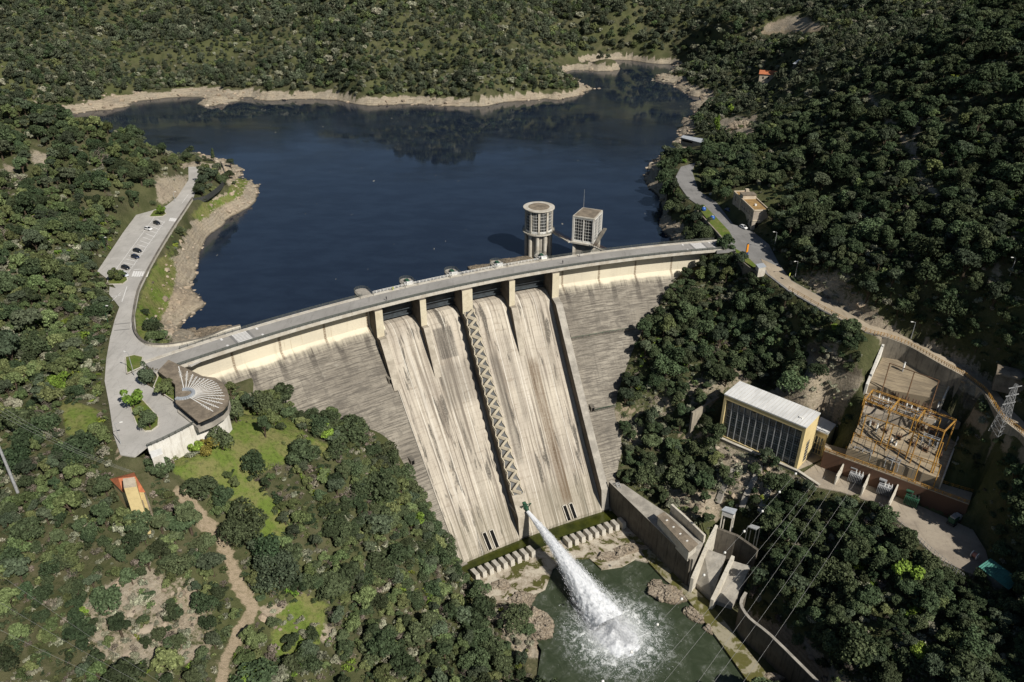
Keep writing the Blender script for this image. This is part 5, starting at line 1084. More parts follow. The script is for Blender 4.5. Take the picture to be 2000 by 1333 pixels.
mb=MB(); mb.quad([(LP+.02,DP*.38,1),(LP+.02,DP*.62,1),(LP+.02,DP*.62,HP*.52),(LP+.02,DP*.38,HP*.52)]); w=mb.build('side_window',M['glass_dark'],ps); mb=MB()
for z in np.arange(1,HP*.52,1.4): mb.bar((LP+.06,DP*.38,z),(LP+.06,DP*.62,z),.1)
mb.build('window_bar',M['cream_line'],w)
def local_ps(u,v,z): 
    p=at(u,v,z); d=p-np.array((PA[0],PA[1],0)); ca,sa=math.cos(-angp),math.sin(-angp); return (d[0]*ca-d[1]*sa,d[0]*sa+d[1]*ca)
ax=[local_ps(u,v,-36.5) for u,v in ((1592,838),(1617,848.5),(1633.5,829.5),(1603,814))]
an=empty('annex',(PA[0],PA[1],ZB),angp,'lower yellow annex with a white roof joined to the end of the power station','building')
ca=np.mean(ax,axis=0); mb=MB(); mb.prism([tuple(np.array(q)*.97+ca*.03) for q in ax],-1,10.0); mb.build('wall',M['yellow_wall'],an); mb=MB(); mb.prism(ax,10.02,10.5); mb.build('roof',M['sheet_roof'],an)
a0,a1=np.array(ax[0]),np.array(ax[1]); e=(a1-a0)/np.linalg.norm(a1-a0); n_=np.array((e[1],-e[0]))*.08; L_=np.linalg.norm(a1-a0); mb=MB(); s=a0*.97+ca*.03+n_*1.5; mb.quad([(*(s+e*L_*.15),.5),(*(s+e*L_*.8),.5),(*(s+e*L_*.8),7.8),(*(s+e*L_*.15),7.8)]); w=mb.build('window',M['glass'],an); mb=MB()
for k in range(4): mb.bar((*(s+n_+e*L_*(.15+.2167*k)),.5),(*(s+n_+e*L_*(.15+.2167*k)),7.8),.16)
for z in (2.5,4.8): mb.bar((*(s+n_+e*L_*.15),z),(*(s+n_+e*L_*.8),z),.12)
mb.build('window_frame',M['yellow_wall'],w)
px_=[at(u,v,-38) for u,v in ((1634,833),(1654,842),(1664,836),(1646,828))]; so=empty('brown_shed',(px_[0][0],px_[0][1],-47),0,'brown sheet-metal cabin with a small blue notice beside the annex','shed'); mb=MB(); mb.prism([(p[0],p[1]) for p in px_],-47,-38.2); root_parent(mb.build('wall',M['rust_steel']),so); mb=MB(); mb.prism([(p[0],p[1]) for p in px_],-38.19,-37.9); root_parent(mb.build('roof',M['metal_grey']),so); mb=MB(); q=np.array(px_[0])*.7+np.array(px_[1])*.3; mb.box((q[0]-.25,q[1]-.3,-44),(.9,.12,1.4),angp); root_parent(mb.build('notice',M['tarp_blue']),so)
# terrace in front of the hall and ramps down the cliff
wall('terrace_front_wall',[at(u,v,-46.9) for u,v in ((1382,846),(1430,868),(1490,893),(1558,922),(1600,950))],.5,8,.8,M['wall_stained'],'stained concrete wall carrying the ledge along the glazed front of the power station',cap=M['concrete_pale'])
wall('side_retaining_wall',[at(u,v,-38) for u,v in ((1352,806),(1388,784),(1416,768))],.0,10,.8,M['wall_stained'],'dark sloping retaining wall at the left end of the power station')
for (a,b_,l) in (((1434,920),(1402,986),'concrete ramp running down the cliff, nearest to the white stilted hut'),((1486,912),(1450,992),'concrete ramp running down the cliff, in the middle of the three'),((1505,950),(1482,1010),'short concrete ramp among the trees, farthest from the dam')):
    A=ground(*a); B=ground(*b_); mb=MB(); n=6; pr=[]
    for k in range(n+1): q=A+(B-A)*k/n; pr.append((q[0],q[1],max(float(hz(q[0],q[1])),q[2])+.8))
    o=empty('concrete_ramp',A,0,l,'ramp'); mb=MB()
    for k in range(n): mb.bar(Vector(pr[k])-Vector((0,0,.8)),Vector(pr[k+1])-Vector((0,0,.8)),2.0,2.2)
    root_parent(mb.build('slab',M['concrete']),o)
# ------------------------------------------------------------------ spillway training wall, tailrace
M['wall_dark']=stained_wall('shaded_stained_concrete',(0.15,0.132,0.105),(0.10,0.088,0.07),(0.045,0.04,0.034))  # stain streaks over a base colour with the walls' shade painted in
tw_=wall('training_wall',[at(u,v,-60.5) for u,v in ((1192,940),(1244,990),(1300,1044),(1351,1092))],0,14,1.4,M['wall_dark'],'shaded, stained wall along the right side of the stilling basin',cap=M['concrete'])
dk=[at(u,v,-60) for u,v in ((1199,941),(1218,944),(1250,966),(1310,1006),(1374,1060),(1354,1092),(1303,1043),(1247,989))]; mb=MB(); mb.prism([(p[0],p[1]) for p in dk],-74,-60.4); tag(mb.build('channel_block',M['concrete']),'flat concrete block behind the stained basin wall, carrying the long low hut','block')
o,P_=shed('channel_hut',[(1283,1008),(1297,1000),(1364,1063),(1347,1079)],-60,3.4,M['concrete_pale'],M['roof_grey'],'long low concrete hut with a grey flat roof on top of the basin wall','hut')
mb=MB(); c=np.mean(P_,axis=0)
for k in range(4): p=P_[0]*.5+P_[1]*.5; q=P_[2]*.5+P_[3]*.5; r=p+(q-p)*(.2+.2*k); mb.box((r[0],r[1],-56.6),(.8,.5,.12),.6)
root_parent(mb.build('roof_hatch',M['white']),o)
wall('inner_wall',[at(u,v,-57) for u,v in ((1312,985),(1340,1010),(1377,1046))],0,6,.8,M['wall_pale'],'pale concrete wall behind the long low hut')
o=empty('access_ladder',at(1205,945,-59.5),0,'steel stairway climbing the dark basin wall beside the dam toe','stairway'); A=Vector(at(1205,945,-59.5)); B=Vector(at(1245,1040,-72.5)); mb=MB()
for s in (-.6,.6): mb.bar(A+Vector((s,s*.3,.5)),B+Vector((s,s*.3,.5)),.14,.5)
for k in range(26): q=A.lerp(B,k/25)+Vector((0,0,.4)); mb.bar(q-Vector((.6,.18,0)),q+Vector((.6,.18,0)),.3,.08)
root_parent(mb.build('flight',M['metal_grey']),o)
wall('tailrace_wall',[at(1400,1026,-57),at(1385,1055,-59),at(1352,1130,-66)],0,10,1.0,M['wall_pale'],'pale sloping wall on the left side of the tailrace bays')
wall('tailrace_wall',[at(1432,1086,-61),at(1391,1172,-68.5)],0,7,1.1,M['wall_pale'],'pale dividing wall between the two tailrace bays')
wall('river_retaining_wall',smooth_line([at(u,v,-63) for u,v in ((1457,1158),(1447,1180),(1464,1208),(1506,1242),(1585,1320),(1650,1385))],3),0,11,.7,M['wall_dark'],'tall curved retaining wall below the wooded bank at the bottom right',cap=M['concrete'])
for (q,l) in ((((1374,1070,-62),(1418,1086,-62),(1390,1168,-71.5),(1351,1130,-71.5)),'sloping concrete floor of the tailrace bay nearer the dam'),(((1432,1096,-63),(1466,1106,-63),(1430,1184,-71.8),(1393,1172,-71.8)),'sloping concrete floor of the tailrace bay under the overhanging branches')):
    P_=[np.array(at(*w)) for w in q]; mb=MB(); mb.faces([tuple(p) for p in P_]+[(p[0],p[1],-75) for p in P_],[(0,1,2,3),(0,3,7,4),(3,2,6,7),(2,1,5,6),(1,0,4,5)]); tag(mb.build('tailrace_floor',M['concrete']),l,'tailrace')
wall('tailrace_head_wall',[at(1402,1032,-58),at(1440,1046,-58.5),at(1480,1074,-59)],0,13,1.0,M['wall_dark'],'dark wall at the head of the two tailrace bays')
sh=[at(u,v,-51) for u,v in ((1411,996),(1418,990),(1438,995),(1433,1004))]; o=empty('stilted_hut',at(1424,1010,-57),0,'small white hut on concrete stilts above the tailrace','hut'); mb=MB(); mb.prism([(p[0],p[1]) for p in sh],-53.4,-51.3); root_parent(mb.build('wall',M['white_wall']),o); c=np.mean(sh,axis=0); mb=MB(); mb.prism([tuple((np.array(p)*1.15-c*.15)[:2]) for p in sh],-51.29,-51.0); root_parent(mb.build('roof',M['grey_sheet']),o)
for p in sh: mb=MB(); q=np.array(p)*.9+c*.1; mb.box((q[0],q[1],-62),(.4,.4,8.6)); root_parent(mb.build('stilt',M['concrete_pale']),o)
P_=[Vector(at(u,v,-54)) for u,v in ((1460,1030),(1468,1026),(1484,1031),(1477,1036))]; o=empty('hoist_frame',P_[0]-Vector((0,0,6)),0,'dark steel hoist frame with a small roof over the tailrace gate','hoist'); mb=MB()
for p in P_: mb.bar(p-Vector((0,0,9)),p,.3)
root_parent(mb.build('leg',M['metal_dark']),o); mb=MB(); mb.prism([(p.x,p.y) for p in P_],-54,-53.6); root_parent(mb.build('top',M['metal_grey']),o)
rw=[at(u,v,-72.9) for u,v in ((1232,1046),(1246,1046),(1290,1096),(1345,1138),(1392,1186),(1452,1260),(1520,1345),(1470,1345),(1400,1246),(1336,1162),(1300,1134),(1268,1100))]
def walk_mat():
    b=NB("river_walk"); o=b.tc.outputs['Object']; n1=b.noise(o,0.16,5,0.65,0.5); n2=b.noise(o,1.2,5,0.7); c=b.mix(b.ramp(n1,0.44,0.52),(0.30,0.27,0.19),(0.10,0.095,0.025)); c=b.mix(b.ramp(n2,0.5,0.75,0,0.6),c,(0.16,0.14,0.07)); return b.done(c,0.7,0.3)
o=tag(flat_mesh('river_walkway',[(p[0],p[1]) for p in rw],-72.75,walk_mat(),thick=3.0),kind='structure')
# ------------------------------------------------------------------ lane wall, fence
LW=smooth_line([Vector(at(u,v,z_right(u,v)))+Vector((-.2,0,0)) for u,v in ((1726,657),(1773,675),(1808,694),(1843,714),(1866,726),(1886,737),(1905,751),(1924,767),(1940,791),(1959,818),(1978,834),(2000,853),(2055,920))],4)
wall('lane_retaining_wall',LW,.15,12,.6,M['wall_stained'],'long curved concrete wall holding up the lane above the substation')
fo=empty('lane_fence',LW[0],0,'yellowish post-and-rail fence along the edge of the lane above the substation','fence'); FL=smooth_line([Vector(at(u,v,z_right(u,v)))+Vector((.1,.1,.15)) for u,v in ((1540,566),(1610,606),(1690,647),(1732,659),(1773,674),(1808,693),(1843,713),(1866,725),(1886,736),(1905,750),(1924,766),(1940,790),(1959,817),(1978,833),(2000,852),(2055,919))],6)
mb=MB()
for k in range(len(FL)-1):
    for h in (.55,1.1): mb.bar(FL[k]+Vector((0,0,h)),FL[k+1]+Vector((0,0,h)),.09)
root_parent(mb.build('rail',M['yellow_steel']),fo)
dist=0; last=FL[0]
for k in range(len(FL)-1):
    seg=(FL[k+1]-FL[k]).length; n=max(1,round(seg/2.6))
    for j in range(n): p=FL[k].lerp(FL[k+1],j/n); mb=MB(); mb.bar(p-Vector((0,0,.3)),p+Vector((0,0,1.3)),.14); root_parent(mb.build('fence_post',M['yellow_steel']),fo)
# ------------------------------------------------------------------ substation
def embank_mat():
    b=NB("embankment_concrete"); uv=uvs(b); s=b.sep(uv); n1=b.noise(b.mapv(uv,(0.09,0.25,1)),1,5,0.65); hl=b.noise(b.mapv(uv,(0.12,2.2,1)),1,5,0.75); f=b.noise(b.mapv(uv,(2,2,1)),1,4,0.7)
    c=b.mix(b.ramp(n1,0.38,0.62),(0.36,0.29,0.195),(0.24,0.195,0.135)); c=b.mix(b.ramp(hl,0.48,0.66,0,0.8),c,(0.15,0.12,0.085)); fr=b.math('FRACT',b.math('MULTIPLY',s[1],0.7)); c=b.mix(b.math('MULTIPLY',b.ramp(fr,0.85,0.95),0.55),c,(0.10,0.08,0.055)); c=b.mix(b.ramp(f,0.5,0.8,0,0.4),c,(0.20,0.16,0.11)); b.bump(hl,0.5,0.2); return b.done(c,0.92,0.15)
M['embank']=embank_mat()
def terrace(name,Q_,mat,down=3.0):
    """sloping slab: corners a,b (top edge) c,d (bottom edge)"""
    a,b_,c,d=[np.array(q) for q in Q_]; n,m=24,10; P_=[];U=[];V=[]; L1=np.linalg.norm(b_-a); H1=np.linalg.norm(d-a)
    for i in range(m+1):
        l=a+(d-a)*i/m; r=b_+(c-b_)*i/m; P_.append([l+(r-l)*j/n for j in range(n+1)]); U.append([L1*j/n for j in range(n+1)]); V.append([H1*i/m]*(n+1))
    mb=MB(); mb.grid(P_,0,U,V)
    for row in (P_[0],P_[-1],[p[0] for p in P_],[p[-1] for p in P_]): mb.grid([row,[p-np.array((0,0,down)) for p in row]],0)
    o=mb.build(name,mat); return tag(o,kind='structure')
terrace('upper_embankment',SUBU,M['embank'],4); terrace('switchgear_terrace',[SUBG[0],SUBG[1],SUBG[2],SUBG[3]],M['yard'],4); terrace('lower_embankment',SUBL,M['embank'],5)
M['rust_wall']=stained_wall('rust_stained_wall',(0.15,0.085,0.055),(0.11,0.065,0.045),(0.045,0.03,0.024))
wk=[at(u,v,-39.4) for u,v in ((1612,866),(1652,877),(1846,946),(1900,962),(1893,984),(1760,935),(1610,880))]; mb=MB(); mb.prism([(p[0],p[1]) for p in wk],-47.2,-39.9); tag(mb.build('bay_back_wall',M['rust_wall']),'rust-stained wall behind the transformers, under the yellow walkway','wall')
wo_=empty('service_walkway',at(1610,880,-39.6),0,'long yellow-railed service walkway above the transformer bays','walkway'); mb=MB(); mb.prism([(p[0],p[1]) for p in wk],-39.89,-39.55); root_parent(mb.build('slab',M['dirt_road']),wo_)
mb=MB(); fr_=[at(u,v,-39.55) for u,v in ((1610,880),(1685,907),(1760,935),(1826,960),(1893,984))]; bk=[at(u,v,-39.55) for u,v in ((1652,877),(1750,912),(1846,946),(1900,962))]
for Ln in (fr_,bk):
    mb=MB(); S=smooth_line(Ln,5)
    for k in range(len(S)-1):
        for h in (.5,1.1): mb.bar(S[k]+Vector((0,0,h)),S[k+1]+Vector((0,0,h)),.18)
        mb.bar(S[k],S[k]+Vector((0,0,1.15)),.18)
    root_parent(mb.build('handrail',M['yellow_steel']),wo_)
mb=MB(); S=smooth_line([at(u,v,-39.55) for u,v in ((1768,928),(1800,940),(1836,952))],4)
for k in range(len(S)-1): mb.faces([S[k],S[k+1],S[k+1]+Vector((0,0,1.8)),S[k]+Vector((0,0,1.8)),S[k]+Vector((.15,.2,0)),S[k+1]+Vector((.15,.2,0)),S[k+1]+Vector((.15,.2,1.8)),S[k]+Vector((.15,.2,1.8))],[(0,1,2,3),(7,6,5,4),(3,2,6,7)])
M['salmon']=simple('salmon_panel',(0.50,0.22,0.16),(0.36,0.16,0.12),0.8,0.8); root_parent(mb.build('screen_panel',M['salmon']),wo_)
wall('substation_side_wall',[at(1729,664,-6.5),at(1712,705,-12.5),at(1693,752,-19.2)],0.3,6,.8,M['wall_white'],'pale sloping wall along the left edge of the upper embankment')
wall('substation_end_wall',[at(1863,734,-11.1),at(1852,758,-14.8),at(1841,782,-18.2)],.4,5,.5,M['concrete_pale'],'low pale wall on the right edge of the upper embankment')
wall('substation_end_wall',[at(1880,834,-25.6),at(1858,890,-31),at(1841,936,-35.2)],.4,5,.5,M['concrete_pale'],'low pale wall on the right edge of the lower embankment')
def gpost(mb,p,zt,w=.34):
    zb_=float(hz(p[0],p[1])); mb.bar((p[0],p[1],zb_),(p[0],p[1],zt),w)
ZG=-18.0
ga=[np.array(at(u,v,ZG)) for u,v in ((1705,762),(1757,780),(1808,799),(1867,821))]; gb=[np.array(at(u,v,ZG)) for u,v in ((1690,781),(1739,802),(1792,822),(1845,843))]
go=empty('gantry',(ga[0][0],ga[0][1],-22),0,'big yellow steel gantry spanning the middle of the substation','gantry')
for row,nm in ((ga,0),(gb,1)):
    for k in range(4): mb=MB(); gpost(mb,row[k],ZG+.2); root_parent(mb.build('gantry_post',M['yellow_steel']),go)
    for k in range(3):
        A,B=Vector(row[k]),Vector(row[k+1]); mb=MB(); s=(B-A).normalized().cross(Vector((0,0,1)))*.45
        for q in (s,-s): mb.bar(A+q,B+q,.2)
        n=10
        for j in range(n): mb.bar(A.lerp(B,j/n)+(s if j%2 else -s),A.lerp(B,(j+1)/n)+(-s if j%2 else s),.1)
        root_parent(mb.build('lattice_beam',M['yellow_steel']),go)
for k in range(4): mb=MB(); mb.bar(ga[k],gb[k],.38,.38); root_parent(mb.build('cross_beam',M['yellow_steel']),go)
gc_=[np.array(at(u,v,-22.5)) for u,v in ((1692,812),(1745,830),(1795,849),(1842,866))]
lo=empty('gantry',(gc_[0][0],gc_[0][1],-28),0,'low yellow steel frame with short brackets at the head of the lower embankment','gantry'); 
for k in range(4): mb=MB(); gpost(mb,gc_[k],-22.3,.28); root_parent(mb.build('gantry_post',M['yellow_steel']),lo)
for k in range(3): mb=MB(); mb.bar(gc_[k],gc_[k+1],.26); root_parent(mb.build('beam',M['yellow_steel']),lo)
for (za,pa,l) in ((-29.5,((1668,846),(1712,862),(1757,879),(1800,895),(1838,909)),'ochre lattice frame along the foot of the lower embankment'),(-19.0,((1690,770),(1740,787),(1790,803),(1838,818)),'rusty ochre frame on the back edge of the switchgear terrace')):
    q_=[np.array(at(u,v,za)) for u,v in pa]; fo_=empty('gantry',(q_[0][0],q_[0][1],za-6),0,l,'gantry')
    for k in range(len(q_)): mb=MB(); gpost(mb,q_[k],za+.1,.24); root_parent(mb.build('gantry_post',M['yellow_steel']),fo_)
    for k in range(len(q_)-1):
        mb=MB(); A,B=Vector(q_[k]),Vector(q_[k+1]); mb.bar(A,B,.2); mb.bar(A-Vector((0,0,.9)),B-Vector((0,0,.9)),.16)
        for j in range(8): mb.bar(A.lerp(B,j/8)-Vector((0,0,.9*(j%2))),A.lerp(B,(j+1)/8)-Vector((0,0,.9*((j+1)%2))),.1)
        root_parent(mb.build('beam',M['yellow_steel']),fo_)
uo=[np.array(at(u,v,-9)) for u,v in ((1738,710),(1786,727),(1834,744))]; uf=empty('gantry',(uo[0][0],uo[0][1],-16),0,'thin brown steel frame standing on the upper embankment','gantry')
for k in range(3): mb=MB(); gpost(mb,uo[k],-8.9,.26); root_parent(mb.build('gantry_post',M['rust_steel']),uf)
for k in range(2): mb=MB(); mb.bar(uo[k],uo[k+1],.22); root_parent(mb.build('beam',M['rust_steel']),uf)
# post insulators (one, then copies)
def make_insulator():
    o=empty('post_insulator',(0,0,0),0,'post insulator','insulator'); mb=MB(); mb.bar((0,0,-.3),(0,0,1.6),.3); mb.build('stand',M['metal_grey'],o); mb=MB()
    pr=[]
    for k in range(7): pr+= [(.34,1.6+k*.26),(.20,1.72+k*.26)]
    mb.lathe(pr+[(.12,3.5)],n=10); mb.build('ceramic_stack',M['white'],o); mb=MB(); mb.lathe([(.3,3.5),(.36,3.7),(.1,3.9)],n=8); mb.build('terminal_cap',M['metal_grey'],o); return o
ins0=make_insulator(); used=False
def insul(u,v,z,label,g,s=1.0):
    global used
    o=ins0 if not used else copy_tree(ins0); used=True; p=at(u,v,z); o.location=(p[0],p[1],float(hz(p[0],p[1]))+.5); o.scale=(s,s,s); o["label"]=label; o["group"]=g
for (u,v) in ((1677,852),(1691,857),(1705,863),(1720,870),(1737,876),(1746,880),(1757,885),(1768,892),(1780,898),(1794,904),(1808,910),(1822,917)): insul(u,v,-34.0,'white-topped post insulator in the row along the foot of the lower embankment','insulators along the lower embankment')
for (u,v) in ((1728,770),(1752,738+24),(1765,778),(1782,782),(1798,790),(1815,766+22),(1830,800)): insul(u,v,-22.5,'post insulator on the strip under the upper embankment','insulators under the upper embankment')
for (u,v) in ((1715,782),(1722,787),(1732,790),(1769,797),(1778,802),(1790,806),(1815,812),(1828,818)): insul(u,v,-23,'short post insulator between the two yellow gantry beams','insulators between the gantry beams',.8)
def busbar(name,line,z,label,n=3):
    o=empty(name,at(*line[0],z),0,label,'busbar'); A=Vector(at(*line[0],z)); B=Vector(at(*line[1],z)); mb=MB(); s=(B-A).normalized().cross(Vector((0,0,1)))
    for k in range(n): mb.tube([A+s*k*1.1+Vector((0,0,2.2)),B+s*k*1.1+Vector((0,0,2.2))],.13,6)
    for t in (.05,.5,.95): q=A.lerp(B,t); mb.bar(q-s*.3+Vector((0,0,2)),q+s*(n*1.1)+Vector((0,0,2)),.18)
    root_parent(mb.build('tube',M['metal_grey']),o); mb=MB()
    for t in (.05,.5,.95):
        for k in (0,n-1): q=A.lerp(B,t)+s*k*1.1; mb.bar(q-Vector((0,0,1.5)),q+Vector((0,0,2)),.2)
    root_parent(mb.build('support',M['metal_grey']),o)
busbar('busbar',((1670,876),(1705,889)),-36.5,'group of grey busbar tubes above the walkway, nearest to the annex'); busbar('busbar',((1730,899),(1758,909)),-36.5,'group of grey busbar tubes in the middle above the walkway'); busbar('busbar',((1716,790),(1744,799)),-23.3,'grey switch tubes in the left bay under the yellow gantry'); busbar('busbar',((1768,806),(1796,815)),-23.3,'grey switch tubes in the right bay under the yellow gantry')
busbar('busbar',((1802,856),(1834,868)),-28.5,'grey switch tubes at the right end of the lower embankment')
M['cabinet']=simple('switch_cabinet',(0.12,0.12,0.11),(0.07,0.07,0.065),1,0.6)
brk0=None
def breaker(u,v,z,label,g,s=1.0):
    global brk0
    if brk0 is None:
        brk0=empty('circuit_breaker',(0,0,0),aw0,'breaker','breaker'); mb=MB(); mb.box((0,0,0),(2.6,1.0,.25)); mb.box((-.9,0,.25),(.2,.8,1.3)); mb.box((.9,0,.25),(.2,.8,1.3)); mb.box((0,0,1.5),(2.6,.7,.3)); mb.build('stand',M['rust_steel'],brk0); mb=MB(); mb.box((0,.35,.3),(1.2,.7,1.1)); mb.build('cabinet',M['cabinet'],brk0); o=brk0
        for x in (-.95,0,.95):
            mb=MB(); mb.lathe([(.16,1.8),(.26,1.95),(.15,2.1),(.26,2.3),(.15,2.5),(.26,2.7),(.13,2.9),(.2,3.2),(.05,3.4)],(x,0,0),8); mb.build('pole_column',M['ceramic'],brk0)
    else: o=copy_tree(brk0)
    p=at(u,v,z); o.location=(p[0],p[1],float(hz(p[0],p[1]))+.45); o.scale=(s,s,s); o["label"]=label; o["group"]=g
M['ceramic']=simple('brown_ceramic',(0.16,0.09,0.06),(0.09,0.05,0.035),2,0.35,0.5); aw0=math.atan2(*(np.array(at(1893,984,-39))-np.array(at(1610,880,-39)))[:2][::-1])
for k in range(7): breaker(1706+20*k,766+7.2*k,-22.8,'brown circuit breaker in the back row on the switchgear terrace','breakers in the back row of the terrace')
for k in range(8): breaker(1698+21*k,792+5.4*k,-23.2,'brown circuit breaker in the front row on the switchgear terrace','breakers in the front row of the terrace')
for k in range(8): breaker(1672+23*k,868+8.6*k,-34.6,'brown circuit breaker on the narrow strip below the lower embankment','breakers below the lower embankment',.9)
for k in range(6): breaker(1700+27*k,838+9*k,-30.0,'brown circuit breaker standing part way down the lower embankment','breakers on the lower embankment',.8)
for (ra,rb,n,l) in ((ga,gb,9,'slack bus wire strung between the two beams of the yellow gantry'),):
    for k in range(n):
        t=(k+.5)/n*2.999; i=int(t); f_=t-i; A=Vector(ra[i])*(1-f_)+Vector(ra[i+1])*f_; B=Vector(rb[i])*(1-f_)+Vector(rb[i+1])*f_; mb=MB(); mb.tube([A.lerp(B,q/6)-Vector((0,0,1.6*4*(q/6)*(1-q/6))) for q in range(7)],.07,4); o=mb.build('bus_wire',M['metal_dark']); tag(o,l,'wire','bus wires on the yellow gantry')
for k in range(9):
    t=(k+.5)/9*2.999; i=int(t); f_=t-i; A=Vector(gb[i])*(1-f_)+Vector(gb[i+1])*f_; B=A+Vector((-7.5,-9.5,-13.5)); mb=MB(); mb.tube([A.lerp(B,q/6)-Vector((0,0,.8*4*(q/6)*(1-q/6))) for q in range(7)],.07,4); tag(mb.build('bus_wire',M['metal_dark']),'dark bus wire dropping from the front gantry beam toward the walkway','wire','bus wires dropping to the walkway')
# transformers in their bays
dirw=np.array(fr_[4])-np.array(fr_[0]); aw=math.atan2(dirw[1],dirw[0])
def transformer(u,v,label,mat,s=1.0,dark=False):
    p=at(u,v,ZB); o=empty('transformer',(p[0],p[1],ZB),aw,label,'transformer'); mb=MB(); mb.box((0,0,.3),(4.6*s,2.4*s,3.2*s)); mb.build('tank',mat,o,bevel=.08); mb=MB()
    for k in range(9): mb.box(((-2.1+k*.52)*s,-1.75*s,.7),(.16,1.0*s,2.6*s))
    mb.build('radiator',mat,o); mb=MB(); mb.tube([(-2.6*s,.9*s,4.6*s),(-.2*s,.9*s,4.6*s)],.55*s,12); mb.bar((-1.6*s,.9*s,3.3*s),(-1.6*s,.9*s,4.4*s),.2); mb.build('oil_conservator',mat,o)
    for k in range(3): mb=MB(); mb.lathe([(.28*s,3.5*s),(.16*s,3.8*s),(.26*s,4.1*s),(.14*s,4.4*s),(.2*s,4.7*s),(.06*s,5.2*s)],((-.4+k*1.1)*s,-.3*s,0),10); mb.build('bushing',M['white'] if not dark else M['metal_dark'],o)
    return o
transformer(1670,940,'white-grey transformer in the bay nearest to the annex',M['metal_grey']); transformer(1726,964,'white-grey transformer in the middle bay',M['metal_grey']); transformer(1778,985,'dark green transformer in the open bay beyond the last blast wall',M['green_metal'],.95,True)
for (a,b_,l) in (((1648,906),(1634,930),'pale blast wall between the annex and the first transformer'),((1701,921),(1686,952),'pale blast wall between the two grey transformers'),((1757,941),(1737,982),'pale blast wall between the middle bay and the dark green transformer')):
    wall('blast_wall',[at(*a,-42),at(*b_,-43)],0,5.0,.4,M['wall_pale'],l)
flat=[at(u,v,-46.98) for u,v in ((1600,897),(1650,922),(1730,955),(1800,985),(1890,1028),(1905,1005),(1800,962),(1700,925),(1640,900))]; tag(flat_mesh('bay_floor',[(p[0],p[1]) for p in flat],-46.93,M['brick_red'],thick=.05),kind='structure')
p=at(1862,1022,ZB); o=empty('mobile_unit',(p[0],p[1],ZB),aw+1.25,'grey-green wheeled generator unit parked in the courtyard','machine'); mb=MB(); mb.box((0,0,.9),(5.6,2.3,.5)); mb.build('chassis',M['metal_dark'],o); mb=MB(); mb.box((-1,0,1.4),(3.2,2.1,1.9)); mb.build('body',M['green_metal'],o,bevel=.1); mb=MB()
for k in range(5): mb.box((-2.2+k*.6,0,3.3),(.25,1.6,.5))
mb.box((1.9,0,1.4),(1.3,2.0,1.3)); mb.tube([(1.9,-.8,2.9),(1.9,.8,2.9)],.3,8); mb.build('cooler',M['metal_grey'],o)
for x in (-1.8,-.6,1.8):
    for y in (-1.05,1.05): mb=MB(); mb.tube([(x,y-.18,.5),(x,y+.18,.5)],.5,14); mb.build('wheel',M['tyre'],o)
p=at(1902,1090,ZB); o=empty('cable_drum',(p[0],p[1],ZB+1.2),.6,'white and red cable drum lying at the edge of the courtyard under the trees','drum'); mb=MB()
for y in (-.8,.8): mb.tube([(0,y-.1,0),(0,y+.1,0)],1.2,18)
mb.build('flange',M['white'],o); mb=MB(); mb.tube([(0,-.7,0),(0,.7,0)],.8,16); mb.build('core',M['salmon'],o)
o,P_=shed('green_shed',[(1911,1108),(1934,1092),(1993,1134),(1971,1152)],-47,3.5,M['concrete_dark'],M['green_roof'],'low shed with a faded green sheet roof beside the courtyard','shed',pitch=.2)
mb=MB()
for k in range(1,14): A=P_[0]+(P_[3]-P_[0])*k/14; B=P_[1]+(P_[2]-P_[1])*k/14; mb.bar((A[0],A[1],-43.22),(B[0],B[1],-43.22),.12,.14)
root_parent(mb.build('roof_seam',M['green_roof']),o)
fo=empty('courtyard_fence',at(1740,1018,ZB),0,'thin grey mesh fence along the wooded edge of the courtyard','fence'); S=smooth_line([at(u,v,ZB) for u,v in ((1715,990),(1768,1036),(1810,1072),(1850,1105),(1880,1130))],6)
mb=MB()
for k in range(len(S)-1):
    for h in (.1,.9,1.8): mb.bar(S[k]+Vector((0,0,h)),S[k+1]+Vector((0,0,h)),.06)
root_parent(mb.build('rail',M['metal_grey']),fo)
for p in S: mb=MB(); mb.bar(p-Vector((0,0,.5)),p+Vector((0,0,1.9)),.1); root_parent(mb.build('fence_post',M['metal_grey']),fo)
# lattice pylon
pb_=ground(1946,852); hp_=zfor(1946,852,pb_[2],757)-pb_[2]; o=empty('lattice_pylon',pb_,.3,'grey lattice pylon rising in front of the lane on the right','pylon'); mb=MB(); n=10
for k in range(n):
    a=1.5*(1-k/n)+.35; c=1.5*(1-(k+1)/n)+.35; z0=hp_*k/n; z1=hp_*(k+1)/n; cs=[(-1,-1),(1,-1),(1,1),(-1,1)]
    for i in range(4):
        p,q=cs[i],cs[(i+1)%4]; mb.bar((p[0]*a,p[1]*a,z0),(p[0]*c,p[1]*c,z1),.11); mb.bar((p[0]*a,p[1]*a,z0),(q[0]*c,q[1]*c,z1),.06); mb.bar((q[0]*a,q[1]*a,z0),(p[0]*c,p[1]*c,z1),.06); mb.bar((p[0]*c,p[1]*c,z1),(q[0]*c,q[1]*c,z1),.06)
mb.build('lattice_mast',M['metal_grey'],o); mb=MB()
for z in (hp_-1,hp_-4,hp_-7): mb.bar((-2.6,0,z),(2.6,0,z),.22)
mb.build('crossarm',M['metal_grey'],o)
sc_=ground(1981,748); o=empty('barrel_shelter',sc_,-.55,'low shelter with a weathered barrel roof among the trees above the lane','shelter'); mb=MB(); pr=[(3.4*math.cos(a),3.0+1.3*math.sin(a)) for a in np.linspace(0,math.pi,12)]
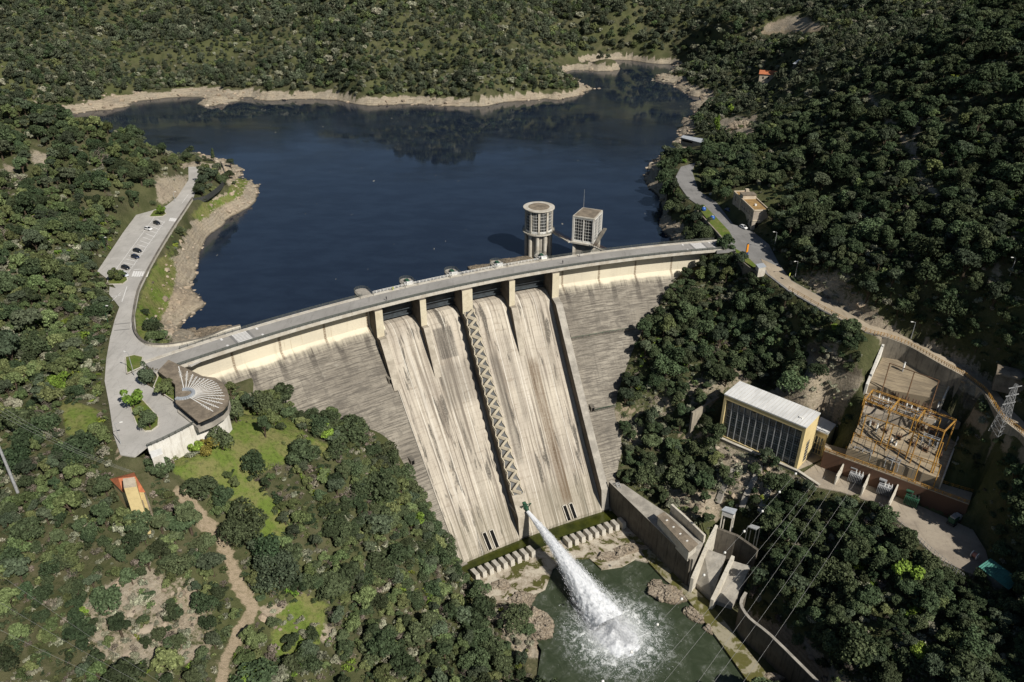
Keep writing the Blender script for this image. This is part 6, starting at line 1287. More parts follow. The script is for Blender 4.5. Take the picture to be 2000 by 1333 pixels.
mb.grid([[(x,y,z) for y,z in pr] for x in np.linspace(-6,6,3)]); mb.grid([[(x,y*1.02,z+.1) for y,z in pr] for x in np.linspace(-6,6,3)]); mb.build('roof',M['roof_grey'],o); mb=MB(); mb.prism([(-5.6,-3),(5.6,-3),(5.6,3),(-5.6,3)],-3,3.2); mb.build('wall',M['concrete_dark'],o)
# ------------------------------------------------------------------ overhead lines
M['wire']=simple('aluminium_wire',(0.30,0.30,0.29),(0.24,0.24,0.23),1,0.5)
def wire(a,b,sag,label,r=.05,balls=0,g='overhead lines across the river'):
    A=Vector(a);B=Vector(b); n=24; pts_=[A.lerp(B,k/n)-Vector((0,0,sag*4*(k/n)*(1-k/n))) for k in range(n+1)]; mb=MB(); mb.tube(pts_,r,4); o=mb.build('power_line',M['wire']); tag(o,label,'power line',g)
    for k in range(balls):
        t=(k+.6)/balls; i=t*n; p=pts_[int(i)].lerp(pts_[min(n,int(i)+1)],i-int(i)); s=MB(); s.lathe([(.01,-.42),(.3,-.3),(.42,0),(.3,.3),(.01,.42)],n=12); ob=s.build('marker_ball',M['white'],o,smooth=True); ob.location=p
WL=[((1572,905,-35),(1090,1420,-30)),((1592,940,-38),(1180,1420,-30)),((1612,930,-36),(1225,1420,-30)),((1640,930,-34),(1300,1420,-30)),((1672,940,-34),(1330,1420,-30)),((1690,978,-34),(1390,1420,-30))]
for i,(a,b_) in enumerate(WL): wire(at(*a),at(*b_),2.0,'thin overhead wire strung with white marker balls across the river' if i==0 else 'plain thin overhead wire crossing above the wooded bank and the river',.032,11 if i==0 else 0,'marked overhead line' if i==0 else 'overhead lines across the river')
for i,dx in enumerate((-2,0,2)): wire((pb[0]+dx,pb[1],22.5),(at(262,934,2)[0]+dx*.4,at(262,934,2)[1],4),2.5,'thin wire from the pale pole toward the yellow house',.02,0,'wires from the left pole')
for i in range(3): wire(at(-60,1080+i*60,-2),at(420-i*20,1400,-20),1.5,'faint thin wire crossing the rocky slope at the bottom left',.018,0,'wires over the bottom left slope')
# ------------------------------------------------------------------ water jet and splash
def jet():
    A=np.array(VALVE,float)+np.array((0,-0.6,-.2)); B=np.array(SPL,float)
    root=empty('water_jet',A,0,'white jet of water shooting from the outlet valve and crashing into the river pool','water jet')
    b=NB("jet_water"); o=b.tc.outputs['Object']; n=b.noise(o,0.9,6,0.75,1.0); c=b.mix(b.ramp(n,0.35,0.7),(0.93,0.94,0.95),(0.84,0.87,0.89)); b.bump(n,0.35,0.2); b.done(c,0.6,0.3)
    tr=b.n("ShaderNodeBsdfTranslucent"); b.put(tr.inputs[0],(0.8,0.83,0.85)); mx=b.n("ShaderNodeMixShader"); mx.inputs[0].default_value=.2; b.L(b.bsdf.outputs[0],mx.inputs[1]); b.L(tr.outputs[0],mx.inputs[2]); b.L(mx.outputs[0],b.out.inputs[0]); mat=b.mat
    r_=np.random.default_rng(5); side=np.array(((B-A)[1],-(B-A)[0],0)); side/=np.linalg.norm(side)
    fw=(B-A).copy(); fw[2]=0; fw/=np.linalg.norm(fw)
    def path(t):
        p=A+(B-A)*t; p[2]=A[2]+(B[2]-A[2])*(0.30*t+0.70*t*t); return p
    def rad(t): return 0.72+2.6*t+2.4*t**2.6
    N=150; K=40; P_=[]
    for i in range(N+1):
        t=i/N; p=path(t*0.98); ax=(path(min(1,t*0.98+.02))-path(t*0.98-.001)); ax/=np.linalg.norm(ax); v=np.cross(side,ax); row=[]
        for k in range(K):
            a=2*math.pi*k/K; d=side*math.cos(a)+v*math.sin(a)*.8; cx,cy=math.cos(a)*3,math.sin(a)*3
            j=1+(0.10+.28*t)*float(fbm(np.array([cx*2.2+20+i*.02]),np.array([cy*2.2+20+i*.16]),2.6,4,2)[0])+.22*t*t*float(fbm(np.array([cx*3+70]),np.array([cy*3+i*.5]),1.6,4,4)[0])
            row.append(p+d*rad(t)*max(.4,j))
        row.append(row[0]); P_.append(row)
    mb=MB(); mb.grid(P_); root_parent(mb.build('jet_core',mat,smooth=True),root)
    def shreds(name,n,fn,smin,smax):
        V=[];Fc=[]
        for i in range(n):
            p,dr,st=fn(i); s=smin+(smax-smin)*r_.random()**2.2; d=r_.normal(size=3); d/=np.linalg.norm(d); e=np.cross(d,r_.normal(size=3)); e/=np.linalg.norm(e); f=np.cross(d,e); q=len(V)
            V+= [tuple(p+d*s+dr*st),tuple(p-d*s*.5+e*s*.87),tuple(p-d*s*.5-e*s*.87),tuple(p+f*s)]; Fc+=[(q,q+1,q+2),(q,q+3,q+1),(q+1,q+3,q+2),(q+2,q+3,q)]
        me=bpy.data.meshes.new(name); me.from_pydata(V,[],Fc); me.materials.append(mat); o=bpy.data.objects.new(name,me); link(o); root_parent(o,root); o["kind"]="stuff"; return o
    def f1(i):
        t=r_.uniform(.05,1)**.75; p=path(t*.98); a=r_.uniform(0,2*math.pi); ax=path(min(1,t+.02))-path(t-.01); ax/=np.linalg.norm(ax); r=rad(t)*(.85+abs(r_.normal())*(.10+.32*t))
        return p+(side*math.cos(a)+np.cross(side,ax)*math.sin(a)*.8)*r, ax, r_.uniform(.1,1.3)
    shreds('spray',22000,f1,.02,.085)
    def f2(i):
        a=r_.uniform(0,2*math.pi); R=abs(r_.normal())*5.6; p=B+fw*(3.5+R*math.sin(a)*1.25)+side*R*math.cos(a)*1.05; h=r_.exponential(1.7)*math.exp(-R/7); return p+np.array((0,0,.05+h)),fw,r_.uniform(0,.5)
    shreds('splash',34000,f2,.02,.11)
    G=70; rows=[]
    for i in range(G+1):
        row=[]
        for j in range(G+1):
            x=(i/G-.5)*26; y=(j/G-.5)*32; q=B+side*x+fw*(y+2.5); e=math.exp(-((x/5.0)**2+(y/7.5)**2)); n=float(fbm(np.array([x+50]),np.array([y+50]),3.2,5,1)[0]); n2=float(fbm(np.array([x+90]),np.array([y+10]),.9,3,5)[0]); row.append((q[0],q[1],Z_RIV-.5+2.2*e*(1+1.1*n)+n*.6*min(1,e*4)+n2*.7*min(1,e*2)))
        rows.append(row)
    mb=MB(); mb.grid(rows); root_parent(mb.build('foam_heap',mat,smooth=True),root)
    # drifting mist round the landing point
    bm=bmesh.new(); bmesh.ops.create_icosphere(bm,subdivisions=4,radius=1.0)
    for q in bm.verts:
        p=np.array(q.co); n=float(fbm(np.array([p[0]*3+9]),np.array([p[1]*3+p[2]*2]),1.6,3,2)[0]); p=p*(1+.35*n); w=side*p[0]*7.0+fw*(p[1]*11.0-1.0)+np.array((0,0,1))*(max(p[2],-.25)*4.6); q.co=tuple(B+w)
    me=bpy.data.meshes.new('mist'); bm.to_mesh(me); bm.free(); mm=bpy.data.materials.new('mist'); mm.use_nodes=True; nt=mm.node_tree; nt.nodes.clear(); ou=nt.nodes.new('ShaderNodeOutputMaterial'); pv_=nt.nodes.new('ShaderNodeVolumePrincipled'); pv_.inputs['Color'].default_value=(.97,.97,.98,1); pv_.inputs['Density'].default_value=.035; nt.links.new(pv_.outputs[0],ou.inputs['Volume']); me.materials.append(mm); o=link(bpy.data.objects.new('mist',me)); root_parent(o,root); o["kind"]="stuff"
jet()
# ------------------------------------------------------------------ foliage
def leaf_mat(name,c1,c2,trans=0.11):
    b=NB(name); oi=b.n("ShaderNodeObjectInfo"); o=b.tc.outputs['Object']; n=b.noise(o,1.1,4,0.7); big=b.noise(oi.outputs['Location'],0.018,3,0.6)
    f=b.math('ADD',b.math('MULTIPLY',oi.outputs['Random'],0.55),b.math('MULTIPLY',b.ramp(big,0.35,0.65),0.45)); col=b.mix(f,c1,c2)
    col=b.mix(b.ramp(n,0.42,0.75,0,0.5),col,tuple(min(1,x*1.55+.006) for x in c2)); g=b.n("ShaderNodeNewGeometry"); 
    hs=b.n("ShaderNodeHueSaturation"); b.L(col,hs.inputs['Color']); b.L(b.math('MULTIPLY',b.math('ADD',b.math('MULTIPLY',g.outputs['Random Per Island'],0.95),0.55),b.math('ADD',b.math('MULTIPLY',b.math('FRACT',b.math('MULTIPLY',oi.outputs['Random'],13.7)),0.75),0.62)),hs.inputs['Value']); hs.inputs['Saturation'].default_value=0.95; b.L(b.math('ADD',b.math('MULTIPLY',b.math('FRACT',b.math('MULTIPLY',oi.outputs['Random'],7.3)),0.05),0.475),hs.inputs['Hue'])
    col=hs.outputs[0]; b.done(col,0.75,0.12)
    tr=b.n("ShaderNodeBsdfTranslucent"); b.L(col,tr.inputs[0]); mx=b.n("ShaderNodeMixShader"); mx.inputs[0].default_value=trans; b.L(b.bsdf.outputs[0],mx.inputs[1]); b.L(tr.outputs[0],mx.inputs[2]); b.L(mx.outputs[0],b.out.inputs[0]); return b.mat
LM={'oak':leaf_mat('oak_leaves',(0.030,0.049,0.022),(0.078,0.102,0.046)),'olive':leaf_mat('olive_leaves',(0.070,0.097,0.032),(0.130,0.156,0.060)),'pine':leaf_mat('pine_needles',(0.040,0.057,0.032),(0.082,0.102,0.058)),
    'pale':leaf_mat('pale_shrub_leaves',(0.15,0.16,0.10),(0.29,0.285,0.20)),'lime':leaf_mat('lime_leaves',(0.11,0.17,0.018),(0.17,0.23,0.03)),'gold':leaf_mat('golden_leaves',(0.22,0.20,0.03),(0.30,0.26,0.05)),'dry':leaf_mat('dry_twigs',(0.14,0.12,0.09),(0.21,0.18,0.14)),'far':leaf_mat('far_oak_leaves',(0.036,0.050,0.028),(0.096,0.110,0.066))}
def crown_data(seed, R, H, base, n, leaf, blobs, flat=1.0, cone=False, column=False):
    r=np.random.default_rng(seed); cs=[];rs=[]
    for k in range(blobs):
        a=r.uniform(0,2*math.pi); q=math.sqrt(r.uniform(0,1))*R*.74; h=r.uniform(0,1)
        if column: q*=.35
        if cone: q=R*.62*(1-h)*math.sqrt(r.uniform(.1,1))
        z=base+(H-base)*(.18+.64*h)*(1 if (cone or column) else (1-.35*(q/R)**2)); cs.append((q*math.cos(a),q*math.sin(a),z)); rs.append(R*r.uniform(.22,.54)*((1.15-h*.75) if cone else 1)*(.6 if column else 1))
    cs=np.array(cs);rs=np.array(rs); w=rs**2/np.sum(rs**2); i=r.choice(blobs,n,p=w); d=r.normal(size=(n,3)); d/=np.linalg.norm(d,axis=1)[:,None]; d[:,2]=np.where(d[:,2]<-.45,-d[:,2],d[:,2])
    rad=rs[i]*r.uniform(.62,1.06,n)**.6; P_=cs[i]+d*rad[:,None]*np.array((1,1,flat)); keep=np.ones(n,bool)
    for k in range(blobs): keep&= (np.linalg.norm((P_-cs[k])/np.array((1,1,flat)),axis=1)>rs[k]*.60)|(i==k)
    P_=P_[keep]; d=d[keep]; m=len(P_); nn=d*.75+r.normal(size=(m,3))*.6+np.array((0,0,.25)); nn/=np.linalg.norm(nn,axis=1)[:,None]
    t=np.cross(nn,r.normal(size=(m,3))); t/=np.linalg.norm(t,axis=1)[:,None]+1e-9; bt=np.cross(nn,t); s=leaf*r.uniform(.6,1.25,m)[:,None]
    V=np.stack([P_+t*s,P_+bt*s*.62,P_-t*s,P_-bt*s*.62],1).reshape(-1,3); Fc=np.arange(m*4).reshape(m,4); return V,Fc
def trunk_mb(R,H,base,seed,mb=None,r0=.2,bend=.4):
    r=np.random.default_rng(seed); mb=mb or MB(); top=np.array((r.uniform(-bend,bend),r.uniform(-bend,bend),H*.62)); mb.tube([(0,0,-1.2),(top[0]*.3,top[1]*.3,H*.25),tuple(top)],[r0*1.25,r0,r0*.5],6)
    for k in range(4):
        a=2*math.pi*k/4+r.uniform(0,1); q=R*.6; mb.tube([(top[0]*.3,top[1]*.3,H*.28),(q*.5*math.cos(a),q*.5*math.sin(a),H*.48),(q*math.cos(a),q*math.sin(a),H*.66)],[r0*.6,r0*.4,r0*.15],5,cap=False)
    return mb
def bare_mb(seed,H,R):
    r=np.random.default_rng(seed); mb=MB()
    def br(p,d,L,rad,lv):
        q=p+d*L*.5+r.normal(size=3)*L*.06; e=q+d*L*.5+r.normal(size=3)*L*.08; mb.tube([p,q,e],[rad,rad*.8,rad*.55],4,cap=False)
        if lv>0:
            for k in range(4 if lv>1 else 5):
                dd=d*.55+r.normal(size=3)*.65+np.array((0,0,.25)); dd/=np.linalg.norm(dd); br(p+(e-p)*r.uniform(.45,1),dd,L*r.uniform(.5,.75),rad*.5,lv-1)
    br(np.array((0,0,-.5)),np.array((0,0,1.)),H*.42,.22,3); return mb
def crown_mesh(name,data,mat):
    V,Fc=data; me=bpy.data.meshes.new(name); me.vertices.add(len(V)); me.vertices.foreach_set("co",V.ravel()); me.loops.add(Fc.size); me.loops.foreach_set("vertex_index",Fc.ravel().astype(np.int32)); me.polygons.add(len(Fc)); me.polygons.foreach_set("loop_start",np.arange(0,Fc.size,4,dtype=np.int32)); me.update(calc_edges=True); me.materials.append(mat); return me
SPEC={  # kind: (R,H,base,leaves,leaf size,blobs,flat,leaf material,trunk radius)
 'oak_tree':(3.1,6.2,1.2,1900,.33,12,.85,'oak',.22),'olive_tree':(2.8,5.6,1.0,1500,.33,10,.85,'olive',.18),'pine_tree':(3.0,7.4,2.6,1500,.34,11,.6,'pine',.22),'pale_shrub':(1.8,2.6,.2,700,.27,8,.8,'pale',.08),'lime_tree':(2.7,5.4,.8,1400,.32,10,.85,'lime',.16)}
PROTO={}   # kind -> list of (crown mesh, trunk mesh)
for ki,(k,(R,H,bs,n,lf,bl_,fl,lm,tr)) in enumerate(SPEC.items()):
    PROTO[k]=[]
    for v in range({'oak_tree':4,'olive_tree':2,'pine_tree':2,'pale_shrub':2,'lime_tree':1}[k]):
        cm=crown_mesh('crown',crown_data(100*ki+v,R*(1+.12*v*(-1)**v),H,bs,n,lf,bl_+v,fl),LM[lm]); o=trunk_mb(R,H,bs,100*ki+v,r0=tr).build('trunk',M['bark']); tm=o.data; bpy.data.objects.remove(o); PROTO[k].append((cm,tm))
PROTO['bare_tree']=[]
for v in range(2):
    o=bare_mb(40+v,6.0,3).build('trunk',M['bark_pale']); tm=o.data; bpy.data.objects.remove(o); cm=crown_mesh('crown',crown_data(900+v,2.4,5.4,2.0,260,.16,9,.9),LM['dry']); PROTO['bare_tree'].append((cm,tm))
def plant(kind,var,p,rz,s,label,group=None,sz=None,cat='tree'):
    cm,tm=PROTO[kind][var]; o=empty(kind,p,rz,label,cat,group); o.scale=(s,s,sz or s); a=bpy.data.objects.new('crown',cm); link(a,o); b_=bpy.data.objects.new('trunk',tm); link(b_,o); return o
# ---- trees standing alone, each as the photo shows it
def solo(u,v,kind,s,label,sz=None,var=0,z=None):
    p=ground(u,v) if z is None else np.array(at(u,v,z)); return plant(kind,var,(p[0],p[1],p[2]-.1),random.uniform(0,6),s,label,None,sz,'tree' if kind!='pale_shrub' else 'shrub')
def special(name,u,v,data,lm,tr,label,z=None,cat='tree',tm=None):
    p=ground(u,v) if z is None else np.array(at(u,v,z)); o=empty(name,(p[0],p[1],p[2]-.1),0,label,cat); link(bpy.data.objects.new('crown',crown_mesh('crown',data,LM[lm])),o); (tm or trunk_mb(tr[0],tr[1],tr[2],3,r0=tr[3])).build('trunk',M['bark'],o); return o
special('cypress_tree',419,318,crown_data(1,2.0,11,.4,2200,.30,16,1.5,cone=True),'oak',(1,10,.5,.2),'tall narrow cypress standing at the far tip of the lakeside road')
special('cypress_tree',262,412,crown_data(2,1.9,11,.4,2000,.30,16,1.6,cone=True),'oak',(1,9,.5,.2),'dark columnar cypress at the wood edge above the parking bays, left of its shorter twin')
special('cypress_tree',272,408,crown_data(4,1.6,8.5,.4,1700,.30,14,1.6,cone=True),'oak',(1,8,.5,.2),'shorter dark cypress close beside the columnar cypress above the parking bays')
special('conifer_tree',291,753,crown_data(5,3.3,10.5,.3,3000,.33,22,1.0,cone=True),'pine',(1.5,9,.5,.25),'broad dark conifer between the plaza and the viewing pavilion',z=-1.2)
solo(262,797,'lime_tree',1.15,'bright green young tree at the upper tip of the long lawn island',1.35,z=-1.4); solo(294,836,'oak_tree',.95,'dark rounded tree near the lower end of the long lawn island',1.05,1,z=-1.4); solo(276,812,'olive_tree',.6,'small olive bush between the two trees of the long lawn island',z=-1.4)
solo(319,772,'olive_tree',1.0,'broad green bush against the left side of the viewing pavilion',.9,z=-1.0); solo(331,760,'olive_tree',.7,'smaller bush tucked behind the broad one beside the pavilion',z=-1.0)
solo(276,1042,'oak_tree',1.35,'dark tree right in front of the foot of the yellow house',1.5,1); solo(252,1040,'olive_tree',1.3,'leafy tree at the left corner of the yellow house',1.5,1); solo(282,1000,'olive_tree',.8,'olive tree at the right corner of the yellow house',.9)
special('golden_tree',407,882,crown_data(6,3.2,5.2,.3,2200,.30,13,.9),'gold',(3,5,.6,.18),'golden-yellow rounded tree in front of the white terrace wall')
solo(436,880,'oak_tree',1.0,'dark tree close beside the golden tree under the terrace wall',1.25,2); solo(385,846+40,'lime_tree',.8,'bright green bush left of the golden tree at the foot of the white wall')
solo(462,826,'oak_tree',1.2,'tall dark tree by the dam face, nearest to the pavilion',1.5,0); solo(503,812,'pine_tree',.85,'dark bushy tree by the dam face, second from the pavilion',1.0,1); solo(519,856,'oak_tree',1.0,'dark upright tree on the green slope below the dam face',1.5,3); solo(536,832,'olive_tree',.8,'smaller green tree just behind the dark upright one on the green slope',1.2); solo(551,842,'oak_tree',.55,'small round bush at the right of the tree group on the green slope')
special('oak_tree',550,1150,crown_data(8,7.2,11.5,1.5,5200,.42,26,.85),'pine',(6,10,2,.4),'very large grey-green round tree beside the dirt track')
special('oak_tree',480,1062,crown_data(9,6.5,13,1.2,4600,.42,24,.95),'oak',(5,11,2,.4),'large dark spreading tree on the right of the dirt track, above the grey-green one')
special('oak_tree',396,972,crown_data(10,4.6,7,.8,3000,.38,16,.8),'oak',(4,6,1,.3),'dark wide tree at the top of the dirt track beside the green slope'); solo(440,985,'oak_tree',1.15,'dark tree on the green slope between the track and the large spreading tree',1.1,1); solo(610,895,'oak_tree',.8,'low dark round bush alone on the green slope',.6,2); solo(446,935,'olive_tree',.55,'small bush near the top of the green slope')
solo(490,1330,'lime_tree',1.25,'bright lime-green bush at the bottom edge, left of the other lime bush',.9); solo(575,1318,'lime_tree',1.0,'bright lime-green bush at the bottom edge, right of the other lime bush',.8)
solo(1398,262,'lime_tree',.9,'slender bright green poplar by the lake inlet, taller of the two',2.6); solo(1426,225,'lime_tree',.8,'slender bright green poplar by the lake inlet, farther of the two',1.6)
solo(660,905,'bare_tree',1.25,'pale leafless tree leaning at the edge of the wood below the dam face',1.1,0); solo(943,1178,'bare_tree',1.0,'dark leafless tree over the left end of the apron',1.5,1); solo(1470,1165,'bare_tree',1.0,'leafless overhanging tree above the tailrace bay',1.0,0)
solo(367,316,'oak_tree',1.35,'dark tree at the lake edge behind the end of the lakeside road',1.1,1); solo(390,322,'pine_tree',.7,'small tree at the tip of the lakeside road beside the tall cypress'); 
for i,(u,v,k,s,l) in enumerate(((400,372,'pine_tree',1.1,'pine on the planted tip of the lakeside road, nearest to the carriageway'),(414,356,'pine_tree',1.2,'pine in the middle of the planted tip of the lakeside road'),(427,345,'pine_tree',1.1,'pine next to the tall cypress on the planted tip'),(449,350,'oak_tree',1.0,'dark tree outside the low wall on the grassy lake bank'),(452,330,'pine_tree',.9,'pine standing close to the water outside the low wall'),(398,394,'oak_tree',.5,'small bush outside the low wall, nearest to the road'),(413,392,'oak_tree',.35,'tiny round bush outside the low wall, between two larger ones'),(458,362,'oak_tree',.45,'low bush on the grassy lake bank nearest to the water'))): solo(u,v,k,s,l,None,i%2)
solo(317,420,'lime_tree',.75,'bright green tree on the small island at the far end of the parking bays',1.0,z=0.1); solo(228,548,'olive_tree',.9,'leafy bush on the island at the near end of the parking bays',1.0,z=0.1); solo(240,545,'olive_tree',.6,'smaller bush beside the silver-blue car',.7,z=0.1); solo(218,545,'bare_tree',.5,'reddish leafless shrub on the island by the parking bays',z=0.1)
solo(1414,500,'oak_tree',1.3,'dark tree hiding the right end of the crest road',1.5,0,z=-4)
# ---- woods: candidate places over the whole ground
def pxy(P): return [(q[0],q[1]) for q in P]
HARD=[pxy(P) for P in (ROAD_LEFT,ROAD_RIGHT,YARD,YARD2,SUBU,SUBG,SUBL,SUBW,BASIN,CHAN,[(q[0],q[1],0) for q in RP])]+[[(q[0],q[1]) for q in apr],[(q[0],q[1]) for q in dk],[tuple(at(u,v,-8)[:2]) for u,v in ((222,940),(280,930),(286,975),(242,978))]]
KEEP_PX=[[(1420,375),(1470,365),(1502,400),(1500,452),(1465,455),(1425,418)],[(1395,770),(1450,742),(1612,800),(1640,830),(1900,960),(1935,1010),(1900,1120),(1840,1090),(1770,1015),(1710,968),(1600,925),(1395,862)],[(1690,650),(1870,735),(1885,850),(1840,960),(1650,890)],[(1190,930),(1260,965),(1380,1040),(1440,985),(1445,1020),(1480,1030),(1470,1120),(1450,1170),(1500,1260),(1620,1340),(1500,1345),(1340,1140),(1240,1050)],
 [(1476,140),(1522,140),(1524,168),(1476,164)],[(1326,262),(1380,262),(1380,296),(1326,292)],[(440,660),(735,600),(900,1095),(1190,1005),(1075,540),(1390,490),(1385,506),(1335,528),(1290,590),(1235,705),(1190,805),(1206,930),(1190,1010),(900,1100),(838,990),(790,900),(720,835),(640,820),(560,802),(500,778),(445,750)],
 [(214,922),(280,918),(290,955),(274,985),(240,985)],[(285,870),(440,795),(445,830),(400,850),(345,890),(300,905)],[(1908,1105),(1936,1088),(1998,1132),(1973,1156)],[(1495,45),(1560,25),(1615,60),(1490,68)],[(1945,725),(2000,725),(2000,770),(1960,765)],[(1935,750),(1975,750),(1955,850),(1935,855)]]
def road_px(): return [[tuple(pix(*q)) for q in P] for P in (ROAD_LEFT,ROAD_RIGHT,YARD)]
RPX=road_px()
def cand(x0,x1,y0,y1,s):
    gx,gy=np.meshgrid(np.arange(x0,x1,s),np.arange(y0,y1,s)); gx=gx+rng.uniform(-.48,.48,gx.shape)*s; gy=gy+rng.uniform(-.48,.48,gy.shape)*s; gx=gx.ravel(); gy=gy.ravel(); z=hz(gx,gy); u,v=pix(gx,gy,z); m=(u>-130)&(u<2130)&(v>-60)&(v<1480); return gx[m],gy[m],z[m],u[m],v[m]
def cover_at(x,y,ch):
    i=np.clip(np.searchsorted(GX,x),0,len(GX)-1); j=np.clip(np.searchsorted(GY,y),0,len(GY)-1); return COV[j,i,ch]
def filt(x,y,z,u,v,R,H):
    ok=np.ones(len(x),bool)
    for P in HARD:
        a=np.array(P); near=(x>a[:,0].min()-6)&(x<a[:,0].max()+6)&(y>a[:,1].min()-6)&(y<a[:,1].max()+6)&ok
        k=np.where(near)[0]
        if len(k): d=poly_dist(x[k],y[k],P); ins=in_poly(x[k],y[k],P); ok[k[ins|(d<R[k]*.75+.4)]]=False
    th=np.degrees(np.arctan2(y-DCY,x-DCX)); r=np.hypot(x-DCX,y-DCY); ok&=~((th>100)&(th<132.5)&(r>419)&(r<436)); zw=np.where(r<421,Z_WING-(421.6-r)/SLOPE,0); ok&=~((th>100)&(th<132)&(r>340)&(r<422)&(z<zw+.3))
    ok&=~((z<np.where(y>470,-8.4,np.where(x>60,-9,-6.5))+fbm(x,y,30,3,5)*np.where(y>470,2.2,3))&((r>428)&(y>225))); ok&=z>-72.6
    u2,v2=pix(x,y,z+H*.75)
    for l_,hw in PATHS[:2]: ok&=~(((poly_dist(u,v,l_,False)<hw+5)|(poly_dist(u2,v2,l_,False)<hw+2)|(poly_dist((u+u2)/2,(v+v2)/2,l_,False)<hw+3))&(y<260))
    for P in KEEP_PX:
        for a,b_ in ((u,v),(u2,v2))[:(1 if P[0]==(440,660) else 2)]: ok&=~(in_poly(a,b_,P)&(y<(620 if P[0][1]<300 else 460) if P[0][1]>200 else y<1400))
    ok&=~in_poly(u2,v2,[(520,700),(735,600),(1075,540),(1300,500),(1230,690),(1185,800),(1190,1000),(900,1095),(800,930),(700,815)])
    for P in RPX: ok&=~(in_poly(u2,v2,P)&(y<460)&(rng.random(len(x))<.85))
    return ok
WOODS=[]
# near and middle distance
x,y,z,u,v=cand(-330,260,95,330,3.1); R=np.clip(np.exp(rng.normal(.80,.36,len(x))),1.1,4.9); sl=np.hypot(hz(x+2,y)-hz(x-2,y),hz(x,y+2)-hz(x,y-2))/4; gr=cover_at(x,y,1); rk=cover_at(x,y,0); pt=cover_at(x,y,2); pr=rng.random(len(x)); dens=fbm(x,y,22,3,6)
ok=filt(x,y,z,u,v,R,R*2)&(pr<np.where(pt>.2,0,np.where(gr>.35,.05,np.where(rk>.3,.34,np.clip(.70+dens*.5+np.clip(sl-.5,0,1)*.4,.4,1)))))
WOODS.append([a[ok] for a in (x,y,z,u,v,R,rk)])
x,y,z,u,v=cand(-420,420,330,470,3.9); R=np.clip(np.exp(rng.normal(.80,.36,len(x))),1.2,4.8); gr=cover_at(x,y,1); rk=cover_at(x,y,0); pr=rng.random(len(x)); ok=filt(x,y,z,u,v,R,R*2)&(pr<np.where(gr>.35,.04,np.where(rk>.3,.25,.93)))
WOODS.append([a[ok] for a in (x,y,z,u,v,R,rk)])
# steep banks carry more trees than their plan area says
x,y,z,u,v=cand(-330,260,95,340,2.6); R=rng.uniform(1.3,2.7,len(x)); sl=np.hypot(hz(x+2,y)-hz(x-2,y),hz(x,y+2)-hz(x,y-2))/4; gr=cover_at(x,y,1); rk=cover_at(x,y,0); pt=cover_at(x,y,2); ok=filt(x,y,z,u,v,R,R*2)&(sl>.75)&(pt<.2)&(gr<.3)&(rng.random(len(x))<np.where(rk>.3,.28,np.clip((sl-.6)*.7,.0,.6)))
WOODS.append([a[ok] for a in (x,y,z,u,v,R,rk)])
# open rocky slope at the lower left: scattered shrubs and small trees
x,y,z,u,v=cand(-330,0,95,260,2.7); R=rng.uniform(.9,2.4,len(x)); rk=cover_at(x,y,0); ok=filt(x,y,z,u,v,R,R*2)&(rk>.25)&(u<700)&(rng.random(len(x))<.42)
WOODS.append([a[ok] for a in (x,y,z,u,v,R,rk)])
X,Y,Z,Uu,Vv,RR,RK=[np.concatenate([w[i] for w in WOODS]) for i in range(7)]
dn=fbm(X,Y,35,3,4); q=rng.random(len(X)); left=Uu<1100
KIND=np.where(q<.60-.25*(dn>.15),0,np.where(q<.76,1,np.where(q<.88,2,3))); lf=Uu<800; KIND=np.where(lf,np.where(q<.44-.2*(dn>.1),0,np.where(q<.70,1,np.where(q<.82,2,3))),KIND); KIND=np.where((q>.965)&left,4,KIND); KIND=np.where((RK>.3)&(q>.45),3,KIND); KIND=np.where((~left)&(KIND==1)&(q<.72),0,KIND); KIND=np.where((q>.959)&(q<.965),5,KIND)
KN=['oak_tree','olive_tree','pine_tree','pale_shrub','bare_tree','lime_tree']
size=RR/np.sqrt(X**2+Y**2+(Z-CAM_H)**2)*np.where(KIND==3,.62,1); vis=(Uu>-20)&(Uu<2020)&(Vv>100)&(Vv<1345)
order=np.argsort(-np.where(vis,size,0))[:262]
ZONES=[('in the wood on the slope at the lower left',lambda u,v:(u<520)),('in the wood between the dirt track and the water jet',lambda u,v:(u<1100)),('in the wood below the courtyard at the lower right',lambda u,v:(v>930)),('on the bank between the dam and the power station',lambda u,v:(u<1720)&(v>480)),('on the hillside above the lane',lambda u,v:True)]
LAB={0:('rounded dark evergreen oak','dark evergreen oaks'),1:('olive-green leafy tree','olive-green trees'),2:('grey-green pine-like tree','grey-green pines'),3:('pale grey-green shrub','pale shrubs'),4:('leafless grey-brown tree','leafless trees'),5:('fresh bright green tree','bright green trees')}
indiv=np.zeros(len(X),bool)
for i in order:
    indiv[i]=True; k=int(KIND[i]); zt=next(t for t,f in ZONES if f(Uu[i],Vv[i])); nv=len(PROTO[KN[k]]); s=RR[i]/3.0*(1.0 if k!=3 else 1.05)
    plant(KN[k],int(rng.integers(nv)),(X[i],Y[i],Z[i]-.1),rng.uniform(0,6.3),s,LAB[k][0]+' '+zt,LAB[k][1]+' '+zt,s*rng.uniform(.85,1.25),'tree' if k!=3 else 'shrub')
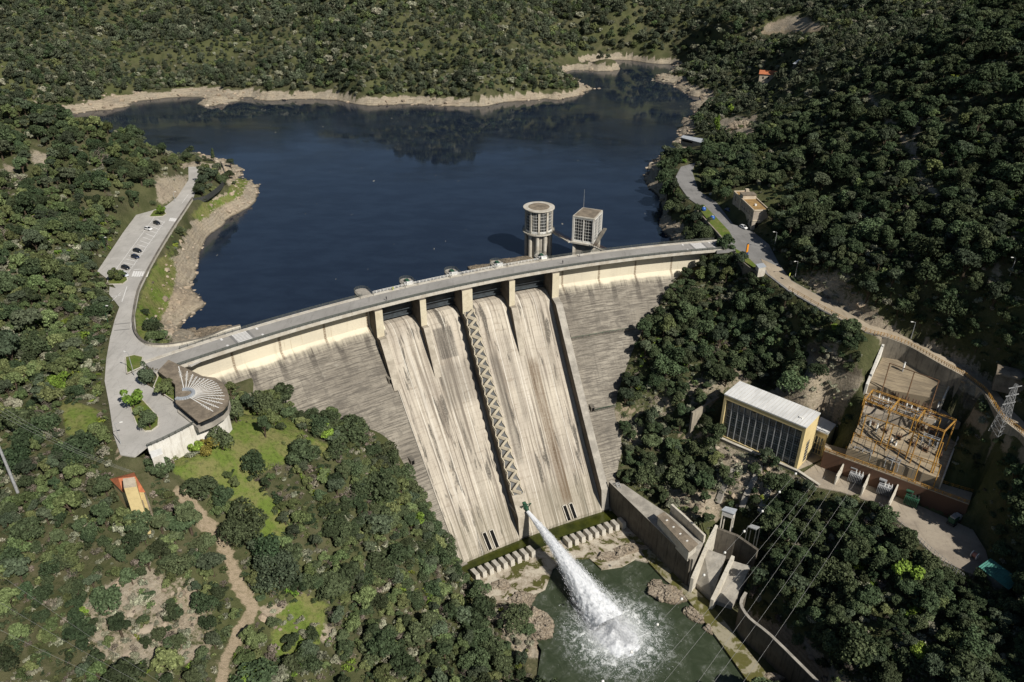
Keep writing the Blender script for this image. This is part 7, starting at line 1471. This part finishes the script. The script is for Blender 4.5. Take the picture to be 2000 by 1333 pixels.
# ---- the rest of the woods as one mass of instances
def scatter(name,P_,RZ,S,IDX,meshes,kind='stuff',tilt=False):
    col=bpy.data.collections.new(name+'_sources')
    for i,me in enumerate(meshes):
        o=bpy.data.objects.new('source_%02d'%i,me); col.objects.link(o)
    me=bpy.data.meshes.new(name); me.vertices.add(len(P_)); me.vertices.foreach_set('co',np.asarray(P_,np.float32).ravel())
    for nm,ty,arr in (('turn','FLOAT',RZ),('size','FLOAT',S),('which','INT',IDX)):
        a=me.attributes.new(nm,ty,'POINT'); a.data.foreach_set('value',np.asarray(arr,np.float32 if ty=='FLOAT' else np.int32))
    me.update(); ob=link(bpy.data.objects.new(name,me)); g=bpy.data.node_groups.new(name,'GeometryNodeTree'); g.interface.new_socket('Geometry',in_out='INPUT',socket_type='NodeSocketGeometry'); g.interface.new_socket('Geometry',in_out='OUTPUT',socket_type='NodeSocketGeometry'); N=g.nodes
    gi=N.new('NodeGroupInput'); go_=N.new('NodeGroupOutput'); ci=N.new('GeometryNodeCollectionInfo'); ci.inputs['Collection'].default_value=col; ci.inputs['Separate Children'].default_value=True; ci.inputs['Reset Children'].default_value=True
    ip=N.new('GeometryNodeInstanceOnPoints'); ip.inputs['Pick Instance'].default_value=True
    def at_(nm,ty): n=N.new('GeometryNodeInputNamedAttribute'); n.data_type=ty; n.inputs[0].default_value=nm; return n.outputs[0]
    cx=N.new('ShaderNodeCombineXYZ'); g.links.new(at_('turn','FLOAT'),cx.inputs[2]); g.links.new(gi.outputs[0],ip.inputs['Points']); g.links.new(ci.outputs[0],ip.inputs['Instance']); g.links.new(at_('which','INT'),ip.inputs['Instance Index']); g.links.new(cx.outputs[0],ip.inputs['Rotation'])
    c2=N.new('ShaderNodeCombineXYZ'); sa=at_('size','FLOAT')
    for k in range(3):
        mm=N.new('ShaderNodeMath'); mm.operation='MULTIPLY'; rv=N.new('FunctionNodeRandomValue'); rv.data_type='FLOAT'; rv.inputs[2].default_value=.8; rv.inputs[3].default_value=1.25; rv.inputs['Seed'].default_value=k; g.links.new(sa,mm.inputs[0]); g.links.new(rv.outputs[1],mm.inputs[1]); g.links.new(mm.outputs[0],c2.inputs[k])
    g.links.new(c2.outputs[0],ip.inputs['Scale']); g.links.new(ip.outputs[0],go_.inputs[0]); md=ob.modifiers.new('scatter','NODES'); md.node_group=g; return tag(ob,kind=kind)
def joined(cm,tm):
    bm=bmesh.new(); bm.from_mesh(cm); n=len(bm.faces); bm.from_mesh(tm); bm.faces.ensure_lookup_table()
    for f in bm.faces[n:]: f.material_index=1
    me=bpy.data.meshes.new('tree_source'); bm.to_mesh(me); bm.free(); me.materials.append(cm.materials[0]); me.materials.append(tm.materials[0]); return me
srcs=[];first={}
for k,nm in enumerate(KN):
    first[k]=(len(srcs),len(PROTO[nm]))
    for cm,tm in PROTO[nm]: srcs.append(joined(cm,tm))
rest=~indiv; idx=np.array([first[int(k)][0]+int(rng.integers(first[int(k)][1])) for k in KIND[rest]])
P1=np.stack([X,Y,Z-.1],1)[rest]; S1=RR[rest]/3.0; R1=rng.uniform(0,6.3,rest.sum())
# far hills: small light sources
farsrc=[]
for i in range(5):
    lm=['far','far','oak','olive','pale'][i]; farsrc.append(crown_mesh('far_tree',crown_data(700+i,3.0 if i<4 else 2.2,5.6 if i<4 else 3.4,.4,480,.48,11,.85),LM[lm]))
x,y,z,u,v=cand(-760,760,470,800,4.2); R=np.clip(np.exp(rng.normal(.76,.36,len(x))),1.2,4.4); rk=cover_at(x,y,0); gl=fbm(x,y,85,4,4); R=R*np.clip(1+gl*.5,.6,1.35); ok=(rng.random(len(x))<np.where(rk>.3,.12,np.clip(.93+gl*.75,.35,1)))&filt(x,y,z,u,v,R,R*2); fx,fy,fz,fr2=x[ok],y[ok],z[ok],R[ok]
x,y,z,u,v=cand(-900,900,800,1080,7.0); R=np.clip(np.exp(rng.normal(1.25,.28,len(x))),2,6); ok=z>-6; fx=np.concatenate([fx,x[ok]]); fy=np.concatenate([fy,y[ok]]); fz=np.concatenate([fz,z[ok]]); fr2=np.concatenate([fr2,R[ok]])
gx,gy=np.meshgrid(np.arange(-620,420,13.),np.arange(1080,1260,13.)); gx=(gx+rng.uniform(-6,6,gx.shape)).ravel(); gy=(gy+rng.uniform(-6,6,gy.shape)).ravel(); fx=np.concatenate([fx,gx]); fy=np.concatenate([fy,gy]); fz=np.concatenate([fz,hz(gx,gy)]); fr2=np.concatenate([fr2,rng.uniform(6,9,len(gx))])
fq=rng.random(len(fx)); fd=fbm(fx,fy,70,3,2)*.5; fk=np.where(fq<.30-fd*.3,0,np.where(fq<.56-fd*.5,1,np.where(fq<.74,2,np.where(fq<.84,3,4)))); n0=len(srcs); nfar=len(fx)
scatter('forest',np.concatenate([P1,np.stack([fx,fy,fz-.2],1)]),np.concatenate([R1,rng.uniform(0,6.3,nfar)]),np.concatenate([S1,fr2/3.0]),np.concatenate([idx,n0+fk]),srcs+farsrc)
# ---- undergrowth between the trees and on the rocky slopes
us=[crown_mesh('bush',crown_data(800+i,1.0,1.3,.05,170,.17,6,.8),LM[lm]) for i,lm in enumerate(('oak','olive','pale','dry','lime'))]
x,y,z,u,v=cand(-330,260,95,330,1.75); gr=cover_at(x,y,1); pt=cover_at(x,y,2); rk=cover_at(x,y,0); R=np.full(len(x),1.0); ok=filt(x,y,z,u,v,R,R)&(rng.random(len(x))<np.where(pt>.2,.04,np.where(gr>.35,.10,np.where(rk>.3,.45,.9))))
x,y,z,rk=x[ok],y[ok],z[ok],rk[ok]; q=np.clip(rng.random(len(x))+fbm(x,y,30,3,1)*.25,0,1); k=np.where(q<.34,0,np.where(q<.64,1,np.where(q<.80,2,np.where(q<.985,3,4)))); k=np.where((rk>.3)&(q<.5),2,k)
scatter('undergrowth',np.stack([x,y,z-.05],1),rng.uniform(0,6.3,len(x)),np.clip(np.exp(rng.normal(-.02,.38,len(x))),.4,2.3),k,us)
# ---- loose stones on the shores and rock faces
def stone(seed):
    r=np.random.default_rng(seed); bm=bmesh.new(); bmesh.ops.create_icosphere(bm,subdivisions=1,radius=1)
    for q in bm.verts: q.co=q.co*r.uniform(.6,1.15); q.co.z*=.6
    me=bpy.data.meshes.new('stone'); bm.to_mesh(me); bm.free(); return me
ss=[stone(i) for i in range(4)]
def stone_mat(n,c,c2):
    b=NB(n); oi=b.n("ShaderNodeObjectInfo"); nz=b.noise(b.tc.outputs['Object'],1.2,4,.7); col=b.mix(oi.outputs['Random'],c,c2); col=b.mix(b.ramp(nz,.45,.75,0,.6),col,tuple(a*.5 for a in c2)); return b.done(col,.95,.1)
for i,me in enumerate(ss): me.materials.append(stone_mat('loose_stone',(.40,.32,.23),(.22,.18,.135)) if i%2 else stone_mat('pale_stone',(.46,.39,.30),(.33,.27,.2)))
x,y,z,u,v=cand(-330,330,95,470,2.1); rk=cover_at(x,y,0); ok=(rk>.4)&(z>-14.3-(y<240)*60)&(rng.random(len(x))<.62)&(((z<-2)&(y>230))|(y<330)); P2=np.stack([x,y,z],1)[ok]; s2=rng.exponential(.42,ok.sum())+.18
x,y,z,u,v=cand(-560,330,470,860,5.0); ok=(cover_at(x,y,0)>.4)&(z>-14.3)&(z<-3); P3=np.stack([x,y,z],1)[ok]; s3=rng.exponential(.8,ok.sum())+.4
HBOX=[pxy(P) for P in (ROAD_LEFT,ROAD_RIGHT,YARD,YARD2,SUBU,SUBG,SUBL,SUBW)]; PP=np.concatenate([P2,P3]); ssz=np.minimum(np.concatenate([s2,s3]),2.4); keep=np.ones(len(PP),bool)
for P in HBOX: keep&=~in_poly(PP[:,0],PP[:,1],P)
scatter('shore_rubble',PP[keep],rng.uniform(0,6.3,keep.sum()),ssz[keep],rng.integers(0,4,keep.sum()),ss)
